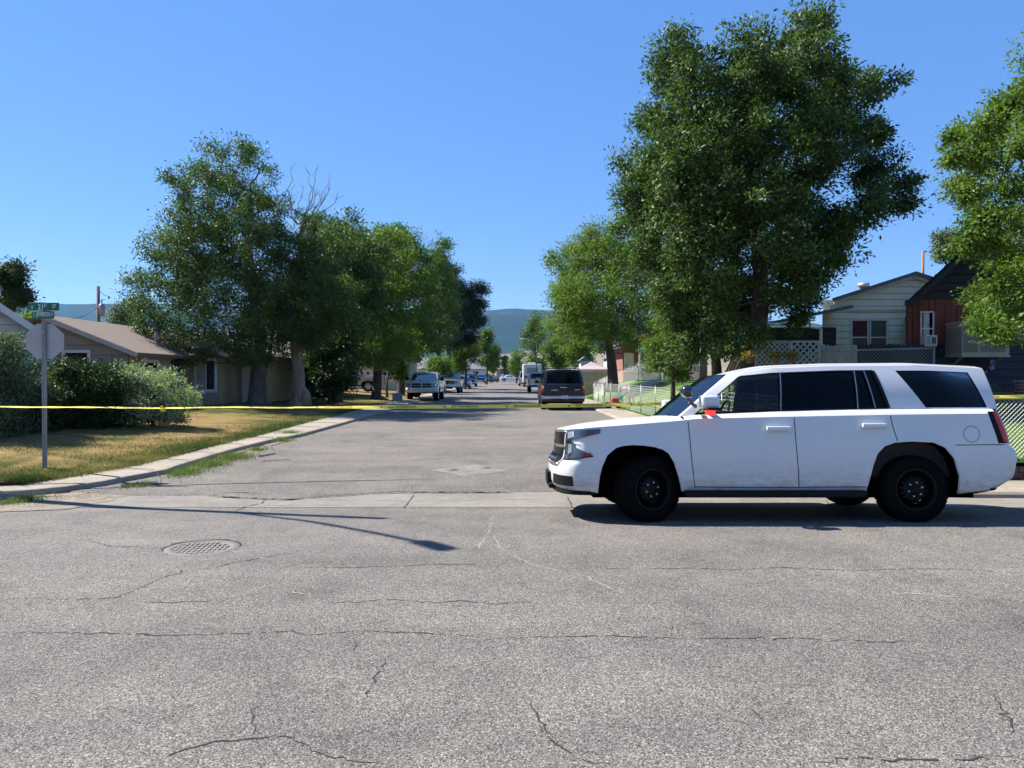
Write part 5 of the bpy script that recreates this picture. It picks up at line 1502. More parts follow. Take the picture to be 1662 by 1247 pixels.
mb = MB(); mb.tube([(PX(1617, 20) - 10, -.12, PZ(624, 20) - 1.05), (PX(1636, 20) - 10, -.5, PZ(641, 20) - 1.05)], .02, 6); mb.build('red_pipe', M('red_enamel', (.35, .03, .03), .5, var=.1), h)
t_ = thing('brick_pillar', 'short red brick pillar with a pale base at the right edge of the lawn', 'pillar', (PX(1659, 17.5), 17.5, .85))
mb = MB(); mb.box(-.09, .25, -.12, .12, .22, .58); mb.build('shaft', BRICK, t_)
mb = MB(); mb.rbox(-.12, .28, -.15, .15, -.1, .22, .02); mb.build('base', CONC, t_); mb = MB(); mb.rbox(-.12, .28, -.15, .15, .58, .62, .01); mb.build('cap', CONC, t_)
# ------------------------------------------------------------------ trees and shrubs
BARK = M('bark', (.115, .09, .07), .95, var=.4, vs=9, bump=1.0, bs=28, stretch=(1, 1, .25), bd=.05)
BARKD = M('bark_dark', (.06, .05, .042), .95, var=.4, vs=9, bump=1.0, bs=28, stretch=(1, 1, .25), bd=.05)
BARKP = M('bark_peeled', (.26, .19, .13), .9, var=.45, vs=6, bump=.8, bs=30, stretch=(1, 1, .2), bd=.04)
DEADW = M('dead_wood', (.20, .155, .12), .95, var=.3, vs=6)
ASH = leafmat('ash_leaf', (.013, .030, .009), (.120, .180, .050), .48, .30)
ASHL = leafmat('ash_leaf_left', (.018, .038, .012), (.130, .190, .058), .48, .33)
POP = leafmat('poplar_leaf', (.026, .056, .012), (.115, .185, .036), .46, .38, (.20, .20, .05))
LOC = leafmat('locust_leaf', (.050, .085, .016), (.165, .225, .040), .48, .42, (.24, .19, .05))
LIME = leafmat('lime_leaf', (.055, .10, .02), (.16, .23, .05), .5, .42)
PINE = leafmat('pine_needle', (.012, .030, .016), (.035, .065, .030), .6, .1)
APPLE = leafmat('apple_leaf', (.034, .068, .012), (.145, .215, .040), .45, .40, (.26, .25, .06))
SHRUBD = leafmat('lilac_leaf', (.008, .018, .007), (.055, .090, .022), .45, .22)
SHRUBG = leafmat('olive_grey_leaf', (.15, .18, .11), (.42, .46, .29), .55, .3)
SHRUBF = leafmat('grey_green_leaf', (.035, .055, .032), (.18, .22, .13), .55, .28)

def leaves(name, parent, C3, tuft, N_, ln, mat, rng, spread=.16, droop=.25, wid=.42, flat=.5, out=None):
    """N_ leaf-sized folded faces gathered in tufts round the points C3 (n,3)"""
    n = len(C3); k = rng.integers(0, n, N_)
    ts = rng.random(n)
    off = np.clip(rng.normal(0, 1, (N_, 3)), -1.7, 1.7) * (spread * (.6 + .8 * tuft[k]))[:, None] * np.array([1, 1, .75])
    c = C3[k] + off
    d = rng.normal(0, 1, (N_, 3)) + off / (spread + 1e-6) * .6; d[:, 2] -= droop
    d /= np.linalg.norm(d, axis=1)[:, None] + 1e-9
    if out is None: nn = rng.normal(0, 1, (N_, 3)); nn[:, 2] = np.abs(nn[:, 2]) + flat
    else: nn = rng.normal(0, .55, (N_, 3)) + out[k] * .9 + off / (spread * 1.6) * .5; nn[:, 2] += .35
    sd = np.cross(d, nn); sd /= np.linalg.norm(sd, axis=1)[:, None] + 1e-9
    up = np.cross(sd, d)
    L = ln * rng.uniform(.6, 1.3, N_)[:, None]; wd = L * wid
    p0 = c; p2 = c + d * L; m_ = c + d * L * .45
    p1 = m_ + sd * wd * .5 + up * wd * .18; p3 = m_ - sd * wd * .5 + up * wd * .18
    V = np.stack([p0, p1, p2, p3], 1).reshape(-1, 3).astype(np.float32)
    me = bpy.data.meshes.new(name)
    me.vertices.add(4 * N_); me.vertices.foreach_set('co', V.ravel())
    me.loops.add(4 * N_); me.loops.foreach_set('vertex_index', np.arange(4 * N_, dtype=np.int32))
    me.polygons.add(N_); me.polygons.foreach_set('loop_start', np.arange(0, 4 * N_, 4, dtype=np.int32))
    me.polygons.foreach_set('loop_total', np.full(N_, 4, dtype=np.int32))
    me.materials.append(mat)
    t = np.clip(.5 * ts[k] + .5 * rng.random(N_), 0, 1)
    a = me.attributes.new('tint', 'FLOAT', 'POINT'); a.data.foreach_set('value', np.repeat(t, 4).astype(np.float32))
    me.update(calc_edges=True)
    o = bpy.data.objects.new(name, me); C.objects.link(o)
    if parent is not None: o.parent = parent
    return o

def inpoly(x, y, P):
    c = False; n = len(P)
    for i in range(n):
        x1, y1 = P[i]; x2, y2 = P[i - 1]
        if (y1 > y) != (y2 > y) and x < (x2 - x1) * (y - y1) / (y2 - y1) + x1: c = not c
    return c
def crown_blobs(poly, D, r, n, depth, rr, x0=None, tries=7000, smin=.6):
    """fill an outline (metres, x-z) with leafy clumps in depth as well"""
    P = [(PX(px, D), PZ(py, D)) for px, py in poly]
    xs = [p[0] for p in P]; zs = [p[1] for p in P]; cx = (min(xs) + max(xs)) / 2; hw = (max(xs) - min(xs)) / 2; cz = (min(zs) + max(zs)) / 2; hh = (max(zs) - min(zs)) / 2
    out = []; t = 0
    while len(out) < n and t < tries:
        t += 1
        x = rr.uniform(min(xs), max(xs)); z = rr.uniform(min(zs), max(zs)); rad = r * rr.uniform(smin, 1.15)
        k = .98 * rad
        if not all(inpoly(x + a * k, z + b * k, P) for a, b in ((1, 0), (-1, 0), (0, 1), (0, -1), (.7, .7), (-.7, .7), (.7, -.7), (-.7, -.7))): 
            rad *= .6; k = .95 * rad
            if not all(inpoly(x + a * k, z + b * k, P) for a, b in ((1, 0), (-1, 0), (0, 1), (0, -1))): continue
        e = max(0, 1 - ((x - cx) / (hw * 1.05)) ** 2 - .6 * ((z - cz) / (hh * 1.05)) ** 2) ** .5
        y = rr.uniform(-1, 1) * depth * e
        if any((x - q[0]) ** 2 + (y - q[1] + D) ** 2 + (z - q[2]) ** 2 < (.45 * (rad + q[3])) ** 2 for q in out): continue
        out.append((x, D + y, z, rad))
    return out

def tree(name, label, group, trunk, tr, blobs, n_leaf, ln, mat, bark=None, seed=1, cat='tree', tuft_r=.17, limb=1.0, dens=9, droop=.25, twigs=True, sides=9, wid=.42, base_flare=1.35, inner=.35, tufts=None):
    rr = random.Random(seed); rng = np.random.default_rng(seed)
    base = Vector(trunk[0]); root = thing(name, label, cat, base, 0, group)
    bark = bark or BARK; mb = MB()
    T = [Vector(p) - base for p in trunk]
    # smooth trunk path
    path = []
    for i in range(len(T) - 1):
        p0 = T[max(0, i - 1)]; p1 = T[i]; p2 = T[i + 1]; p3 = T[min(len(T) - 1, i + 2)]
        for k in range(6):
            t = k / 6; path.append(.5 * ((2 * p1) + (p2 - p0) * t + (2 * p0 - 5 * p1 + 4 * p2 - p3) * t * t + (3 * p1 - p0 - 3 * p2 + p3) * t ** 3))
    path.append(T[-1]); n = len(path)
    rad = [tr * (lerp(1, .28, i / (n - 1))) * (base_flare if i == 0 else lerp(base_flare, 1, .75) if i == 1 else 1) for i in range(n)]
    mb.tube([path[0] - Vector((0, 0, .25))] + path, [rad[0] * 1.1] + rad, 14, 0)
    nodes = [(p, rad[i]) for i, p in enumerate(path) if i > n * .25]
    cen = sum((Vector(b[:3]) for b in blobs), Vector()) / len(blobs) - base
    B = sorted([(Vector(b[:3]) - base, b[3]) for b in blobs], key=lambda q: (q[0] - path[n // 2]).length)
    tp = []; ou = []
    for (c, r) in B:
        best = min(nodes, key=lambda q: (q[0] - c).length + max(0, q[0].z - c.z + .2) * 1.2 + (0 if q[1] > .02 else .5))
        a, ra = best; d = c - a; L = d.length
        r0 = min(ra * .75, (.018 + .022 * L) * limb * tr / .25 * .8 + .012); r1 = max(.012, r0 * .35)
        m = max(3, int(L / .5)); pts = []; pv = Vector((rr.gauss(0, 1), rr.gauss(0, 1), rr.gauss(0, .5))) * .07 * L
        for k in range(m + 1):
            t = k / m; q = a + d * t + pv * math.sin(math.pi * t) + Vector((0, 0, -.10 * L * math.sin(math.pi * t)))
            if 0 < k < m: q += Vector((rr.gauss(0, 1), rr.gauss(0, 1), rr.gauss(0, 1))) * .03 * min(L, 2)
            pts.append(q)
        rd = [lerp(r0, r1, k / m) for k in range(m + 1)]
        mb.tube(pts, rd, 6, 0, False)
        nodes += [(pts[k], rd[k]) for k in range(1, m + 1)]
        nt_ = tufts or max(5, int(dens * (r / .9) ** 2))
        for k in range(nt_):
            v = Vector((rr.gauss(0, 1), rr.gauss(0, 1), rr.gauss(0, 1))).normalized() * r * (rr.random() ** inner) ; v.z *= .85
            tip = c + v
            if twigs and k % 2 == 0: mb.tube([c + v * .08, c + v * .5 + Vector((0, 0, -.03)), tip], [r1 * .55, r1 * .35, .005], 4, 0, False)
            tp.append(tuple(tip)); ov = tuple(v.normalized()); ou.append(ov)
            if rr.random() < .35: tp.append(tuple(c + v * .62)); ou.append(ov)
    mb.build('trunk', bark, root)
    tp = np.array(tp); ou = np.array(ou)
    leaves('crown', root, tp, rng.random(len(tp)), n_leaf, ln, mat, rng, tuft_r, droop, wid, out=ou)
    return root

rr = random.Random(3)
# --- big dark ash on the right
D = 19.5
OUT = [(1015,105),(1030,75),(1048,32),(1075,24),(1108,28),(1128,62),(1175,58),(1195,40),(1215,16),(1245,24),(1275,8),(1312,38),(1330,72),(1375,60),(1412,62),(1432,110),(1440,165),(1440,215),(1400,250),(1372,258),(1350,280),(1345,320),(1395,352),(1398,388),(1345,410),(1350,450),(1385,480),(1392,520),(1365,560),(1342,530),(1300,500),(1275,505),(1270,540),(1220,575),(1150,590),(1110,600),(1075,560),(1060,500),(1035,440),(1010,385),(985,365),(988,310),(1000,265),(988,225),(1010,195),(1060,185),(1018,150)]
bl = crown_blobs(OUT, D, .80, 240, 3.0, rr, tries=14000)
LIMB = [(1405,262),(1440,240),(1478,255),(1490,300),(1490,345),(1462,355),(1430,330),(1412,300)]
bl += [(PX(px, D), D + dy, PZ(py, D), r) for px, py, dy, r in [(1415,262,.2,.5),(1440,265,-.3,.5),(1465,270,0,.5),(1470,300,.2,.5),(1462,330,-.1,.42),(1440,300,.3,.45),(1478,325,.1,.32),(1425,250,.5,.5),(1365,395,.2,.45),(1385,372,0,.4),(1352,385,.4,.4)]]
bl = [(a, b, c - .55 * smo(5, 10, c), d) for a, b, c, d in bl]
bl = [(6.2 + (a - 6.2) * .955, b, c, d) for a, b, c, d in bl]
tree('shade_tree', 'huge dark green shade tree towering over the patrol car', 'large street trees', [(5.75, D, .25), (5.85, D, 1.2), (6.15, D - .1, 2.6), (6.25, D, 4.2), (6.1, D + .1, 6.0), (6.2, D, 8.0), (6.4, D, 9.6)], .30, bl, 205000, .112, ASH, BARKD, 21, tuft_r=.15, dens=12)
mb = MB()
# --- small dense tree hugging it on the left
D = 24
bl = crown_blobs([(1065,500),(1100,470),(1135,500),(1140,560),(1125,612),(1090,628),(1058,625),(1045,585),(1050,540)], D, .48, 40, 1.0, rr)
tree('bushy_tree', 'low dense bright green bushy tree just left of the huge shade tree', None, [(5.0, D, .7), (5.0, D, 1.6), (5.05, D, 2.6)], .09, bl, 22000, .085, APPLE, BARKD, 22, tuft_r=.13, dens=14)
# --- second stem behind the big ash
D = 26
bl = crown_blobs([(1000,440),(1060,380),(1120,420),(1200,440),(1230,520),(1150,560),(1080,540),(1020,500)], D, .8, 26, 1.6, rr)
tree('shade_tree', 'slimmer shade tree growing behind the huge one, mostly hidden by it', 'large street trees', [(6.9, D, .9), (6.8, D, 2.5), (6.2, D, 4.5), (6, D, 6)], .2, bl, 16000, .11, ASH, BARKD, 23)
# --- honey locust type tree on the right further down
D = 45
bl = crown_blobs([(870,410),(905,400),(930,380),(965,355),(1000,345),(1050,350),(1085,400),(1090,470),(1070,540),(1040,575),(1000,585),(960,570),(925,575),(895,560),(880,520),(862,500),(885,480),(895,450),(868,430)], D, 1.15, 120, 4.2, rr)
tree('locust_tree', 'airy yellow-green tree with a thick dark trunk beyond the charcoal SUV', None, [(5.9, D, .9), (5.8, D, 2.4), (5.6, D, 4), (5.9, D, 6.5), (6.3, D, 9)], .33, bl, 80000, .15, LOC, BARKD, 24, tuft_r=.22, dens=12)
# far right trees
def far_tree(label, px, Y, top, half, mat, seed, n=9000, ln=.26, bottom=None, name='far_tree', grp='trees far down the street', prof='round', bark=None, tuft_r=.32, zbase=None, bd=None):
    rr = random.Random(seed); zt = PZ(top, Y); x = PX(px, Y); hw = half / FPX * Y; zb_ = PZ(bottom, Y) if bottom else zr(Y) + 1.2
    z0 = zr(Y) + .1 if zbase is None else zbase
    bl = []
    nb = max(12, int(22 * (zt - zb_) / (2 * hw + .1) ** .3 / 3))
    nb = min(nb, 40); r = max(.5, hw * .36)
    tries = 0
    while len(bl) < nb and tries < 900:
        tries += 1; t = rr.random(); a = rr.random() * 6.28
        if prof == 'round': pr = math.sqrt(max(0, 1 - (2 * t - 1) ** 2)) * (1 - .25 * t)
        elif prof == 'cone': pr = (1 - t) * .95 + .05
        else: pr = math.sin(math.pi * min(1, t * .85 + .12)) ** .6
        q = math.sqrt(rr.random()) * pr * (hw - r * .5)
        rad = r * rr.uniform(.6, 1.1) * (1 if prof != 'cone' else max(.3, 1 - t))
        bl.append((x + q * math.cos(a), Y + q * math.sin(a), lerp(zb_ + rad * .6, zt - rad * .8, t), rad))
    return tree(name, label, grp, [(x, Y, z0), (x + .1, Y, lerp(z0, zt, .3)), (x, Y, lerp(z0, zt, .6)), (x, Y, lerp(z0, zt, .85))], max(.12, hw * .07), bl, n, ln, mat, bark or BARKD, seed, tuft_r=tuft_r, dens=8, twigs=False)
far_tree('tall green tree right of the far street end, behind the thin lamp post', 868, 118, 508, 33, POP, 31, 12000, .28)
far_tree('rounded pale green tree just right of the thin lamp post', 905, 88, 548, 34, LIME, 32, 9000, .24, 598)
far_tree('light green tree between the boxy motorhome and the airy yellow-green tree', 940, 80, 520, 30, LOC, 33, 9000, .24)
far_tree('small bright tree left of the boxy motorhome at the kerb', 838, 140, 565, 16, LIME, 34, 4000, .3)
far_tree('dark pointed spruce standing alone past the end of the street', 820, 215, 578, 9, PINE, 35, 5000, .4, 606, 'spruce_tree', 'trees far down the street', 'cone', None, .3)
# --- trees along the left
D = 32
OUT = [(285,345),(300,300),(325,268),(350,248),(385,245),(402,232),(430,240),(437,262),(425,290),(452,300),(450,325),(470,340),(478,400),(505,430),(500,520),(470,600),(420,610),(380,590),(330,600),(285,600),(240,585),(222,560),(230,520),(215,500),(225,450),(208,455),(228,410),(258,390),(265,350)]
bl = crown_blobs(OUT, D, .90, 180, 3.0, rr, tries=12000)
bl += [(PX(px, D), D + dy, PZ(py, D), r) for px, py, dy, r in [(405,250,0,.55),(425,262,.3,.5),(365,255,.2,.6),(330,285,0,.6),(215,455,0,.35),(232,500,0,.5),(240,575,-.6,.6),(300,592,-1.2,.6),(345,585,-1.4,.5)]]
tree('street_tree', 'tall spreading tree with a thick grey trunk in front of the taupe house', 'large street trees', [(-10.6, D, .42), (-10.55, D, 1.6), (-10.4, D, 3.2), (-10.7, D, 5), (-10.9, D + .1, 7), (-10.8, D, 9.2)], .33, bl, 112000, .118, ASHL, BARK, 41, tuft_r=.17, dens=13)
tree('stump_tree', 'slim crooked trunk between the thick grey one and the peeling one', None, [(-10.6, 33.4, .42), (-10.75, 33.4, 1.5), (-10.45, 33.4, 2.6), (-10.3, 33.4, 4.6)], .17, [(-10.3, 33.4, 4.8, .8), (-9.8, 33.8, 5.2, .7), (-9.5, 34, 3.9, .6)], 5000, .12, ASHL, BARKP, 42)
D = 33
bl = crown_blobs([(470,370),(500,340),(540,335),(575,380),(590,460),(560,560),(500,590),(460,560),(465,450)], D, .85, 42, 2.0, rr)
t3 = tree('dying_tree', 'half-dead tree with peeling bark and bare branches sticking out of its top', None, [(-9.15, D, .42), (-9.1, D, 1.6), (-9.25, D, 3.2), (-9.1, D, 5.5), (-9.0, D, 7.2), (-8.85, D, 8.2)], .30, bl, 34000, .12, ASHL, BARKP, 43, tuft_r=.2, dens=11, base_flare=1.5)
mb = MB()
for k, (px, py) in enumerate([(482,268),(478,300),(505,285),(520,272),(532,283),(512,300),(526,300),(497,310),(560,320),(470,330),(535,310)]):
    a = Vector((-8.9 + rr.uniform(-.2, .2), D, PZ(365, D))); b = Vector((PX(px, D), D + rr.uniform(-.5, .5), PZ(py, D)))
    pts = [a]; m = 7
    for i in range(1, m + 1):
        t = i / m; pts.append(a.lerp(b, t) + Vector((rr.gauss(0, .07), rr.gauss(0, .07), 0)) + Vector((-.25 if px < 500 else .15, 0, 0)) * math.sin(math.pi * t))
    mb.tube(pts, [.022 * (1 - .82 * i / m) + .004 for i in range(m + 1)], 5, 0, False)
    for q in range(6):
        i = rr.randint(2, m); p = pts[i]; mb.tube([p, p + Vector((rr.gauss(0, .2), rr.gauss(0, .2), rr.uniform(.15, .5)))], [.009, .003], 4, 0, False)
for i in range(len(mb.v)): mb.v[i] = (mb.v[i][0] + 9.15, mb.v[i][1] - D, mb.v[i][2] - .42)
mb.build('dead_branches', DEADW, t3)
mb = MB(); mb.tube([(.30, -.05, -.15), (.34, -.05, .15), (.33, -.03, .42), (.24, 0, .62), (.15, 0, .74)], [.30, .25, .20, .14, .05], 12); mb.build('root_burl', BARKP, t3)

mass = [('broad dark tree behind the peeling trunk', 545, 39, [(490,380),(510,345),(560,335),(600,345),(628,380),(640,450),(625,540),(590,610),(530,625),(490,600),(480,500)], ASHL, 1.1, 60, 40000),
 ('leafy tree arching over the driveway with the cream pickup', 610, 46, [(560,400),(590,350),(630,352),(665,380),(690,440),(690,520),(670,590),(610,620),(560,590),(545,500)], LOC, 1.2, 52, 36000),
 ('tall poplar above the lifted white pickup', 650, 56, [(610,400),(640,352),(665,375),(690,372),(705,400),(720,470),(715,540),(690,590),(640,600),(605,560)], POP, 1.4, 52, 32000),
 ('tallest pale-tipped poplar behind the parked pickups', 715, 74, [(680,430),(695,395),(722,378),(738,390),(742,430),(752,490),(748,560),(715,585),(675,570),(672,500)], POP, 1.7, 42, 26000)]
for i, (lb, px, Y, poly, mt, r, nb, nl) in enumerate(mass):
    bl = crown_blobs(poly, Y, r, nb, 3.2, random.Random(60 + i))
    x = max(PX(px, Y), -60); z0 = lawn_left(x, Y)
    tree('street_tree', lb, 'large street trees', [(x, Y, z0), (x + .1, Y, z0 + 2), (x - .2, Y, z0 + 4), (x, Y, z0 + 6.5), (x + .1, Y, z0 + 9)], .3, bl, nl, .14 + Y * .0012, mt, BARKD, 70 + i, tuft_r=.26, dens=10)
# understorey along the walk that keeps the back of the row dark
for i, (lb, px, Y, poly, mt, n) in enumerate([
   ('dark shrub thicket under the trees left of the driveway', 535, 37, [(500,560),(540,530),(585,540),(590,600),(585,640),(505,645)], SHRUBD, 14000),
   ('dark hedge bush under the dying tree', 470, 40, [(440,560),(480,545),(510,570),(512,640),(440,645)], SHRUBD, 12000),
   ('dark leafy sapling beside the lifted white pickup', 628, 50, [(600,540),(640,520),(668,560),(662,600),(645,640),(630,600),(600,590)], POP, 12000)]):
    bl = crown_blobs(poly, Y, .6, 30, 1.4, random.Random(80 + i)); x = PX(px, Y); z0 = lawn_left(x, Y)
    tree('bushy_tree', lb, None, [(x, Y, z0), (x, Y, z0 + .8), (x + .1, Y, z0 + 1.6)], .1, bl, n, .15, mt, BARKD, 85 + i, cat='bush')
# conifer reaching over the street
D = 84; x = -4.9
bl = [(PX(px, D), D + dy, PZ(py, D), r) for px, py, dy, r in [(745,470,0,1.2),(760,478,.8,1.1),(775,468,-.4,.8),(785,470,.2,.55),(755,500,-1,1.3),(770,498,.8,1.0),(781,492,0,.7),(745,525,1,1.4),(765,522,-.8,1.2),(778,520,.2,.7),(740,550,0,1.5),(758,548,1.2,1.2),(735,500,1.2,1.4),(730,455,0,1.1),(738,440,.3,.7)]]
tree('pine_tree', 'dark pine whose ragged branch reaches out over the street against the mountain', None, [(-6.9, D, .3), (-6.9, D, 4), (-6.8, D, 8), (-6.6, D, 12)], .35, bl, 34000, .34, PINE, BARKD, 90, tuft_r=.28, dens=14, wid=.2)
far_tree('small round lime green tree above the silver-white pickup', 712, 66, 580, 19, LIME, 91, 6000, .2, 606, 'young_tree', zbase=.3)
far_tree('fresh green tree above the dark blue sedan', 755, 88, 552, 32, LOC, 92, 12000, .24, 602, 'young_tree', zbase=.3)
far_tree('dark tree at the left of the far street end', 790, 125, 535, 22, POP, 93, 8000, .3, 600)
far_tree('second dark tree standing behind the first at the far left kerb', 800, 160, 550, 14, POP, 94, 5000, .36, 604)
far_tree('pale feathery tree between the roof vent and the tall spreading tree', 205, 62, 482, 24, SHRUBF, 95, 5000, .2, 545, 'feathery_tree', None)
far_tree('dark tree in the backyard between the white gable and the street signs', 22, 34, 425, 52, SHRUBD, 96, 14000, .15, 520, 'backyard_tree', None, bark=BARKD, tuft_r=.2)
far_tree('tree showing above the roof of the red cedar house', 1535, 40, 375, 24, SHRUBF, 97, 6000, .17, 430, 'backyard_tree', None, tuft_r=.2)
far_tree('backyard tree glimpsed between the taupe house and the blue-walled house', 62, 30, 505, 26, APPLE, 98, 8000, .13, 545, 'backyard_tree', None, tuft_r=.16)
# trees hiding the skyline gaps behind the left row and the right houses
far_tree('dark tree closing the view behind the left row of trees', 560, 80, 430, 75, POP, 99, 16000, .3, 600)
far_tree('dark tree closing the view behind the taupe house', 440, 75, 470, 70, POP, 100, 12000, .3, 600)

# --- near tree on the right edge: limbs reach in from a trunk outside the frame
D = 13.6
bl = []
rr2 = random.Random(5)
NEAR = [(1662,105,.22),(1655,130,.25),(1640,150,.2),(1650,175,.3),(1620,165,.25),(1600,180,.28),(1585,195,.22),(1640,200,.38),(1610,215,.35),(1515,225,.2),(1538,215,.25),(1555,235,.3),(1580,232,.32),(1525,262,.18),(1545,262,.28),(1570,265,.35),(1600,262,.4),(1635,250,.42),(1660,230,.42),(1530,300,.2),(1550,320,.28),(1560,345,.3),(1585,310,.4),(1620,300,.42),(1655,300,.42),(1575,360,.3),(1605,345,.35),(1640,350,.38),(1560,380,.22),(1590,395,.25),(1620,405,.3),(1655,400,.35),(1545,400,.15),
 (1600,425,.25),(1635,435,.3),(1662,445,.3),(1585,455,.25),(1560,480,.25),(1600,480,.35),(1640,475,.35),(1570,505,.26),(1605,505,.3),(1640,505,.28),(1662,495,.3),(1580,530,.18),(1600,540,.14),(1660,540,.2)]
for px, py, r in NEAR:
    d_ = D + rr2.uniform(-1.2, 1.2); bl.append((PX(px + 24, d_), d_, PZ(py, d_), r * .9))
for k in range(70): bl.append((rr2.uniform(9.3, 13.5), D + rr2.uniform(-2.5, 2.5), rr2.uniform(2.8, 7.6), rr2.uniform(.4, .7)))
tree('fruit_tree', 'sunlit leafy tree reaching in from the right edge in front of the red cedar house', 'large street trees', [(11.4, D, .45), (11.4, D, 1.6), (11.2, D, 3), (11.3, D, 5), (11.3, D, 6.5)], .22, bl, 90000, .085, APPLE, BARKD, 110, tuft_r=.12, dens=15, inner=.45)

# --- shrubs by the corner on the left
def shrub(label, poly, Y, r, nb, n, ln, mat, seed, depth=1.2, z0=None, tr=.15, stems=5):
    bl = crown_blobs(poly, Y, r, nb, depth, random.Random(seed)); xs = [b[0] for b in bl]; x = sum(xs) / len(xs)
    z0 = lawn_left(x, Y) if z0 is None else z0
    return tree('shrub', label, 'corner shrubs', [(x, Y, z0), (x, Y, z0 + .3), (x + .05, Y, z0 + .7)], .06, bl, n, ln, mat, BARKD, seed, cat='shrub', tuft_r=tr, dens=16, limb=.6, base_flare=1.1, sides=5, droop=-.25)
shrub('silvery green shrub cut by the left edge of the photo', [(-80,560),(-20,535),(8,530),(26,560),(38,600),(54,650),(50,700),(28,728),(-80,735)], 15.5, .42, 90, 42000, .062, SHRUBF, 120, 1.0)
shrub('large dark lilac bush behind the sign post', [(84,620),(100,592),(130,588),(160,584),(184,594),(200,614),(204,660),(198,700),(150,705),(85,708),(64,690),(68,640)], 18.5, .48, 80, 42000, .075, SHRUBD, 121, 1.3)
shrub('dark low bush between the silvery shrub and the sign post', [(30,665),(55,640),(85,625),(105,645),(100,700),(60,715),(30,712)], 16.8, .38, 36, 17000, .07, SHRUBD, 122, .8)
shrub('loose grey-green shrub with pale drooping sprays at the lawn corner', [(198,640),(206,608),(222,590),(238,600),(262,592),(282,606),(292,632),(308,628),(322,650),(298,658),(290,690),(240,697),(196,694),(188,665)], 19.5, .30, 75, 17000, .07, SHRUBG, 123, 1.0, tr=.10)
# ------------------------------------------------------------------ fences
GALV = M('galvanised_pipe', (.26, .265, .27), .5, .4, var=.15)
WIRE = M('galvanised_wire', (.36, .37, .36), .5, .4, var=.1)
def chain_fence(name, label, pts, h, step=2.4, mesh=.06, wr=.0026, zf=None, group='chain link fences', slat=None):
    b0 = Vector((*pts[0], zf(*pts[0]))); root = thing(name, label, 'fence', b0, 0, group)
    P3 = []
    for a, b in zip(pts, pts[1:]):
        d = math.dist(a, b); n = max(1, round(d / step))
        for k in range(n): x, y = lerp(a[0], b[0], k / n), lerp(a[1], b[1], k / n); P3.append(Vector((x, y, zf(x, y))) - b0)
    x, y = pts[-1]; P3.append(Vector((x, y, zf(x, y))) - b0)
    for p in P3:
        mb = MB(); mb.tube([p - Vector((0, 0, .1)), p + Vector((0, 0, h + .05))], .024, 8); mb.lathe([(.0005, .03), (.02, .02), (.03, .0), (.03, -.02)], p + Vector((0, 0, h + .05)), 'z', 8)
        mb.build('post', GALV, root)
    mb = MB(); mb.tube([p + Vector((0, 0, h)) for p in P3], .019, 6); mb.build('top_rail', GALV, root)
    mb = MB()
    for a, b in zip(P3, P3[1:]):
        L = (b - a).length; u = (b - a) / L; n = int((L + h) / mesh)
        for dr in (1, -1):
            for k in range(n):
                s0 = k * mesh - (h if dr > 0 else 0); s1 = s0 + dr * h if dr > 0 else s0 - h
                # line from (s0,0) to (s1,h) clipped to [0,L]
                t0, t1 = 0.0, 1.0; ds = s1 - s0
                if ds != 0:
                    ta, tb = (0 - s0) / ds, (L - s0) / ds; t0, t1 = max(0, min(ta, tb)), min(1, max(ta, tb))
                if t1 - t0 < .02: continue
                A = a + u * (s0 + ds * t0) + Vector((0, 0, h * t0 + .02)); B = a + u * (s0 + ds * t1) + Vector((0, 0, h * t1 - .0))
                mb.tube([A, B], wr, 3, 0, False, False)
    mb.build('wire_mesh', WIRE, root)
    if slat:
        mb = MB()
        for a, b in zip(P3[slat[0]:slat[1]], P3[slat[0] + 1:slat[1] + 1]):
            for k in range(int(h / .085)):
                z = .06 + k * .085; mb.bar(a + Vector((0, 0, z)), b + Vector((0, 0, z)), .004, .016)
        mb.build('privacy_strips', M('white_strip', (.26, .32, .24), .7, var=.12), root)
    return root
zl = lambda x, y: lawn_right(x, y)
chain_fence('chain_link_fence', 'chain link fence on the brick edging beside the tail of the patrol car', [(5.75, 11.9), (16.5, 11.9)], .94, 2.4, .070, .0038, zl)
chain_fence('chain_link_fence', 'long chain link fence with pale woven strips running down the right walk', [(5.65, 12.2), (5.4, 17), (5.2, 22), (5.2, 28), (5.15, 34), (5.1, 40), (4.95, 47)], 1.08, 2.6, .20, .0022, lambda x, y: zr(y) + .07, slat=(0, 8))
chain_fence('chain_link_fence', 'upper chain link fence standing on the grass slope in front of the brick house', [(4.95, 47), (6.6, 49), (9.5, 49.5), (12, 49.5)], 1.1, 1.6, .09, .004, lambda x, y: min(1.30, .1 + max(0, x - 5) * .42) + zr(y))
chain_fence('chain_link_fence', 'inner chain link fence with its top rail just over the roof of the patrol car', [(4.8 + .9, 20.3), (7.2, 18.3), (9.6, 17.6)], 1.25, 2.0, .08, .003, lambda x, y: lawn_right(x, y) + .05)
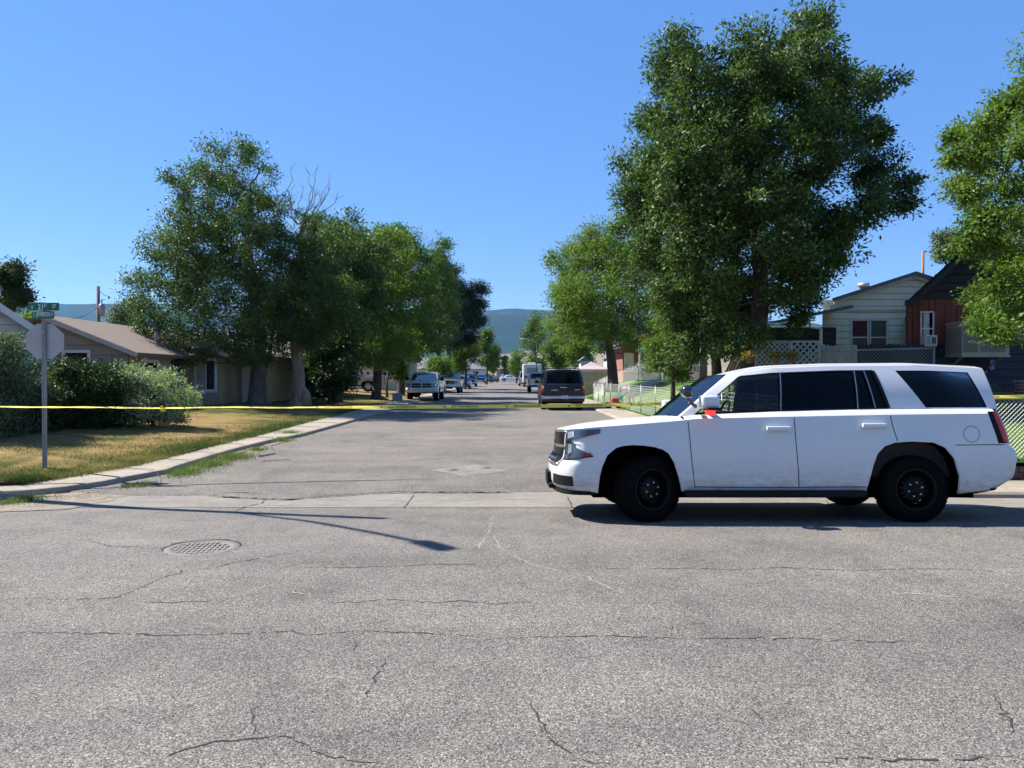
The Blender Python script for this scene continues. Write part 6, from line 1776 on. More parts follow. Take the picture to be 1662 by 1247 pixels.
# brick edging under the near fence
t_ = thing('brick_edging', 'low dark red brick retaining edge under the chain link fence', 'wall', (5.6, 11.66, zr(11.6) + .06))
mb = MB(); x = 0; k = 0; rr = random.Random(4)
for row in range(3):
    x = -.1 * (row % 2)
    while x < 11:
        wd = rr.uniform(.21, .25); z = row * .085; d = rr.uniform(-.012, .012)
        mb.rbox(x, x + wd - .014, d, d + .12, z, z + .074, .008); x += wd
mb.build('bricks', M('edging_brick', (.17, .065, .05), .9, var=.35, vs=7, bump=.4, bs=40), t_)
mb = MB(); mb.box(0, 11, .03, .10, -.02, .25); mb.build('mortar', M('mortar', (.24, .2, .17), .95, var=.2), t_)
mb = MB()
for k in range(60): mb.rbox(k * .19 - .05, k * .19 + .13, -.06 + .015 * math.sin(k * 1.9), .02, -.035, .035 + .01 * math.sin(k * 2.7), .02)
mb.build('scalloped_border', M('red_terracotta', (.22, .075, .055), .9, var=.25, vs=8), t_)

# wooden picket fences and lattice
WOODG = M('weathered_wood', (.38, .345, .29), .95, var=.35, vs=5, stretch=(6, 6, .5), bump=.3, bs=30)
WOODD = M('dark_stained_wood', (.035, .03, .028), .9, var=.4, vs=5, stretch=(6, 6, .5))
LATW = M('white_lattice', (.27, .30, .31), .7, var=.08)
def board_fence(label, xa, xb, Y, zt, mat, name='wooden_fence', group='backyard fences', zb=.5):
    t_ = thing(name, label, 'fence', (xa, Y, zb), 0, group); mb = MB(); x = 0; rr = random.Random(int(xa * 10)); h = zt - zb
    while x < xb - xa - .05:
        hh = h + rr.uniform(-.02, .02); mb.prism([(x, 0, 0), (x + .088, 0, 0), (x + .088, 0, hh - .03), (x + .062, 0, hh), (x + .026, 0, hh), (x, 0, hh - .03)], (0, .02, 0)); x += .096
    mb.build('boards', mat, t_)
    mb = MB(); mb.box(0, xb - xa, .02, .06, h * .3, h * .3 + .09); mb.box(0, xb - xa, .02, .06, h * .85, h * .85 + .08); mb.build('rails', mat, t_)
    for px_ in (0, (xb - xa) / 2, xb - xa - .09):
        mb = MB(); mb.box(px_, px_ + .09, .06, .15, 0, h); mb.build('post', mat, t_)
D = 18.6
board_fence('pale weathered board fence between the lattice and the dark fence', PX(1334, D), PX(1390, D), D, PZ(560, D), WOODG)
board_fence('dark board fence running behind the patrol car to the red cedar house', PX(1391, D), PX(1500, D), D, PZ(559, D), WOODD)
def lattice(label, xa, xb, Y, z0, z1, pitch=.105, rot=0, mat=None):
    t_ = thing('lattice_panel', label, 'lattice', (xa, Y, z0), rot, 'white lattice panels'); w_, h_ = xb - xa, z1 - z0; mb = MB(); s = pitch * 1.414
    n = int((w_ + h_) / s) + 1
    for dr, dy in ((1, 0), (-1, .012)):
        for k in range(n):
            s0 = k * s - (h_ if dr > 0 else 0); s1 = s0 + h_ if dr > 0 else s0 - h_; ds = s1 - s0
            ta, tb = -s0 / ds, (w_ - s0) / ds; t0, t1 = max(0, min(ta, tb)), min(1, max(ta, tb))
            if t1 - t0 < .03: continue
            mb.bar((s0 + ds * t0, dy, h_ * t0), (s0 + ds * t1, dy, h_ * t1), .010, .034, 0, (0, 1, 0) if False else (0, 0, 1))
    mb.build('slats', mat or LATW, t_)
    mb = MB(); mb.box(-.03, w_ + .03, -.02, .03, h_, h_ + .04); mb.box(-.03, w_ + .03, -.02, .03, -.04, 0); mb.box(-.04, 0, -.02, .03, 0, h_); mb.box(w_, w_ + .04, -.02, .03, 0, h_); mb.build('frame', mat or LATW, t_)
D = 18.0
lattice('bright white lattice panel beside the pale board fence', PX(1286, D), PX(1328, D), D, .95, PZ(556, D))
lattice('sun-dappled white lattice panel nearest the big trunk', PX(1228, 18.4), PX(1279, 18.4), 18.4, .95, PZ(556, 18.4), .085)
# flower pots
POT = M('terracotta_pot', (.16, .06, .035), .8, var=.2)
FLO = leafmat('marigold', (.45, .16, .02), (.62, .36, .03), .6, .3)
def pot(label, px, py, D, first=[None]):
    x, z = PX(px, D), PZ(py, D)
    if first[0] is None:
        t_ = thing('flower_pot', label, 'flower pot', (x, D, z), 0, 'flower pots on the fence')
        mb = MB(); mb.lathe([(.0005, -.16), (.06, -.16), (.10, 0), (.11, 0), (.11, .015), (.09, .015), (.0005, .0)], (0, 0, 0), 'z', 16); mb.build('pot', POT, t_)
        rng = np.random.default_rng(5); c = rng.normal(0, 1, (24, 3)) * np.array([.08, .08, .035]) + np.array([0, 0, .07])
        leaves('flowers', t_, c, rng.random(24), 260, .035, FLO, rng, .03); leaves('foliage', t_, c - np.array([0, 0, .05]), rng.random(24), 300, .05, ASHL, rng, .05)
        first[0] = t_; return t_
    return dup(first[0], (x, D, z), px * .1, label)
pot('pot of orange flowers on the fence right beside the big trunk', 1218, 579, 17.7); pot('pot of orange flowers in front of the sun-dappled lattice', 1259, 579, 17.6); pot('pot of orange flowers between the two lattice panels', 1284, 578, 17.6)
# flag on a leaning pole behind the trunk
FD = 23.5; t_ = thing('flag', 'red and white striped flag hanging behind the big trunk', 'flag', (PX(1180, FD), FD, PZ(610, FD)))
mb = MB(); a = Vector((PX(1196, FD), FD, PZ(560, FD))) - Vector(t_.location); b = Vector((PX(1172, FD), FD, PZ(612, FD))) - Vector(t_.location)
mb.tube([b + Vector((-.12, .02, -.5)), a + Vector((.25, .02, .35))], .016, 8); mb.build('pole', TRIM, t_)
u_ = (a - b); L_ = u_.length; u_ /= L_; v_ = Vector((u_.z, 0, -u_.x))
for name, rng_, mt in (('stripes', None, None),):
    mb = MB()
    for k in range(13):
        for j in range(14):
            s0, s1 = k / 13 * .62, (k + 1) / 13 * .62; t0, t1 = j / 14 * L_ * 1.3 - .1, (j + 1) / 14 * L_ * 1.3 - .1
            if k < 7 and j > 8: m_ = 2
            else: m_ = k % 2
            def pt(s, t): return b + u_ * t + v_ * s + Vector((0, -.05 * math.sin(s * 14 + t * 3) - .02, 0))
            mb.add([pt(s0, t0), pt(s1, t0), pt(s1, t1), pt(s0, t1)], [(0, 1, 2, 3)], m_)
    mb.build('cloth', [M('flag_red', (.42, .03, .03), .8, var=.1), M('flag_white', (.65, .60, .58), .8, var=.05), M('flag_blue', (.03, .05, .20), .8, var=.1)], t_)

# sun canopy over the far wall, beige wall
t_ = thing('garden_canopy', 'faded mauve fabric canopy above the beige wall, right of the charcoal SUV', 'canopy', (PX(960, 62), 62, 1.0))
mb = MB(); G = []
ax, az_ = 0, PZ(587, 62) - 1.0; hz = PZ(600, 62) - 1.0
for k in range(33):
    t = 2 * math.pi * k / 32; r = 1.75 / max(abs(math.cos(t)), abs(math.sin(t))); row = []
    for j in range(7): q = j / 6; row.append((r * q * math.cos(t), r * q * math.sin(t) * .8, lerp(az_, hz, q ** .8) - .06 * math.sin(math.pi * q)))
    row.append((r * math.cos(t), r * math.sin(t) * .8, hz - .16)); G.append(row)
mb.grid(G, 0, True); mb.build('fabric', M('mauve_fabric', (.36, .29, .31), .9, var=.12), t_)
for sx in (-1.7, 1.7):
    for sy in (-1.35, 1.35): mb = MB(); mb.tube([(sx, sy, -.4), (sx, sy, hz)], .03, 6); mb.build('post', GRAYTRIM, t_)
t_ = thing('garden_wall', 'low beige block wall under the mauve canopy', 'wall', (PX(940, 57), 57, .2))
mb = MB(); mb.rbox(0, PX(992, 57) - PX(940, 57), 0, .25, 0, PZ(602, 57) - .2, .03); mb.build('blocks', M('beige_block', (.40, .32, .24), .9, var=.2, vs=3), t_); 
t_ = thing('shed', 'small white shed top showing above the mauve canopy', 'shed', (PX(950, 70), 70, .8))
mb = MB(); mb.box(-.4, .35, 0, 2, 0, 2.2); mb.box(2.0, 4.2, .5, 3, 0, 2.4); mb.build('wall', S_WHITE, t_)
mb = MB(); mb.prism([(-.6, -.2, 2.2), (.5, -.2, 2.2), (-.05, -.2, 2.6)], (0, 2.4, 0)); mb.prism([(1.8, .3, 2.4), (4.4, .3, 2.4), (3.1, .3, 3.0)], (0, 3, 0)); mb.build('roof', SHING_G, t_)
# timber step on the grass slope
t_ = thing('timber_edging', 'grey timber edging on the slope below the brick house', 'edging', (PX(1030, 41), 41, PZ(633, 41)))
mb = MB(); mb.bar((0, 0, 0), (1.5, 1.5, .35), .2, .2); mb.bar((.1, .1, .18), (1.5, 1.6, .5), .18, .16); mb.build('beam', WOODG, t_)
# toys in the yard behind the fence
t_ = thing('toy_slide', 'small light blue toy slide on the grass behind the chain link fence', 'toy', (PX(1010, 36), 36, lawn_right(5.6, 36)))
mb = MB(); G = []
for k in range(12):
    t = k / 11; x, z = lerp(-.5, .35, t), .05 + .55 * smooth(t)
    G.append([(x, -.16, z + .09), (x, -.15, z), (x, .15, z), (x, .16, z + .09)])
mb.grid(G, 0, True); mb.build('chute', M('toy_blue', (.10, .42, .60), .4, var=.08), t_)
mb = MB()
for sy in (-.17, .17): mb.bar((.34, sy, 0), (.36, sy, .62), .05, .05); mb.bar((.62, sy, 0), (.38, sy, .6), .04, .04)
for z in (.15, .3, .45): mb.bar((lerp(.62, .38, z / .6), -.17, z), (lerp(.62, .38, z / .6), .17, z), .03, .03)
mb.build('ladder', M('toy_pink', (.60, .12, .25), .45, var=.1), t_)
t_ = thing('toy_parasol', 'little pink and purple toy parasol standing behind the chain link fence', 'toy', (PX(1016, 37), 37, lawn_right(5.5, 37)))
mb = MB(); mb.lathe([(.0005, .98), (.12, .93), (.26, .80)], (0, 0, 0), 'z', 16); mb.build('canopy', M('toy_purple', (.42, .12, .38), .6, var=.2), t_)
mb = MB(); mb.tube([(0, 0, 0), (0, 0, .95)], .012, 6); mb.build('pole', TRIM, t_)
t_ = thing('toy_car', 'red ride-on toy lying in the grass behind the chain link fence', 'toy', (PX(996, 35), 35, lawn_right(5.2, 35)))
mb = MB(); mb.rbox(-.35, .35, -.18, .18, .10, .30, .06); mb.rbox(-.1, .2, -.16, .16, .28, .48, .05); mb.build('body', M('toy_red', (.45, .05, .04), .4, var=.15), t_)
for sx in (-.22, .22):
    for sy in (-.19, .19): mb = MB(); mb.lathe([(.0005, .03), (.09, .03), (.10, 0), (.09, -.03), (.0005, -.03)], (sx, sy, .10), 'y', 14); mb.build('wheel', RUBBER, t_)
t_ = thing('garden_chair', 'red metal garden chair behind the fence, just left of the big trunk', 'chair', (PX(1146, 21), 21, lawn_right(5.2, 21) + .25), R(200))
mb = MB()
for sx in (-.22, .22):
    mb.tube([(sx, -.2, 0), (sx, -.2, .42), (sx, .2, .40), (sx, .28, .9)], .014, 6); mb.tube([(sx, .24, 0), (sx, .2, .4)], .014, 6)
mb.build('frame', _mc['red_enamel'], t_)
mb = MB()
for k in range(6): mb.bar((-.22, -.2 + k * .075, .425), (.22, -.2 + k * .075, .425), .05, .008)
mb.build('seat', _mc['red_enamel'], t_); mb = MB()
for k in range(7): mb.bar((-.2 + k * .066, .21, .46), (-.2 + k * .066, .275, .86), .03, .008)
mb.build('backrest', _mc['red_enamel'], t_)

# ------------------------------------------------------------------ street furniture
def text_mesh(name, body, size, mat, parent, mtx, mirror=False, sx=1.0, ext=.0008, align='CENTER'):
    cu = bpy.data.curves.new(name, 'FONT'); cu.body = body; cu.size = size; cu.align_x = align; cu.align_y = 'CENTER'; cu.extrude = ext; cu.resolution_u = 3; cu.offset = size * .012
    ob = bpy.data.objects.new(name, cu); C.objects.link(ob)
    dg = bpy.context.evaluated_depsgraph_get(); me = bpy.data.meshes.new_from_object(ob.evaluated_get(dg))
    bpy.data.objects.remove(ob); bpy.data.curves.remove(cu)
    me.transform(Matrix.Diagonal(((-sx if mirror else sx), 1, 1, 1))); me.transform(mtx)
    me.materials.clear(); me.materials.append(mat); me.name = name
    o = bpy.data.objects.new(name, me); C.objects.link(o)
    if parent is not None: o.parent = parent
    return o
SY = 12.4; SX = PX(72, SY); SZ = lawn_left(SX, SY)
t_ = thing('stop_sign', 'back of an octagonal stop sign on a steel post under two green street name blades', 'sign', (SX, SY, SZ))
ztop = PZ(521, SY) - SZ
mb = MB(); hw = .024
for sgx in (-1, 1):
    mb.box(sgx * hw - .003, sgx * hw + .003, -hw, hw, -.3, ztop); mb.box(-hw, hw, sgx * hw - .003, sgx * hw + .003, -.3, ztop) if sgx > 0 else None
mb.box(-hw, -.008, -hw - .003, -hw + .003, -.3, ztop); mb.box(.008, hw, -hw - .003, -hw + .003, -.3, ztop)
z = -.28
while z < ztop: mb.box(-.008, .008, -hw - .0025, -hw + .0025, z, z + .013); z += .0254
mb.box(-.02, .02, -.010, .012, -.3, ztop - .01, 1)
mb.build('post', [GALV, M('post_hollow', (.06, .06, .065), .8, var=.1)], t_)
ROT = Matrix.Rotation(R(12), 4, 'Z')
mb = MB(); r = .302; zc = PZ(554, SY) - SZ; pts = []
for k in range(8):
    a = R(22.5 + 45 * k); pts.append(ROT @ Vector((r * math.cos(a), 0.034, r * math.sin(a))) + Vector((0, 0, zc)))
nrm = ROT @ Vector((0, .004, 0)); mb.prism(pts, nrm)
mb.build('sign_plate', M('aluminium_back', (.40, .36, .36), .45, .35, var=.08, vs=2), t_)
mb = MB(); mb.prism([p + ROT @ Vector((0, .0045, 0)) for p in pts], ROT @ Vector((0, .001, 0))); mb.build('red_face', M('sign_red', (.40, .01, .015), .4, var=.05), t_)
mb = MB()
for dz in (-.15, .15): mb.lathe([(.0005, -.006), (.010, -.006), (.011, .0)], (0, -hw - .003, zc + dz), 'y', 8)
mb.build('bolts', NUT, t_)
GRN = M('sign_green', (.004, .115, .055), .45, var=.08); WHT = M('sign_white_letters', (.72, .74, .72), .5, var=.03)
def fit_text(body, xa, xb, za, zb, M4, parent):
    o = text_mesh('lettering', body, 1.0, WHT, parent, Matrix.Identity(4), ext=.0)
    V = o.data.vertices; xs = [v.co.x for v in V]; ys = [v.co.y for v in V]; a, b, c, d = min(xs), max(xs), min(ys), max(ys)
    for v in V: v.co = M4 @ Vector((lerp(xa, xb, (v.co.x - a) / (b - a)), -.0045, lerp(za, zb, (v.co.y - c) / (d - c))))
for (nm, txts, x0, x1, py, h_, rz) in (('street_name_blade', (('E', .10, .15, .25, .62), ('21', .31, .47, .12, .82), ('ST', .50, .61, .45, .88), ('ST', .78, .91, .32, .80)), PX(49, SY), PX(96, SY), 498, .125, R(3)),
                                   ('street_name_blade', (('S', .07, .12, .30, .72), ('JEFFERSON', .18, .82, .14, .84), ('ST', .87, .96, .30, .72)), PX(50, SY), PX(92.5, SY), 511.5, .125, R(-14))):
    cx_ = (x0 + x1) / 2 - SX; z_ = PZ(py, SY) - SZ; wd = x1 - x0 + .01; M4 = Matrix.Translation((cx_, -.01, z_)) @ Matrix.Rotation(rz, 4, 'Z')
    mb = MB(); mb.rbox(-wd / 2, wd / 2, -.0025, .0025, -h_ / 2, h_ / 2, .002)
    mb.v = [tuple(M4 @ Vector(p)) for p in mb.v]; bld = mb.build(nm, GRN, t_)
    mb = MB(); mb.box(-.03, .03, .004, .018, -h_ / 2 - .03, h_ / 2 - .02); mb.v = [tuple(M4 @ Vector(p)) for p in mb.v]; mb.build('bracket', GALV, bld)
    for (tx, fa_, fb_, ga, gb) in txts:
        fit_text(tx, lerp(-wd / 2, wd / 2, fa_), lerp(-wd / 2, wd / 2, fb_), lerp(-h_ / 2, h_ / 2, ga), lerp(-h_ / 2, h_ / 2, gb), M4, bld)

# utility pole and street lamp outside the left edge (its shadow falls across the gutter)
UP = M('pole_wood', (.16, .125, .10), .95, var=.3, vs=5, stretch=(4, 4, .3), bump=.4, bs=20)
T1 = GP(620, 842); L1 = (8.9 - T1.z) / math.tan(SUN_EL); bx, by = T1.x + SUN_DIR.x * L1, T1.y + SUN_DIR.y * L1; bz = lawn_left(bx, by)
T2 = GP(703, 886); L2 = (7.1 + bz - T2.z) / math.tan(SUN_EL); hx_, hy_ = T2.x + SUN_DIR.x * L2 - bx, T2.y + SUN_DIR.y * L2 - by
t_ = thing('lamp_pole', 'wooden street lamp pole whose long shadow crosses the concrete gutter', 'lamp post', (bx, by, bz))
mb = MB(); mb.tube([(0, 0, -.3), (0, 0, 4), (0, 0, 8.9 - bz)], [.13, .11, .085], 14); mb.build('pole', UP, t_)
mb = MB(); mb.tube([(0, 0, 6.6), (hx_ * .33, hy_ * .33, 7.0), (hx_ * .7, hy_ * .7, 7.15), (hx_ * .93, hy_ * .93, 7.12)], .045, 8); mb.build('arm', GALV, t_)
mb = MB(); mb.rbox(-.26, .26, -.10, .10, -.05, .05, .04); mb.v = [tuple(Matrix.Translation((hx_, hy_, 7.1)) @ Matrix.Rotation(R(-50), 4, 'Z') @ Vector(p)) for p in mb.v]; mb.build('lamp_head', GRAYTRIM, t_)
# distant utility pole with transformer on the left
PD = 58; t_ = thing('utility_pole', 'wooden utility pole with a transformer above the taupe roof', 'utility pole', (PX(160, PD), PD, .3))
zt = PZ(465, PD) - .3; mb = MB(); mb.tube([(0, 0, -.3), (0, 0, zt)], [.17, .12], 10); mb.build('pole', UP, t_)
mb = MB(); zz = PZ(503, PD) - .3; mb.lathe([(.0005, -.5), (.2, -.5), (.22, .35), (.1, .45), (.0005, .45)], (.33, -.1, zz), 'z', 14); mb.tube([(.33, -.1, zz + .45), (.33, -.1, zz + .8)], .04, 6); mb.build('transformer', GALV, t_)
mb = MB(); mb.tube([(0, 0, zt - .3), (.5, 0, zt - .7), (.85, 0, zt - .75)], .02, 5); mb.tube([(0, 0, zt - 1.2), (.6, 0, zt - .95)], .018, 5); mb.lathe([(.0005, .1), (.07, .08), (.07, -.08), (.0005, -.1)], (.8, 0, zt - .85), 'z', 8); mb.build('insulator_arm', GRAYTRIM, t_)
mb = MB(); a = Vector((0, 0, zz + .2)); b = Vector((PX(95, 45) - PX(160, PD), -13, PZ(516, 45) - .3)); mb.tube([a.lerp(b, k / 12) - Vector((0, 0, .35 * math.sin(math.pi * k / 12))) for k in range(13)], .02, 4); mb.build('cable', BLACKTRIM, t_)
# thin lamp post at the far right kerb
LD = 100; t_ = thing('street_lamp', 'thin street lamp post with a curved arm in front of the tall far green tree', 'street lamp', (PX(871, LD), LD, .3))
zt = PZ(556, LD) - .3; mb = MB(); mb.tube([(0, 0, 0), (0, 0, zt)], [.07, .045], 8); mb.build('pole', BARKD, t_)
mb = MB(); mb.tube([(0, 0, zt - .1), (-.8, 0, zt + .35), (-1.7, 0, zt + .5)], .025, 6); mb.build('arm', GALV, t_)
mb = MB(); mb.rbox(-2.15, -1.6, -.12, .12, zt + .42, zt + .55, .04); mb.build('lamp_head', TRIM, t_)
# little yard sign by the lifted pickup
YD = 43; t_ = thing('yard_sign', 'small blue-white yard sign on wire legs left of the lifted white pickup', 'sign', (PX(645, YD), YD, lawn_left(PX(645, YD), YD)), R(10))
mb = MB(); mb.box(-.28, .28, -.006, .006, .10, .52); mb.build('panel', M('yard_sign_blue', (.16, .20, .28), .6, var=.2), t_)
mb = MB(); mb.tube([(-.2, 0, -.05), (-.2, 0, .15)], .006, 5); mb.tube([(.2, 0, -.05), (.2, 0, .15)], .006, 5); mb.build('legs', GALV, t_)
t_ = thing('road_sign', 'tiny white square sign at the far end beside the spruce', 'sign', (PX(815, 178), 178, zr(178)))
mb = MB(); mb.tube([(0, 0, 0), (0, 0, 1.4)], .04, 6); mb.build('post', GALV, t_); mb = MB(); mb.rbox(-.3, .3, -.05, -.02, 1.1, 1.75, .01); mb.build('panel', TRIM, t_)

# manhole cover with raised lugs
mc = GP(327, 890.5); t_ = thing('manhole_cover', 'round iron manhole cover with raised square lugs set in the near asphalt', 'manhole cover', (mc.x, mc.y, zr(mc.y)), .35)
IRON = M('worn_iron', (.135, .125, .11), .8, 0, var=.25, vs=8, bump=.3, bs=60)
mb = MB(); mb.lathe([(.0005, -.012), (.245, -.012), (.258, .006), (.285, .008), (.315, .006), (.33, .001)], (0, 0, 0), 'z', 48); 
mb.build('plate', IRON, t_)
LUG = M('iron_lug', (.16, .148, .13), .8, 0, var=.2); holes = MB(); lugs = MB()
for i in range(-6, 7):
    for j in range(-2, 3):
        x, y = i * .044 + (.02 if j % 2 else 0), j * .095
        if math.hypot(x, y) < .235:
            lugs.rbox(x - .011, x + .009, y - .034, y + .034, -.014, .008, .003)
            q = random.Random(i * 31 + j * 7).random()
            if q > .2: holes.box(x + .011, x + .018 + .014 * q, y - .034 * q, y + .030 * q, -.013, -.0105)
lugs.build('lugs', LUG, t_); holes.build('holes', LINER, t_)
mb = MB(); G = []; rr = random.Random(9)
for k in range(97):
    a = 2 * math.pi * k / 96; r1 = .335 + .02 * math.sin(a * 3) + .012 * rr.random() + (.05 if .9 < a < 2.4 else 0); G.append([(.326 * math.cos(a), .326 * math.sin(a), .002), (r1 * math.cos(a), r1 * math.sin(a), .0035)])
G[-1] = G[0]; mb.grid(G, 0, True); mb.build('broken_asphalt_ring', CRACK, t_)
for i, (px, py, lb) in enumerate([(733, 765, 'left of two small iron valve lids in the pale diamond patch'), (788, 762.3, 'right of two small iron valve lids in the pale diamond patch')]):
    v = GP(px, py); v.z = zr(v.y) + .03
    if i == 0:
        t1_ = thing('valve_cover', lb, 'valve cover', v, 0, 'valve covers'); mb = MB(); mb.lathe([(.0005, .004), (.08, .004), (.083, .0), (.10, .0), (.11, .006), (.12, -.002)], (0, 0, 0), 'z', 24); mb.build('ring', IRON, t1_)
        mb = MB(); mb.lathe([(.0005, .007), (.075, .007), (.078, .003)], (0, 0, 0), 'z', 20); mb.build('lid', M('dark_iron', (.13, .12, .11), .6, .3, var=.2), t1_)
    else: dup(t1_, v, 1, lb)

# ------------------------------------------------------------------ police tape
TAPE = M('yellow_tape', (.74, .61, .06), .5, var=.1, coat=.1); INK = M('tape_ink', (.03, .03, .02), .5, var=.05)
tp = [Vector((bx + .1, by - .15, 1.16)), Vector((PX(72, 11.8), 11.8, PZ(661, 11.8))), Vector((PX(250, 12.1), 12.1, PZ(662, 12.1))), Vector((PX(600, 12.5), 12.5, PZ(661, 12.5))), Vector((PX(860, 12.7), 12.7, PZ(659.5, 12.7))), Vector((PX(1070, 12.6), 12.6, PZ(656, 12.6))), Vector((5.66, 12.1, 1.19)), Vector((5.9, 11.86, 1.225)), Vector((8, 11.85, 1.25)), Vector((11, 11.84, 1.262)), Vector((16, 11.84, 1.25))]
t_ = thing('police_tape', 'yellow police line tape with mirrored black lettering stretched across the street', 'tape', tp[0])
wpts = []; cum = [0]
for i in range(len(tp) - 1):
    p0, p1, p2, p3 = tp[max(0, i - 1)], tp[i], tp[i + 1], tp[min(len(tp) - 1, i + 2)]
    for k in range(40):
        t = k / 40; wpts.append(.5 * ((2 * p1) + (p2 - p0) * t + (2 * p0 - 5 * p1 + 4 * p2 - p3) * t * t + (3 * p1 - p0 - 3 * p2 + p3) * t ** 3) if i not in (5, 6) else p1.lerp(p2, t))
wpts.append(tp[-1]); wpts = [p - tp[0] for p in wpts]
for a, b in zip(wpts, wpts[1:]): cum.append(cum[-1] + (b - a).length)
def tape_at(s):
    i = int(np.searchsorted(cum, s)) - 1; i = max(0, min(len(wpts) - 2, i)); f = (s - cum[i]) / max(1e-9, cum[i + 1] - cum[i])
    p = wpts[i].lerp(wpts[i + 1], f); d = (wpts[i + 1] - wpts[i]).normalized()
    x = p.x + tp[0].x
    edge = .15 + .85 * smooth((x + 3.9) / 2.4) if x < -1.5 else 1.0
    ang = math.acos(min(1, max(.3, edge * (1 + .05 * math.sin(s * 2.1)))))
    if x > 5: ang = .5 + .15 * math.sin(s * 5)
    up = Vector((0, 0, 1)); nn = d.cross(up).normalized()       # points to the camera (-y)
    v = up * math.cos(ang) + nn * math.sin(ang) * -1
    if x < -3.5: p = p + Vector((0, 0, .006 * math.sin(s * 3)))
    return p, d, v.normalized(), (d.cross(v)).normalized()
mb = MB(); G = []; tot = cum[-1]; ns = 700
for i in range(ns + 1):
    p, d, v, n = tape_at(tot * i / ns); G.append([p + v * (-.029 + .058 * j / 4) + n * .002 * math.sin(i * .5 + j) for j in range(5)])
mb.grid(G, 0, True); mb.build('ribbon', TAPE, t_)
s = 3.1; k = 0
def wrapped(body, s0, size, sx, mirror=True, off=.006):
    o = text_mesh('lettering', body, size, INK, t_, Matrix.Identity(4), mirror, sx, 0)
    for vtx in o.data.vertices:
        p, d, v, n = tape_at(s0 + vtx.co.x)
        nn = n if n.y < 0 else -n
        vtx.co = p + v * vtx.co.y + nn * off
    return o
s = 3.35
while s < tot - .6:
    wrapped('POLICE LINE DO NOT CROSS', s, .048, .70); 
    mb = MB(); c0 = s - .30; pts = []
    for q in range(10):
        a = math.pi / 2 + q * math.pi / 5; r_ = .024 if q % 2 == 0 else .010; p, d, v, n = tape_at(c0 + r_ * math.cos(a) - .03); nn = n if n.y < 0 else -n; pts.append(p + v * r_ * math.sin(a) + nn * .006)
    mb.poly(pts); mb.build('star_mark', INK, t_)
    s += 1.02
# loose yellow tape end in the shrub
t2 = thing('tape_scrap', 'crumpled yellow tape end caught in the grey-green shrub', 'tape', (PX(262, 12.15), 12.12, PZ(662, 12.12)))
mb = MB(); G = []
for k in range(26):
    t = k / 25; a = t * 9; G.append([(.06 * t + .03 * math.cos(a), .02 * math.sin(a * 1.3), -.04 * t + .02 * math.sin(a) + .022 * j) for j in (-1, 0, 1)])
mb.grid(G, 0, True); mb.build('strip', TAPE, t2)

# ------------------------------------------------------------------ grass and weeds
def blades(name, pts, hgt, wdt, mat, rng, tint=None, lean=.35):
    n = len(pts); P = np.array(pts, dtype=np.float64); a = rng.random(n) * 6.283; h = hgt * rng.uniform(.5, 1.4, n) if not hasattr(hgt, '__len__') else hgt
    s = np.stack([np.cos(a), np.sin(a), np.zeros(n)], 1); ln = rng.normal(0, lean, (n, 2)); tip = P + np.stack([ln[:, 0] * h, ln[:, 1] * h, h], 1)
    V = np.stack([P - s * wdt / 2, P + s * wdt / 2, tip], 1).reshape(-1, 3).astype(np.float32)
    me = bpy.data.meshes.new(name); me.vertices.add(3 * n); me.vertices.foreach_set('co', V.ravel()); me.loops.add(3 * n); me.loops.foreach_set('vertex_index', np.arange(3 * n, dtype=np.int32))
    me.polygons.add(n); me.polygons.foreach_set('loop_start', np.arange(0, 3 * n, 3, dtype=np.int32)); me.polygons.foreach_set('loop_total', np.full(n, 3, dtype=np.int32)); me.materials.append(mat)
    t = rng.random(n) if tint is None else tint
    at = me.attributes.new('tint', 'FLOAT', 'POINT'); at.data.foreach_set('value', np.repeat(np.clip(t, 0, 1), 3).astype(np.float32)); me.update(calc_edges=True)
    o = bpy.data.objects.new(name, me); C.objects.link(o); return tag(o, kind='stuff')
rng = np.random.default_rng(77); pts = []; tint = []; hh = []
xin = [b for a, b in INNER]; yin = [a for a, b in INNER]
NB = 170000
yy = INNER[0][0] + (rng.random(NB) ** 1.7) * 22; kk = (rng.random(NB) ** 1.4) * 9
from math import sin
for y, k in zip(yy, kk):
    x = innx(y, 1.2) - k + .05 + (rng.normal(0, .07) if k < .25 else 0)
    g = .5 + .30 * math.sin(x * .9 + 1.2 * math.sin(y * .7)) * math.cos(y * .55 + x * .3) + .25 * math.sin(x * 2.9 + 1.7 * math.sin(y * 1.9)) * math.cos(y * 2.3 - x) + .15 * math.sin(x * 7 + y * 5) * math.cos(y * 6 - x * 4)
    edge = math.exp(-k / .7)
    t = .2 + .75 * smooth((g - .25) * 1.6) - .32 * edge + rng.normal(0, .14)
    pts.append((x, y, lawn_left(x, y) - .005)); tint.append(t); hh.append((.026 + .035 * edge + .05 * max(0, .75 - t)) * rng.uniform(.5, 1.5))
tag(blades('grass', pts, np.array(hh), .009, GRASSB, rng, np.array(tint), .5), 'patchy dry and green lawn grass on the left corner', None)
rng = np.random.default_rng(78); pts = []; hh = []
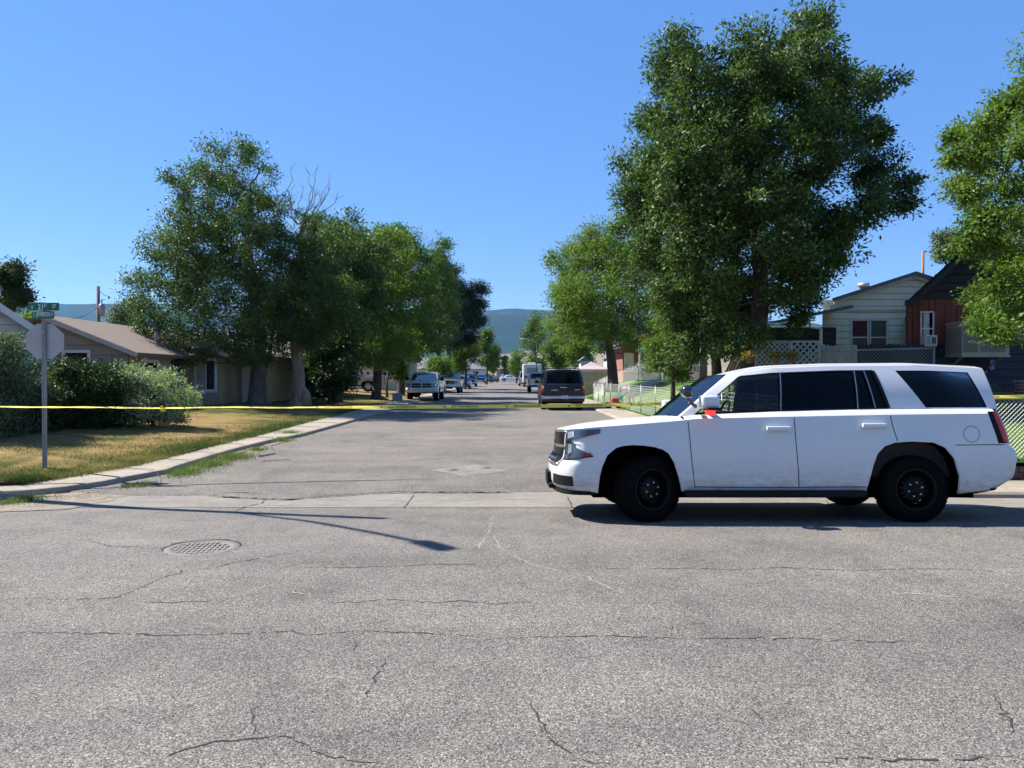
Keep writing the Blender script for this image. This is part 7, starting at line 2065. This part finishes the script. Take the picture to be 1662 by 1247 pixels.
for (px, py, r, n, h) in [(375, 741, .42, 1800, .13), (300, 764, .35, 1300, .11), (340, 752, .35, 1500, .12), (255, 760, .18, 500, .07), (40, 808, .22, 700, .09), (10, 812, .15, 300, .06), (470, 706, .35, 1100, .20), (455, 714, .3, 800, .14), (575, 655, .7, 1500, .24), (555, 657, .5, 800, .2), (86, 758, .22, 500, .08), (232, 784, .2, 300, .07), (205, 786, .12, 160, .06), (415, 728, .3, 500, .1), (700, 690, .0, 0, .1), (960, 650, .3, 700, .25), (955, 640, .3, 700, .35), (1010, 668, .3, 300, .12)]:
    if not n: continue
    v = GP(px, py, .06)
    for _ in range(n):
        a = rng.random() * 6.283; q = r * rng.normal(0, .5); x = v.x + q * math.cos(a) * 1.2; y = v.y + q * math.sin(a) * 1.6
        pts.append((x, y, zr(y) + (.02 if py > 700 else .14))); hh.append(h * .75 * rng.uniform(.3, 1.3))
tag(blades('weeds', pts, np.array(hh), .010, GREENB, rng, None, .45), None)
rng = np.random.default_rng(79); pts = []
for _ in range(60000):
    x = 5.0 + rng.random() ** 1.3 * 9; y = 11.8 + rng.random() ** 1.5 * 26; pts.append((x, y, lawn_right(x, y) - .005))
blades('grass', pts, .05, .010, GREENB, rng, None, .4)
for (a_, b_, lb) in (((420, 744), (446, 739), 'thick dry stick lying on the asphalt near the left curb'), ((424, 752.5), (470, 749.5), 'long thin curved twig lying on the asphalt near the left curb')):
    A = GP(*a_); B = GP(*b_); t_ = thing('fallen_stick', lb, 'stick', (A.x, A.y, zr(A.y) + .03), 0, 'sticks on the road')
    d = B - A; d.z = 0; mb = MB(); rr_ = .016 if a_[0] == 420 else .007
    mb.tube([d * (k / 6) + Vector((0, .05 * math.sin(math.pi * k / 6), .01)) for k in range(7)], [rr_ * (1 - .4 * k / 6) for k in range(7)], 6); mb.build('wood', DEADW, t_)
# dry leaves and grit scattered in the gutter and along the kerb
rng = np.random.default_rng(80); mb = MB()
for _ in range(900):
    px = rng.uniform(-20, 330); py = np.interp(px, [-20, 60, 170, 275, 330], [822, 816, 800, 782, 768]) + rng.normal(0, 7)
    v = GP(px, max(py, 700)); s_ = rng.uniform(.004, .013); a = rng.random() * 6.28; v.z += .016
    mb.add([v + Vector((s_ * math.cos(a + q), s_ * math.sin(a + q), (.006 if k == 0 else 0))) for k, q in enumerate((0, 1.9, 3.2, 4.6))], [(0, 1, 2, 3)])
for _ in range(160):
    v = GP(rng.uniform(300, 1000), rng.uniform(795, 835)); s_ = rng.uniform(.004, .010); a = rng.random() * 6.28; v.z += .022
    mb.add([v + Vector((s_ * math.cos(a + q), s_ * math.sin(a + q), (.006 if k == 0 else 0))) for k, q in enumerate((0, 1.9, 3.2, 4.6))], [(0, 1, 2, 3)])
tag(mb.build('fallen_leaves', M('dry_leaf', (.16, .11, .06), .9, var=.4, vs=30)), kind='stuff')
